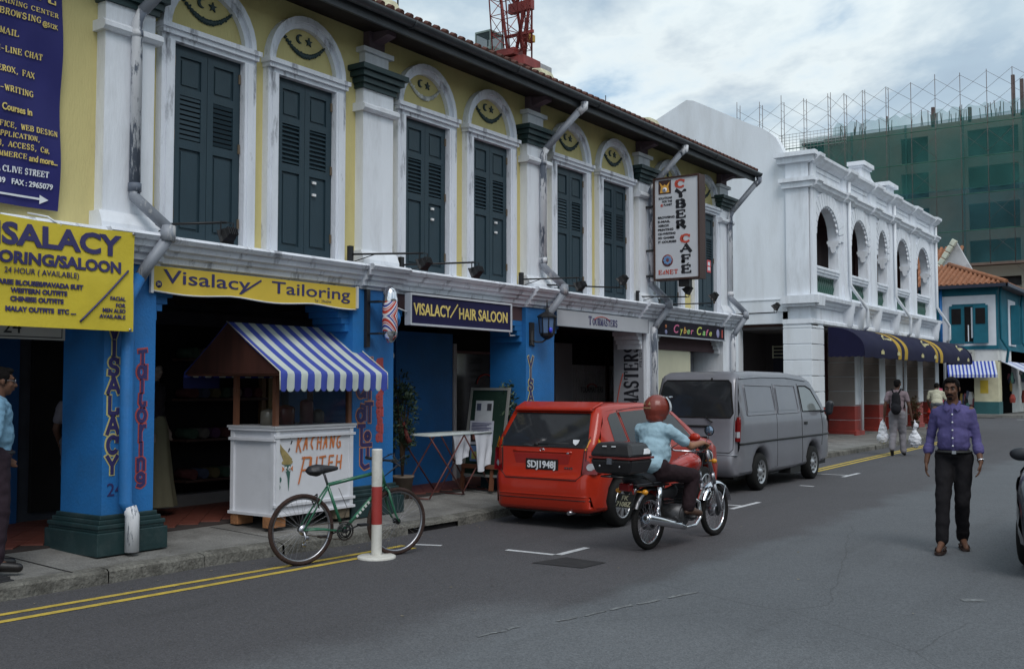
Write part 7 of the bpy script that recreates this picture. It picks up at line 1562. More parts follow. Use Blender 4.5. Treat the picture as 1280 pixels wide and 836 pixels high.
def edge_car():
    t = thing('parked_car', 'dark silver car cut off by the right picture edge, front wheel and black mirror showing', 'car', (-.91, 14.3, 0), -PI/2)
    xr = interp([(.2, .06), (.3, .0), (.55, .0), (.62, .04), (.9, .1), (1.0, .3), (1.3, .8)])
    ol = [(.1, .2), (.03, .25), (0, .35), (0, .55), (.03, .62), (.07, .85), (.12, .93), (.3, .97), (.7, 1.02), (1.2, 1.32), (1.5, 1.4), (2.2, 1.4), (2.6, 1.32), (3.2, 1.02), (3.5, .93), (4.1, .82), (4.25, .6), (4.27, .35), (4.2, .22)]
    ol += list(reversed(arch(3.4, .34, .2)))+[(2.4, .19), (1.6, .19)]+list(reversed(arch(.8, .34, .2)))
    def W(x, z): return .83-.04*max(0, (.45-z)/.25)-max(0, z-.88)*.4-.12*max(0, (.6-x)/.6)**2-.12*max(0, (x-3.3)/.95)**2
    c = Car(t, ol, W, xr, pm('dark_silver_paint', (.035, .04, .05), .3, .05, 2, metal=.4, coat=.7), .08)
    for s in (-1, 1):
        c.back([(s*y, z) for y, z in ((.5, .68), (.79, .66), (.76, .88), (.5, .88))], 'tail_light', LRED, .007); c.side([(.06, .66), (.35, .68), (.32, .88), (.1, .88)], 'tail_light', LRED, s, .006); c.back([(s*y, z) for y, z in ((.56, .68), (.76, .67), (.76, .75), (.56, .76))], 'reversing_light', LCLR, .011)
        c.side([(1.0, .95), (1.4, 1.3), (2.1, 1.33), (2.1, .94)], 'rear_side_window', GLASS, s); c.side([(2.18, .94), (2.18, 1.33), (2.55, 1.27), (3.0, .96)], 'front_side_window', GLASS, s)
        for x in (.8, 3.4): car_wheel(t, x, s*.74, .30, .18, 'alloy', s)
        blob('mirror', [('e', (2.65, s*.93, 1.0), (.05, .115, .07)), ('c', (2.7, s*.72, .95), (2.66, s*.88, .98), .03, .03)], .012, MATS['mirror_black'], t)
    c.back([(-.6, .99), (.6, .99), (.5, 1.28), (-.5, 1.28)], 'rear_window', GLASS, .01, fn=interp([(.97, .3), (1.02, .7), (1.32, 1.2), (1.4, 1.5)]))
    m = MB(); m.box(.2, 4.0, -.6, .6, .17, .24); obj('underbody', m, SEAM, t, loc=(0, 0, 0))
edge_car()
# ---- motorcycle (local x forward, rear axle at x = 0)
BIKE_LOC = (-5.07, 9.72, 0); BIKE_RZ = math.atan2(1.38, .14)
def motorbike():
    t = thing('motorcycle', 'black and chrome motorcycle being ridden, with a red fuel tank and red tail lamp', 'motorcycle', BIKE_LOC, BIKE_RZ)
    MR = pm('tank_red', (.4, .025, .015), .25, .05, 4, coat=.6); r = .285; WB_ = 1.35
    K = dict(loc=(0, 0, 0))
    for x in (0, WB_): wheel(t, x, r, .255, .034, RUBBER, CHROME, 36, .05, .1, spk=.002, rimw=.018)
    m = MB(); m.lathe([(0, -.05), (.075, -.05), (.085, -.03), (.085, .04), (0, .04)], (0, 0, r), 'y', 24); m.lathe([(0, -.045), (.06, -.045), (.07, -.03), (.07, .04), (0, .04)], (WB_, 0, r), 'y', 24); obj('drum_brake', m, STEEL, t, **K)
    m = MB(); m.tube([(1.0, 0, .93), (.92, 0, .86), (.5, 0, .72), (-.2, 0, .66), (-.35, 0, .66)], .02, 8); m.tube([(.95, 0, .85), (.8, 0, .45), (.55, 0, .27), (.25, 0, .28), (.25, 0, .68)], .018, 8)
    for s in (-1, 1): m.tube([(.3, s*.06, .3), (0, s*.09, r)], .016, 8); m.tube([(.25, s*.09, .66), (-.35, s*.09, .68)], .012, 6)
    obj('frame', m, BLACK, t, **K)
    for s in (-1, 1):
        m = MB(); m.tube([(1.04, s*.085, .98), (1.16, s*.085, .72)], .024, 10); m.tube([(1.16, s*.085, .72), (1.2, s*.085, .6)], .028, 10); m.tube([(1.19, s*.085, .62), (WB_-.01, s*.085, r)], .021, 10); obj('fork_leg', m, STEEL if s < 0 else STEEL, t, **K)
        m = MB(); m.tube([(-.04, s*.14, .35), (-.03, s*.14, .47)], .022, 10); m.tube([(-.03, s*.14, .45), (0.0, s*.14, .65)], .030, 12); 
        obj('shock_absorber', m, CHROME, t, **K)
    m = MB()      # front mudguard
    vs_ = []; n = 20
    for i in range(n+1):
        a = R(15)+R(140)*i/n
        for k in range(7): ph = PI*k/6; vs_.append((WB_+(.335-.03*(1-math.sin(ph)))*math.cos(a), .055*math.cos(ph), r+(.335-.03*(1-math.sin(ph)))*math.sin(a)))
    m.add(vs_, [(i*7+k, (i+1)*7+k, (i+1)*7+k+1, i*7+k+1) for i in range(n) for k in range(6)], True)
    for s in (-1, 1): m.tube([(WB_+.16, s*.055, r+.27), (WB_, s*.08, r)], .006, 5); m.tube([(WB_-.2, s*.055, r+.26), (WB_, s*.08, r)], .006, 5)
    obj('front_mudguard', m, CHROME, t, **K)
    m = MB(); vs_ = []
    for i in range(n+1):
        a = R(55)+R(100)*i/n
        for k in range(7): ph = PI*k/6; vs_.append(((.345-.03*(1-math.sin(ph)))*math.cos(a), .065*math.cos(ph), r+.02+(.345-.03*(1-math.sin(ph)))*math.sin(a)))
    m.add(vs_, [(i*7+k, (i+1)*7+k, (i+1)*7+k+1, i*7+k+1) for i in range(n) for k in range(6)], True); obj('rear_mudguard', m, pm('dark_steel', (.12, .12, .13), .3, .1, 5, metal=.9), t, **K)
    blob('fuel_tank', [('c', (.5, 0, .78), (.86, 0, .84), .10, .12, (1, .95, .85)), ('e', (.78, 0, .84), (.17, .13, .1))], .012, MR, t)
    blob('seat', [('c', (-.3, 0, .74), (.42, 0, .73), .075, .07, (1, 1.5, .7)), ('e', (-.3, 0, .755), (.1, .11, .055))], .012, pm('seat_vinyl', (.02, .021, .026), .45, .1, 6), t)
    m = MB(); m.box(-.36, .44, -.105, .105, .69, .70); obj('seat_trim', m, STEEL, t, **K)
    for s in (-1, 1): blob('side_cover', [('c', (.12, s*.08, .56), (.36, s*.08, .58), .05, .07, (1, .5, 1))], .012, MR if s > 0 else BLACK, t)
    m = MB(); m.cyl((.45, -.16, .33), (.45, .16, .33), .11, n=20); m.cyl((.66, -.13, .33), (.66, .13, .33), .09, n=20); m.box(.38, .72, -.11, .11, .25, .4)
    for k in range(8): m.box(.5+.012*k, .72+.012*k, -.085, .085, .42+.028*k, .434+.028*k)
    m.cbox((.65, 0, .52), (.12, .12, .22)); m.lathe([(0, -.175), (.08, -.17), (.1, -.15), (.1, -.12)], (.45, 0, .33), 'y', 20); obj('engine', m, pm('engine_grey', (.07, .07, .075), .45, .4, 12, metal=.6), t, bevel=0, **K)
    m = MB(); m.tube([(.74, -.05, .5), (.86, -.09, .42), (.84, -.12, .26), (.7, -.14, .19), (.45, -.15, .19)], .02, 10); m.tube([(.45, -.16, .2), (.3, -.17, .24), (-.3, -.2, .36), (-.34, -.2, .365)], [.03, .042, .055, .05], 16); m.tube([(-.33, -.2, .363), (-.36, -.2, .37)], [.04, .03], 12); obj('exhaust', m, CHROME, t, **K)
    m = MB(); m.tube([(-.362, -.2, .37), (-.33, -.2, .365)], .024, 10); obj('exhaust_mouth', m, SEAM, t, **K)
    m = MB(); m.tube([(.62, -.3, 1.04), (.72, -.26, 1.03), (.84, -.2, .97), (.98, -.1, .96), (1.0, 0, .96), (.98, .1, .96), (.84, .2, .97), (.72, .26, 1.03), (.62, .3, 1.04)], .011, 8); obj('handlebar', m, CHROME, t, **K)
    m = MB()
    for s in (-1, 1): m.tube([(.61, s*.305, 1.04), (.7, s*.27, 1.033)], .018, 8); m.tube([(.74, s*.25, 1.02), (.8, s*.27, 1.0), (.72, s*.34, .99)], .006, 5)
    obj('grip', m, RUBBER, t, **K)
    m = MB(); m.tube([(.8, -.2, .98), (.78, -.25, 1.12), (.76, -.28, 1.18)], .005, 5); m.tube([(.8, .2, .98), (.78, .25, 1.12), (.76, .3, 1.18)], .005, 5); obj('mirror_stalk', m, CHROME, t, **K)
    for s in (-1, 1): m = MB(); m.lathe([(0, 0), (.05, .0), (.055, -.01), (.04, -.025), (0, -.03)], (0, 0, 0), 'x', 18); o_ = obj('mirror', m, pm('mirror_glass_blue', (.25, .32, .42), .06, .02, 3, metal=.8), t, loc=(.75, s*.29, 1.21)); o_.rotation_euler = (0, 0, PI); 
    for s in (-1, 1): m = MB(); m.lathe([(.056, -.004), (.06, .006), (.045, .026), (0, .034)], (.75, s*.29, 1.21), 'x', 18); obj('mirror_shell', m, SEAM, t, **K)
    blob('headlight_shell', [('e', (1.14, 0, .9), (.09, .09, .09))], .01, BLACK, t); m = MB(); m.lathe([(0, .085), (.07, .07), (.085, .05), (.08, .04)], (1.14, 0, .9), 'x', 20); obj('headlight', m, LCLR, t, **K)
    m = MB()
    for s in (-1, 1): m.lathe([(0, -.01), (.04, 0), (.045, .05), (0, .055)], (1.0, s*.05, .99), 'z', 14)
    obj('gauge', m, BLACK, t, **K)
    for s in (-1, 1):
        for x, z in ((-.3, .62), (1.08, .86)): m = MB(); m.tube([(x, s*.05, z), (x, s*.13, z)], .008, 5); m.ell((x, s*.16, z), (.03, .035, .028), 12, 8); obj('indicator', m, LAMB, t, **K)
    m = MB(); m.box(-.44, -.36, -.065, .065, .63, .71); obj('tail_light', m, LRED, t, bevel=.012, **K)
    m = MB(); a_ = Vector((-.40, 0, .60)); b_ = Vector((-.46, 0, .47)); m.bar(a_, b_, .20, .004, up=(1, 0, 0)); pl = obj('number_plate', m, MATS['plate_black'], t, **K)
    u_ = (a_-b_).normalized(); text('FK', .07, pm('plate_print', (.32, .30, .2), .6), pl, Vector((-.430, .035, .542))+Vector((-.004, 0, -.0)), r=(0, -1, 0), u=u_, width=.08, bold=.001); text('7108Z', .07, MATS['plate_print'], pl, Vector((-.457, .085, .483))+Vector((-.004, 0, 0)), r=(0, -1, 0), u=u_, width=.17, bold=.001)
    m = MB(); m.tube([(-.3, 0, .66), (-.4, 0, .62)], .03, 6); m.box(-.62, -.2, -.05, .05, .79, .81)
    for s in (-1, 1): m.tube([(-.05, s*.1, .69), (-.3, s*.12, .79), (-.66, s*.12, .79), (-.66, 0, .79)], .01, 6)
    obj('rear_carrier', m, BLACK, t, **K)
    m = MB(); m.tube([(.45, -.28, .31), (.45, .28, .31)], .012, 6); m.tube([(.45, -.19, .31), (.45, -.3, .31)], .02, 8); m.tube([(.45, .19, .31), (.45, .3, .31)], .02, 8); m.tube([(.6, -.15, .33), (.72, -.2, .3)], .01, 6); m.tube([(.5, -.13, .33), (.56, -.17, .45), (.53, -.2, .52)], .009, 6); obj('foot_peg', m, BLACK, t, **K)
    m = MB(); m.tube([(1.02, .03, .92), (1.1, .12, 1.02), (.95, .2, 1.05), (.8, .22, 1.0)], .006, 5); m.tube([(.98, -.03, .92), (1.12, -.1, 1.05), (.95, -.2, 1.06), (.8, -.22, 1.0)], .006, 5); m.tube([(1.05, -.05, .95), (.95, -.08, .8), (.7, -.08, .6)], .006, 5); obj('cable', m, BLACK, t, **K)
    # top box is a load on the carrier
    M = Matrix.Translation(BIKE_LOC) @ Matrix.Rotation(BIKE_RZ, 4, 'Z')
    bx = thing('top_box', 'black luggage box with a red stripe strapped behind the motorcyclist', 'luggage box', M @ Vector((-.48, 0, .815)), BIKE_RZ)
    def shell(z0, z1, w0, w1, d0, d1, mt, nm):
        m = MB(); vs_ = []
        for z, w_, d_ in ((z0, w0, d0), ((z0+z1)/2, (w0+w1)/2*1.01, (d0+d1)/2), (z1, w1, d1)): vs_ += [(x, y, z) for x, y in ((-d_, -w_), (d_, -w_), (d_, w_), (-d_, w_))]
        m.add(vs_, [(0, 3, 2, 1), (8, 9, 10, 11)]+[(i*4+k, i*4+(k+1) % 4, i*4+4+(k+1) % 4, i*4+4+k) for i in (0, 1) for k in range(4)]); return obj(nm, m, mt, bx, bevel=.03, loc=(0, 0, 0))
    BX = pm('box_black', (.016, .015, .017), .35, .15, 6, .05); shell(0, .15, .20, .255, .17, .205, BX, 'lower_shell'); shell(.172, .31, .26, .2, .208, .15, BX, 'lid')
    m = MB(); m.box(-.207, .207, -.257, .257, .15, .172); obj('red_stripe', m, pm('stripe_red', (.14, .02, .018), .4), bx, bevel=.004, loc=(0, 0, 0))
    for x, y in ((.1, -.257), ): m = MB(); m.prism([(.02, -.249, .2), (.13, -.249, .2), (.15, -.24, .23), (.12, -.235, .255), (.05, -.235, .25), (.04, -.242, .23)], (0, -.006, 0)); obj('torn_sticker', m, WPR, bx, loc=(0, 0, 0))
    for y in (-.05, .06): m = MB(); m.box(-.19, -.17, y, y+.04, .27, .28); obj('torn_sticker', m, WPR, bx, loc=(0, 0, 0))
    m = MB(); m.box(-.215, -.19, -.03, .03, .1, .16); m.ell((-.21, -.12, .08), (.01, .012, .012)); m.ell((-.21, .12, .08), (.01, .012, .012)); obj('latch', m, STEEL, bx, loc=(0, 0, 0))
motorbike()
# ================================================================ PEOPLE
SKIN = pm('brown_skin', (.12, .058, .036), .6, .1, 8, spec=.3); SKIND = pm('dark_skin', (.10, .05, .034), .6, .1, 8, spec=.3); SKINL = pm('tan_skin', (.30, .15, .09), .55, .1, 8, spec=.3)
HAIR = pm('black_hair', (.006, .005, .005), .9, .3, 40, .3, 120, spec=.15)
def mid(a, b, t=.5): return V(a).lerp(V(b), t)
def hand(w, d, palm, side, k=1., curl=.5):
    """palm and five bent fingers; w = wrist, d = direction to the fingers, palm = palm normal, side = direction of the thumb"""
    w, d, palm, side = V(w), V(d).normalized(), V(palm).normalized(), V(side).normalized(); P = []
    p0 = w+d*.02*k; p1 = w+d*.085*k
    for s, l in ((-.024, 0), (-.008, .003), (.009, .002), (.024, -.004)): P.append(('c', p0+side*s*.6*k, p1+side*s*k+d*l*k, .0155*k, .0115*k))
    for s, L in ((.025, .062), (.009, .072), (-.008, .068), (-.023, .052)):
        a = p1+side*s*k; q = a+(d*math.cos(curl*.5)+palm*math.sin(curl*.5))*L*.45*k; r_ = q+(d*math.cos(curl*1.3)+palm*math.sin(curl*1.3))*L*.32*k; e = r_+(d*math.cos(curl*2.1)+palm*math.sin(curl*2.1))*L*.26*k
        P += [('c', a, q, .0098*k, .0088*k), ('c', q, r_, .0088*k, .008*k), ('c', r_, e, .008*k, .0066*k)]
    a = w+d*.03*k+side*.022*k; q = a+(d*.6+side*.75+palm*.2).normalized()*.038*k; e = q+(d*.85+side*.25+palm*.3).normalized()*.032*k
    P += [('c', a, q, .013*k, .0105*k), ('c', q, e, .0105*k, .008*k)]
    return P
def head(c, f, k=1., up=(0, 0, 1)):
    """skull, jaw, nose, ears, brow, lips round centre c, facing f"""
    c, f, u = V(c), V(f).normalized(), V(up).normalized(); s = f.cross(u).normalized(); u = s.cross(f)
    M = Matrix((s, f, u)).transposed(); q = lambda x, y, z: c+M @ Vector((x, y, z))*k
    P = [('e', q(0, -.012, .035), (.076*k, .094*k, .09*k), M), ('e', q(0, .02, -.03), (.062*k, .072*k, .082*k), M), ('e', q(0, .052, -.082), (.034*k, .03*k, .028*k), M),
         ('c', q(0, .088, .012), q(0, .112, -.028), .009*k, .0145*k), ('e', q(0, .082, .032), (.05*k, .016*k, .013*k), M), ('e', q(0, .085, -.058), (.026*k, .013*k, .012*k), M)]
    for e in (-1, 1): P += [('e', q(e*.035, .062, -.02), (.024*k, .022*k, .024*k), M), ('e', q(e*.078, -.005, .0), (.01*k, .018*k, .03*k), M), ('e', q(e*.014, .102, -.028), (.01*k, .01*k, .009*k), M)]
    return P, q, M
def face(t, q, M, k=1., moustache=False, beard=False, par=None):
    par = par or t
    for e in (-1, 1):
        m = MB(); m.ell(q(e*.031, .077, .012), (.0125*k, .009*k, .009*k), 12, 8, M); obj('eye', m, pm('eye_white', (.16, .14, .13), .4), par); m = MB(); m.ell(q(e*.031, .084, .012), (.006*k, .005*k, .0065*k), 10, 6, M); obj('iris', m, SEAM, par)
        m = MB(); m.tube([q(e*.013, .093, .031), q(e*.03, .095, .038), q(e*.052, .082, .032)], [.0045*k, .0055*k, .003*k], 6); obj('eyebrow', m, HAIR, par)
    if moustache: blob('moustache', [('c', q(0, .106, -.046), q(.026, .094, -.05), .0085*k, .007*k), ('c', q(0, .106, -.046), q(-.026, .094, -.05), .0085*k, .007*k), ('c', q(.026, .094, -.05), q(.034, .083, -.066), .006*k, .004*k), ('c', q(-.026, .094, -.05), q(-.034, .083, -.066), .006*k, .004*k)]+([('e', q(0, .078, -.088), (.024*k, .016*k, .012*k), M)] if beard else []), .0045, HAIR, par)
    m = MB(); m.tube([q(-.02, .096, -.061), q(0, .1, -.060), q(.02, .096, -.061)], .0035*k, 6); obj('lips', m, pm('lips', (.12, .04, .035), .5), par)
def hairblob(t, q, M, k=1., back=0, vox=.008, mt=None):
    P = [('e', q(0, -.018, .048), (.079*k, .094*k, .083*k), M), ('e', q(0, -.055, .0), (.07*k, .055*k, .07*k+back), M), ('e', q(0, .045, .095), (.058*k, .04*k, .028*k), M)]
    for e in (-1, 1): P += [('e', q(e*.066, .0, .045), (.018*k, .045*k, .045*k), M), ('c', q(e*.07, .02, .03), q(e*.074, .018, -.01), .011*k, .007*k)]
    return blob('hair', P, vox, mt or HAIR, t, 1, wrinkle=.0035, wscale=45)
def body(t, J, k=1., skin=SKIN, vox=.0085, hands=True, hd=None, curl=.5, extra=()):
    """one continuous body from joints J (world): pelvis chest neck head(c) face(dir) and pairs sh el wr hi kn an toe"""
    P = [('c', J['pelvis'], J['chest'], .105*k, .10*k, (1, 1, 1)), ('c', J['chest'], J['neck'], .085*k, .056*k), ('c', J['neck'], V(J['head'])+V(0, 0, -.02), .056*k, .054*k)]
    hp, q, M = head(J['head'], J['face'], k); P += hp
    for i in (0, 1):
        sh, el, wr, hi, kn, an, toe = (J[n][i] for n in ('sh', 'el', 'wr', 'hi', 'kn', 'an', 'toe'))
        P += [('c', V(J['chest'])+V(0, 0, .03), sh, .07*k, .046*k), ('c', sh, el, .046*k, .038*k), ('c', el, wr, .04*k, .026*k), ('c', J['pelvis'], hi, .1*k, .09*k), ('c', hi, kn, .082*k, .055*k), ('c', kn, mid(kn, an, .3), .055*k, .052*k), ('c', mid(kn, an, .3), an, .052*k, .034*k), ('c', an, V(toe), .036*k, .024*k), ('e', V(an)-V(0, 0, .03), (.035*k, .035*k, .035*k))]
        d = (V(wr)-V(el)).normalized(); pn = J['palm'][i] if 'palm' in J else (0, 0, -1); sd = J['thumb'][i] if 'thumb' in J else (0, 1, 0); hdv = J['hand'][i] if 'hand' in J else d
        P += hand(wr, hdv, pn, sd, k*1.02, curl)
    return blob('body', P+list(extra), vox, skin, t, 2, fac=.35), q, M
def shirt(t, J, mt, k=1., sleeve=1., hem=0., wr=.012, name='shirt', loose=.018, vox=.011, belly=.0, arm=None):
    W_ = loose; pe, ch = V(J['pelvis']), V(J['chest']); dn = (pe-ch).normalized(); low = pe+dn*(hem)
    right = (V(J['sh'][1])-V(J['sh'][0])).normalized(); fw = V(J['face']); fw.z = 0; fw.normalize(); u = right.cross(fw)
    M = Matrix((right, right.cross(V(0, 0, 1)).normalized()*-1, V(0, 0, 1))).transposed()
    P = [('e', ch.lerp(pe, .0)+fw*.01, (.178*k, .122*k, .19*k), M), ('e', ch.lerp(pe, .5)+fw*belly*.5, (.160*k+W_*.5, .122*k+belly*.5, .2*k), M), ('e', low+V(0, 0, .05), (.160*k+W_*.6, .125*k+belly*.4, .11*k), M), ('c', V(J['neck'])-V(0, 0, .06), V(J['sh'][0])-V(0, 0, .01), .062*k, .05*k), ('c', V(J['neck'])-V(0, 0, .06), V(J['sh'][1])-V(0, 0, .01), .062*k, .05*k), ('c', ch, V(J['neck'])-V(0, 0, .035), .11*k, .066*k), ('c', ch+V(0, 0, .06), V(J['sh'][0])-V(0, 0, .03), .11*k, .06*k), ('c', ch+V(0, 0, .06), V(J['sh'][1])-V(0, 0, .03), .11*k, .06*k)]
    for i in (0, 1):
        sh, el, w = V(J['sh'][i]), V(J['el'][i]), V(J['wr'][i]); s = sleeve
        sh = sh-V(0, 0, .012)
        if s <= 1: e = sh.lerp(el, s); P += [('c', sh, e, .057*k, .058*k)]
        else: e = el.lerp(w, s-1); P += [('c', sh, el, .057*k, .052*k), ('c', el, e, .052*k, .044*k)]
    return blob(name, P, vox, mt, t, 2, wrinkle=wr*.55, wscale=15)
def trousers(t, J, mt, k=1., wr=.010, low=.96, name='trousers', loose=1., top=.04, vox=.012, hem=.068):
    pe = V(J['pelvis']); P = [('c', V(J['hi'][0])+V(0, 0, .04), V(J['hi'][1])+V(0, 0, .04), .112*k, .112*k), ('e', pe+V(0, 0, top-.03), (.178*k, .15*k, .09*k), Matrix((( (V(J['hi'][1])-V(J['hi'][0])).normalized()), (V(0, 0, 1).cross((V(J['hi'][1])-V(J['hi'][0])).normalized())), V(0, 0, 1))).transposed())]
    for i in (0, 1): hi, kn, an = V(J['hi'][i]), V(J['kn'][i]), V(J['an'][i]); e = kn.lerp(an, low); P += [('c', hi, kn, .105*k*loose, .082*k*loose), ('c', kn, e, .08*k*loose, hem*k*loose)]
    return blob(name, P, vox, mt, t, 2, wrinkle=wr*.8, wscale=9)
def frame_j(loc, rz, J):
    """turn joints given in a local frame (x right, y forward, z up) into world coordinates"""
    M = Matrix.Translation(loc) @ Matrix.Rotation(rz, 4, 'Z'); R3 = M.to_3x3(); out = {}
    for n, v in J.items():
        dirn = n in ('face', 'palm', 'thumb', 'hand')
        f = (lambda p: R3 @ V(p)) if dirn else (lambda p: M @ V(p))
        out[n] = [f(p) for p in v] if isinstance(v[0], (tuple, list)) else f(v)
    return out, M
def shoe(t, an, toe, mt, name='shoe', k=1., sole=None):
    a, b = V(an), V(toe); return blob(name, [('c', V(a.x, a.y, a.z-.025), V(b.x, b.y, b.z+.0), .046*k, .036*k), ('c', V(a.x, a.y, a.z-.045)+(a-b).normalized()*.03, V(b.x, b.y, b.z-.01), .03*k, .03*k)], .009, mt, t)
# ---- man in purple shirt walking toward us (faces the camera, slightly turned)
P1_ = thing('person', 'man in purple shirt and black trousers walking toward us on the road, moustached', 'person', (-2.44, 11.45, 0), world=True)
# local frame: x = his right, so reading order (0 = his right arm, which is on the left of the picture)
rz = R(180+9)
J = dict(pelvis=(0, 0, .98), chest=(0, .0, 1.33), neck=(0, .0, 1.53), head=(.01, .035, 1.655), face=(.12, 1, -.08),
         sh=[(.165, -.01, 1.435), (-.165, -.01, 1.435)], el=[(.225, -.08, 1.15), (-.215, -.03, 1.15)], wr=[(.265, .0, .90), (-.255, .11, .92)], hand=[(.05, .12, -1), (.12, .15, -1)],
         palm=[(-.9, .1, 0), (.9, .1, 0)], thumb=[(0, 1, 0), (0, 1, 0)],
         hi=[(.09, 0, .92), (-.09, 0, .92)], kn=[(.10, .17, .52), (-.07, .02, .50)], an=[(.115, .24, .115), (-.06, -.17, .11)], toe=[(.14, .41, .045), (-.10, .0, .03)])
J, M_ = frame_j((-2.44, 11.45, 0), rz, J)
bd, q, M = body(P1_, J, 1.0, SKIN, curl=.45)
face(P1_, q, M, 1, True, True); hairblob(P1_, q, M)
PUR = pm('purple_shirt', (.088, .077, .20), .85, .06, 3, .55, 13, dirt=.2, dscale=6, dcol=(.2, .16, .42)); BT = pm('black_trousers', (.010, .009, .011), .85, .2, 4, .6, 10, stretch=(1, 1, .5))
shirt(P1_, J, PUR, .93, 1.45, hem=-.05, belly=.03, wr=.010, loose=.022)
trousers(P1_, J, BT, .92)
def L1(*p): return M_ @ V(p)
m = MB(); m.tube([L1(-.045, .085, 1.49), L1(-.068, .03, 1.515), L1(-.064, -.04, 1.525), L1(.0, -.07, 1.53), L1(.064, -.04, 1.525), L1(.068, .03, 1.515), L1(.045, .085, 1.49)], [.012, .015, .015, .015, .015, .015, .012], 8); obj('collar', m, PUR, P1_)
for s in (-1, 1): m = MB(); m.prism([L1(s*.012, .115, 1.475), L1(s*.07, .075, 1.515), L1(s*.085, .09, 1.46), L1(s*.05, .125, 1.43)], M_.to_3x3() @ V(0, .010, 0)); obj('collar', m, PUR, P1_)
m = MB(); m.tube([L1(.0, .135, 1.46), L1(0, .152, 1.38), L1(0, .158, 1.25), L1(0, .16, 1.1), L1(0, .15, 1.02)], .008, 5); obj('button_placket', m, PUR, P1_)
for z, y in ((1.40, .165), (1.32, .170), (1.24, .172), (1.16, .172), (1.08, .168)): m = MB(); m.ell(L1(0, y, z), (.009, .005, .009)); obj('button', m, WPR, P1_)
for i, s in ((0, 1), (1, -1)): c0 = V(J['el'][i]).lerp(V(J['wr'][i]), .36); c1 = V(J['el'][i]).lerp(V(J['wr'][i]), .5); blob('rolled_cuff', [('c', c0, c1, .055, .056)], .009, PUR, P1_, 1, wrinkle=.005, wscale=25)
m = MB(); W0 = 24; m.tube([L1(.168*math.cos(2*PI*k/W0), .146*math.sin(2*PI*k/W0)+.004, 1.015) for k in range(W0)], .014, 6, closed=True); obj('belt', m, SEAM, P1_); m = MB(); m.box(-.02, .02, .0, .008, -.016, .016); o_ = obj('buckle', m, CHROME, P1_, loc=(0, 0, 0)); o_.location = L1(-.01, .158, 1.015)-Vector(OFF[P1_.name]); o_.rotation_euler = (0, 0, rz)
wv = V(J['el'][1]).lerp(V(J['wr'][1]), .93); dv = (V(J['wr'][1])-V(J['el'][1])).normalized(); m = MB(); m.tube([wv-dv*.008, wv+dv*.008], .034, 16); obj('wristwatch', m, CHROME, P1_)
for i in (0, 1):
    a, b = V(J['an'][i]), V(J['toe'][i]); f = (b-a); f.z = 0; f.normalize(); s = f.cross(V(0, 0, 1)); z0 = b.z-.035; sl = (a.z-.085-z0) if i == 0 else 0.02
    m = MB(); pts = [(-.07, .03), (-.075, -.03), (.0, -.038), (.12, -.045), (.19, -.03), (.205, 0), (.19, .035), (.12, .045), (0, .036)]
    m.prism([a+f*x+s*y+V(0, 0, -a.z+max(0.004, z0+.0-(x-.2)*.06*(1 if i == 1 else -0.0))) for x, y in pts], (0, 0, .022)); sn = obj('sandal', m, pm('sandal_brown', (.03, .014, .01), .6), P1_)
    m = MB()
    for x in (.04, .1): m.tube([a+f*x+s*y+V(0, 0, -a.z+z0+h) for y, h in ((-.045, .02), (-.035, .055), (0, .075-x*.15), (.035, .055), (.045, .02))], .010, 6)
    m.tube([a+f*x-a.z*V(0, 0, 1)+V(0, 0, z0+.05)+s*y for x, y in ((0, -.04), (-.06, -.025), (-.06, .025), (0, .04))], .008, 6); obj('sandal_strap', m, MATS['sandal_brown'], P1_)
# ---- man with backpack walking away, carrying two white bags
P2_ = thing('person', 'man seen from behind with black backpack and grey trousers, carrying white bags', 'person', (-6.8, 25.95, 0), world=True)
J = dict(pelvis=(0, 0, 1.02), chest=(0, .02, 1.38), neck=(0, .01, 1.59), head=(.01, .03, 1.71), face=(.15, 1, 0), sh=[(-.2, 0, 1.5), (.2, 0, 1.5)], el=[(-.27, -.03, 1.2), (.27, .0, 1.2)], wr=[(-.3, .02, .93), (.32, .05, .93)], palm=[(.9, .1, 0), (-.9, .1, 0)], thumb=[(0, 1, 0), (0, 1, 0)],
         hi=[(-.09, 0, .95), (.09, 0, .95)], kn=[(-.10, .0, .53), (.10, .12, .53)], an=[(-.11, -.2, .17), (.12, .06, .1)], toe=[(-.11, -.13, .03), (.13, .22, .035)])
J, M_ = frame_j((-6.8, 25.95, 0), R(8), J)
def L1(*p): return M_ @ V(p)
bd, q, M = body(P2_, J, 1.04, SKIND, vox=.012, curl=1.0); hairblob(P2_, q, M, vox=.012)
shirt(P2_, J, pm('dusty_pink_shirt', (.22, .17, .19), .85, .1, 3), 1.04, .55, hem=.03, vox=.016); trousers(P2_, J, pm('grey_trousers', (.2, .19, .21), .85, .1, 4), 1.04, loose=1.05, vox=.016)
blob('backpack', [('c', L1(0, -.2, 1.13), L1(0, -.17, 1.45), .12, .09, (1.05, .8, 1)), ('e', L1(0, -.25, 1.12), (.12, .08, .13))], .016, pm('backpack_black', (.010, .010, .013), .8, .2, 6), P2_, wrinkle=.01)
m = MB()
for s in (-1, 1): m.tube([L1(s*.06, -.17, 1.5), L1(s*.1, -.1, 1.6), L1(s*.12, .05, 1.59), L1(s*.14, .12, 1.4), L1(s*.17, -.05, 1.15)], .02, 6)
obj('backpack_strap', m, MATS['backpack_black'], P2_)
for i in (0, 1): shoe(P2_, J['an'][i], J['toe'][i], SEAM, k=1.05)
BAG = pm('white_plastic_bag', (.66, .67, .72), .45, .1, 8, .2, 12)
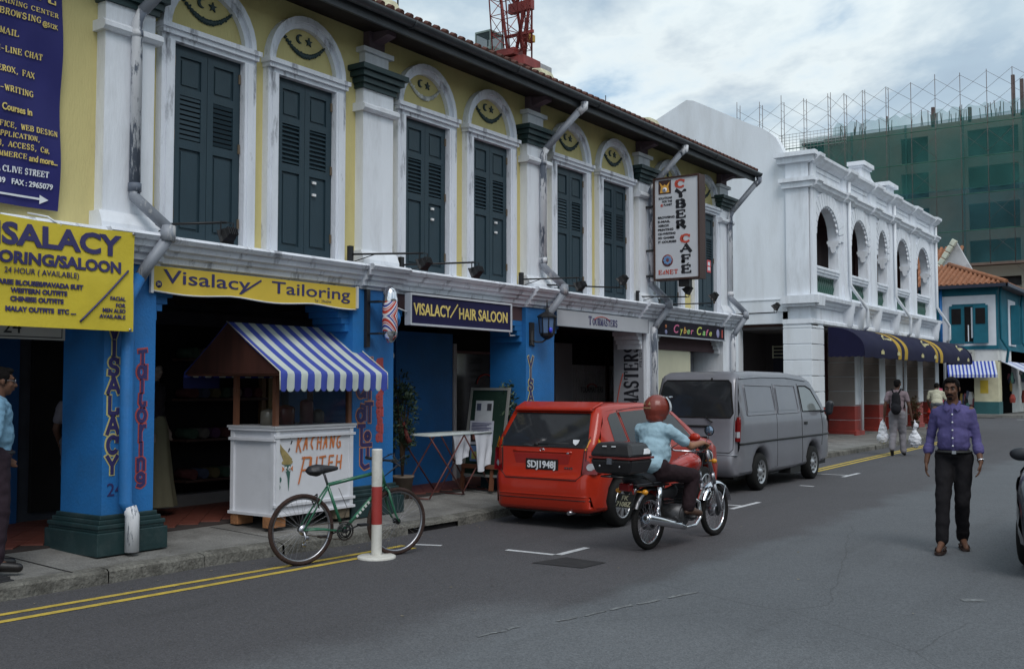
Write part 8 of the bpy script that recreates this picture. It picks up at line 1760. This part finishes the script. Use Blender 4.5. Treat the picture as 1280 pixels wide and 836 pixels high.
def bag(label, top, w_, h_, knot):
    t = thing('carrier_bag', label, 'bag', top, world=True); x, y, z = top
    if knot: P = [('e', (x, y, z-h_*.72), (w_, w_*.7, h_*.27)), ('c', (x, y, z-h_*.5), (x, y, z-h_*.3), w_*.5, .03), ('c', (x, y, z-h_*.3), (x+.03, y, z-h_*.2), .05, .06), ('c', (x, y, z-.1), (x, y, z), .02, .012)]
    else: P = [('e', (x, y, z-h_*.75), (w_, w_*.7, h_*.25)), ('c', (x, y, z-h_*.7), (x, y, z-h_*.25), w_*.85, w_*.5, (1, .7, 1)), ('c', (x-.03, y, z-h_*.2), (x, y, z), .035, .012), ('c', (x+.04, y, z-h_*.2), (x, y, z), .035, .012)]
    return blob('bag_skin', P, .014, BAG, t, 1, wrinkle=.018, wscale=14)
w0, w1 = V(J['wr'][0]), V(J['wr'][1])
bag('full white carrier bag in the left hand of the backpack man', (w0.x-.05, w0.y+.03, .87), .15, .60, False); bag('white knotted bag in the right hand of the backpack man', (w1.x+.06, w1.y+.03, .87), .155, .68, True)
# ---- stooping man in cream shirt on the far pavement
P3_ = thing('person', 'man in cream shirt bending forward on the far pavement beside the hydrant', 'person', (-7.85, 34.6, .14), world=True)
J = dict(pelvis=(0, 0, .95), chest=(0, .2, 1.22), neck=(0, .32, 1.4), head=(.02, .40, 1.5), face=(.2, 1, -.45), sh=[(-.19, .24, 1.34), (.19, .24, 1.34)], el=[(-.26, .25, 1.05), (.26, .3, 1.06)], wr=[(-.2, .42, .86), (.2, .46, .88)], hi=[(-.09, 0, .9), (.09, 0, .9)], kn=[(-.1, .06, .5), (.1, .08, .5)], an=[(-.11, -.02, .1), (.11, 0, .1)], toe=[(-.12, .16, .035), (.12, .18, .035)])
J, M_ = frame_j((-7.85, 34.6, .14), R(15), J); bd, q, M = body(P3_, J, 1.0, SKIND, vox=.016, curl=1.); hairblob(P3_, q, M, vox=.014)
shirt(P3_, J, pm('cream_shirt', (.45, .44, .34), .85, .1, 3), 1.08, .7, vox=.016); trousers(P3_, J, pm('slate_trousers', (.1, .11, .13), .85), 1.0, vox=.016)
for i in (0, 1): shoe(P3_, J['an'][i], J['toe'][i], SEAM)
# ---- motorcyclist
PM_ = thing('person', 'motorcyclist in pale blue T-shirt, dark trousers and red helmet, seen from behind', 'person', BIKE_LOC, world=True)
J = dict(pelvis=(-.0, .02, .86), chest=(-.0, .12, 1.14), neck=(0, .14, 1.32), head=(.01, .17, 1.44), face=(.18, 1, -.02), sh=[(-.175, .12, 1.25), (.175, .12, 1.25)], el=[(-.31, .34, 1.06), (.31, .34, 1.06)], wr=[(-.30, .60, 1.085), (.30, .60, 1.085)], hand=[(0.05, 1, -.25), (-.05, 1, -.25)], palm=[(0, -.2, -1), (0, -.2, -1)], thumb=[(1, 0, -.1), (-1, 0, -.1)],
         hi=[(-.11, .06, .80), (.11, .06, .80)], kn=[(-.21, .54, .74), (.21, .54, .74)], an=[(-.2, .46, .40), (.2, .46, .40)], toe=[(-.23, .64, .335), (.23, .64, .335)])
J, M_ = frame_j(BIKE_LOC, BIKE_RZ-PI/2, J)
def L1(*p): return M_ @ V(p)
bd, q, M = body(PM_, J, 1.0, SKINL, curl=1.15)
for n_ in J: pass
shirt(PM_, J, pm('pale_blue_shirt', (.31, .45, .53), .85, .05, 3, .55, 14), 1.04, .72, hem=.03, belly=.08, loose=.035, wr=.012)
trousers(PM_, J, pm('maroon_black_trousers', (.022, .012, .015), .85, .2, 5, .6, 12), .98, low=.93, top=.03, hem=.075)
hl = blob('helmet', [('e', q(0, -.01, .02), (.135, .15, .14), M), ('c', q(0, -.015, -.04), q(0, -.03, -.06), .118, .105)], .01, pm('helmet_red', (.19, .032, .02), .38, .12, 6, coat=.2), PM_, 3)
m = MB()
for s in (-1, 1): m.prism([q(s*.05, -.156, .05), q(s*.02, -.162, .05), q(s*.035, -.155, .085)], M @ V(0, -.003, 0))
m.prism([q(-.06, -.157, .01), q(.06, -.157, .01), q(.055, -.158, .025), q(-.055, -.158, .025)], M @ V(0, -.003, 0)); obj('helmet_decal', m, pm('decal_gold', (.35, .22, .12), .5), hl)
m = MB(); vs_ = []
for i in range(13):
    a = R(-78+156*i/12)
    for k in range(7): b = R(-12+62*k/6); vs_.append(q(.15*math.sin(a)*math.cos(b), .155*math.cos(a)*math.cos(b)+.0, .02+.15*math.sin(b)))
m.add(vs_, [(i*7+k, (i+1)*7+k, (i+1)*7+k+1, i*7+k+1) for i in range(12) for k in range(6)], True); obj('visor', m, glass('visor_clear', (.45, .47, .5), .05), hl)
m = MB()
for i in range(9): a = R(-70+140*i/8); 
m.tube([q(.153*math.sin(R(a)), .158*math.cos(R(a)), .135) for a in range(-80, 81, 20)], .008, 5); obj('visor_rim', m, CHROME, hl)
for i in (0, 1): shoe(PM_, J['an'][i], J['toe'][i], pm('brown_sandal', (.07, .035, .022), .6), 'sandal')
# ---- man at the left edge in light blue shirt
P5_ = thing('person', 'man in light blue shirt and dark trousers standing at the left edge of the pavement', 'person', (-8.88, 4.95, .17), world=True)
J = dict(pelvis=(0, 0, .95), chest=(0, .0, 1.27), neck=(0, .02, 1.44), head=(0, .05, 1.56), face=(0, 1, -.05), sh=[(-.19, 0, 1.39), (.19, 0, 1.39)], el=[(-.28, -.06, 1.12), (.29, -.04, 1.12)], wr=[(-.17, .1, .93), (.22, -.10, .90)], palm=[(.8, 0, 0), (-.8, 0, 0)], thumb=[(0, 1, 0), (0, 1, 0)], hi=[(-.1, 0, .89), (.1, 0, .89)], kn=[(-.11, .03, .48), (.12, .03, .48)], an=[(-.13, 0, .08), (.14, 0, .08)], toe=[(-.15, .18, .03), (.17, .18, .03)])
J, M_ = frame_j((-8.53, 4.66, .165), R(-20), J); 
bd, q, M = body(P5_, J, 1.0, SKIN, vox=.01, curl=.8); face(P5_, q, M); hairblob(P5_, q, M)
m = MB()
for s in (-1, 1): m.tube([q(s*.034+.02*math.cos(a), .096, .012+.018*math.sin(a)) for a in [2*PI*i/14 for i in range(14)]], .0025, 4, closed=True); m.tube([q(s*.054, .095, .015), q(s*.08, .0, .015)], .0025, 4)
obj('spectacles', m, STEEL, P5_)
shirt(P5_, J, pm('light_blue_shirt', (.16, .30, .42), .85, .06, 3, .6, 13), 1.02, .95, hem=.02, wr=.018, belly=.03); trousers(P5_, J, pm('plum_trousers', (.028, .018, .026), .85, .2, 5, .6, 11), 1.0, loose=1.08)
for i in (0, 1): shoe(P5_, J['an'][i], J['toe'][i], pm('leather_black', (.012, .01, .01), .4), k=1.05)
m = MB(); m.tube([M_ @ V(.165*math.cos(2*PI*k/24), .15*math.sin(2*PI*k/24), .97) for k in range(24)], .016, 6, closed=True); obj('belt', m, SEAM, P5_)
# ---- person inside the left doorway, back to us
P6_ = thing('person', 'person in dim grey shirt half hidden inside the doorway left of the first pillar', 'person', (-10.2, 6.5, .19), world=True)
J = dict(pelvis=(0, 0, .92), chest=(0, .02, 1.2), neck=(0, .02, 1.36), head=(0, .03, 1.47), face=(.2, 1, 0), sh=[(-.18, 0, 1.3), (.18, 0, 1.3)], el=[(-.24, 0, 1.04), (.24, 0, 1.04)], wr=[(-.22, .12, .84), (.22, .12, .84)], hi=[(-.09, 0, .86), (.09, 0, .86)], kn=[(-.1, .03, .47), (.1, .03, .47)], an=[(-.1, 0, .08), (.1, 0, .08)], toe=[(-.1, .16, .03), (.1, .16, .03)])
J, M_ = frame_j((-10.2, 6.5, .19), R(40), J); bd, q, M = body(P6_, J, .97, SKIND, vox=.014, curl=.8); hairblob(P6_, q, M, vox=.012)
shirt(P6_, J, pm('dim_grey_shirt', (.16, .15, .18), .85), .98, .6, vox=.014); trousers(P6_, J, pm('slate_trousers'), .97, vox=.014)
for i in (0, 1): shoe(P6_, J['an'][i], J['toe'][i], SEAM)
# ---- mannequin in the tailor shop
MN = thing('mannequin', 'female shop mannequin in dark blouse and long pale skirt inside the tailor shop', 'mannequin', (-10.35, 7.55, .19), world=True)
J = dict(pelvis=(0, 0, 1.1), chest=(0, .0, 1.38), neck=(0, .0, 1.56), head=(.02, .02, 1.68), face=(.5, 1, 0), sh=[(-.16, 0, 1.49), (.16, 0, 1.49)], el=[(-.22, -.03, 1.22), (.24, -.03, 1.22)], wr=[(-.24, .05, 1.0), (.28, .08, 1.0)], hi=[(-.08, 0, 1.0), (.08, 0, 1.0)], kn=[(-.07, 0, .6), (.07, 0, .6)], an=[(-.07, 0, .15), (.07, 0, .15)], toe=[(-.08, .1, .1), (.08, .1, .1)])
J, M_ = frame_j((-10.35, 7.55, .19), R(-60), J); bd, q, M = body(MN, J, .9, pm('mannequin_skin', (.22, .17, .14), .5), vox=.012, curl=.3)
shirt(MN, J, pm('dark_blouse', (.03, .025, .03), .8), .9, .6, vox=.013); hairblob(MN, q, M, .95)
c = M_ @ V(0, 0, 0); m = MB(); n = 40; vs_ = []
for z, r_ in ((1.15, .13), (1.05, .17), (.8, .2), (.4, .25), (.12, .3)):
    for k in range(n): a = 2*PI*k/n; rr = r_*(1+.06*math.sin(a*9)*(1.2-z)); vs_.append((c.x+rr*math.cos(a), c.y+rr*.8*math.sin(a), c.z+z))
m.add(vs_, [(i*n+k, i*n+(k+1) % n, (i+1)*n+(k+1) % n, (i+1)*n+k) for i in range(4) for k in range(n)], True); obj('skirt', m, pm('pale_khaki_skirt', (.16, .15, .10), .85), MN)
# faint seated customer in the saloon, behind the glass
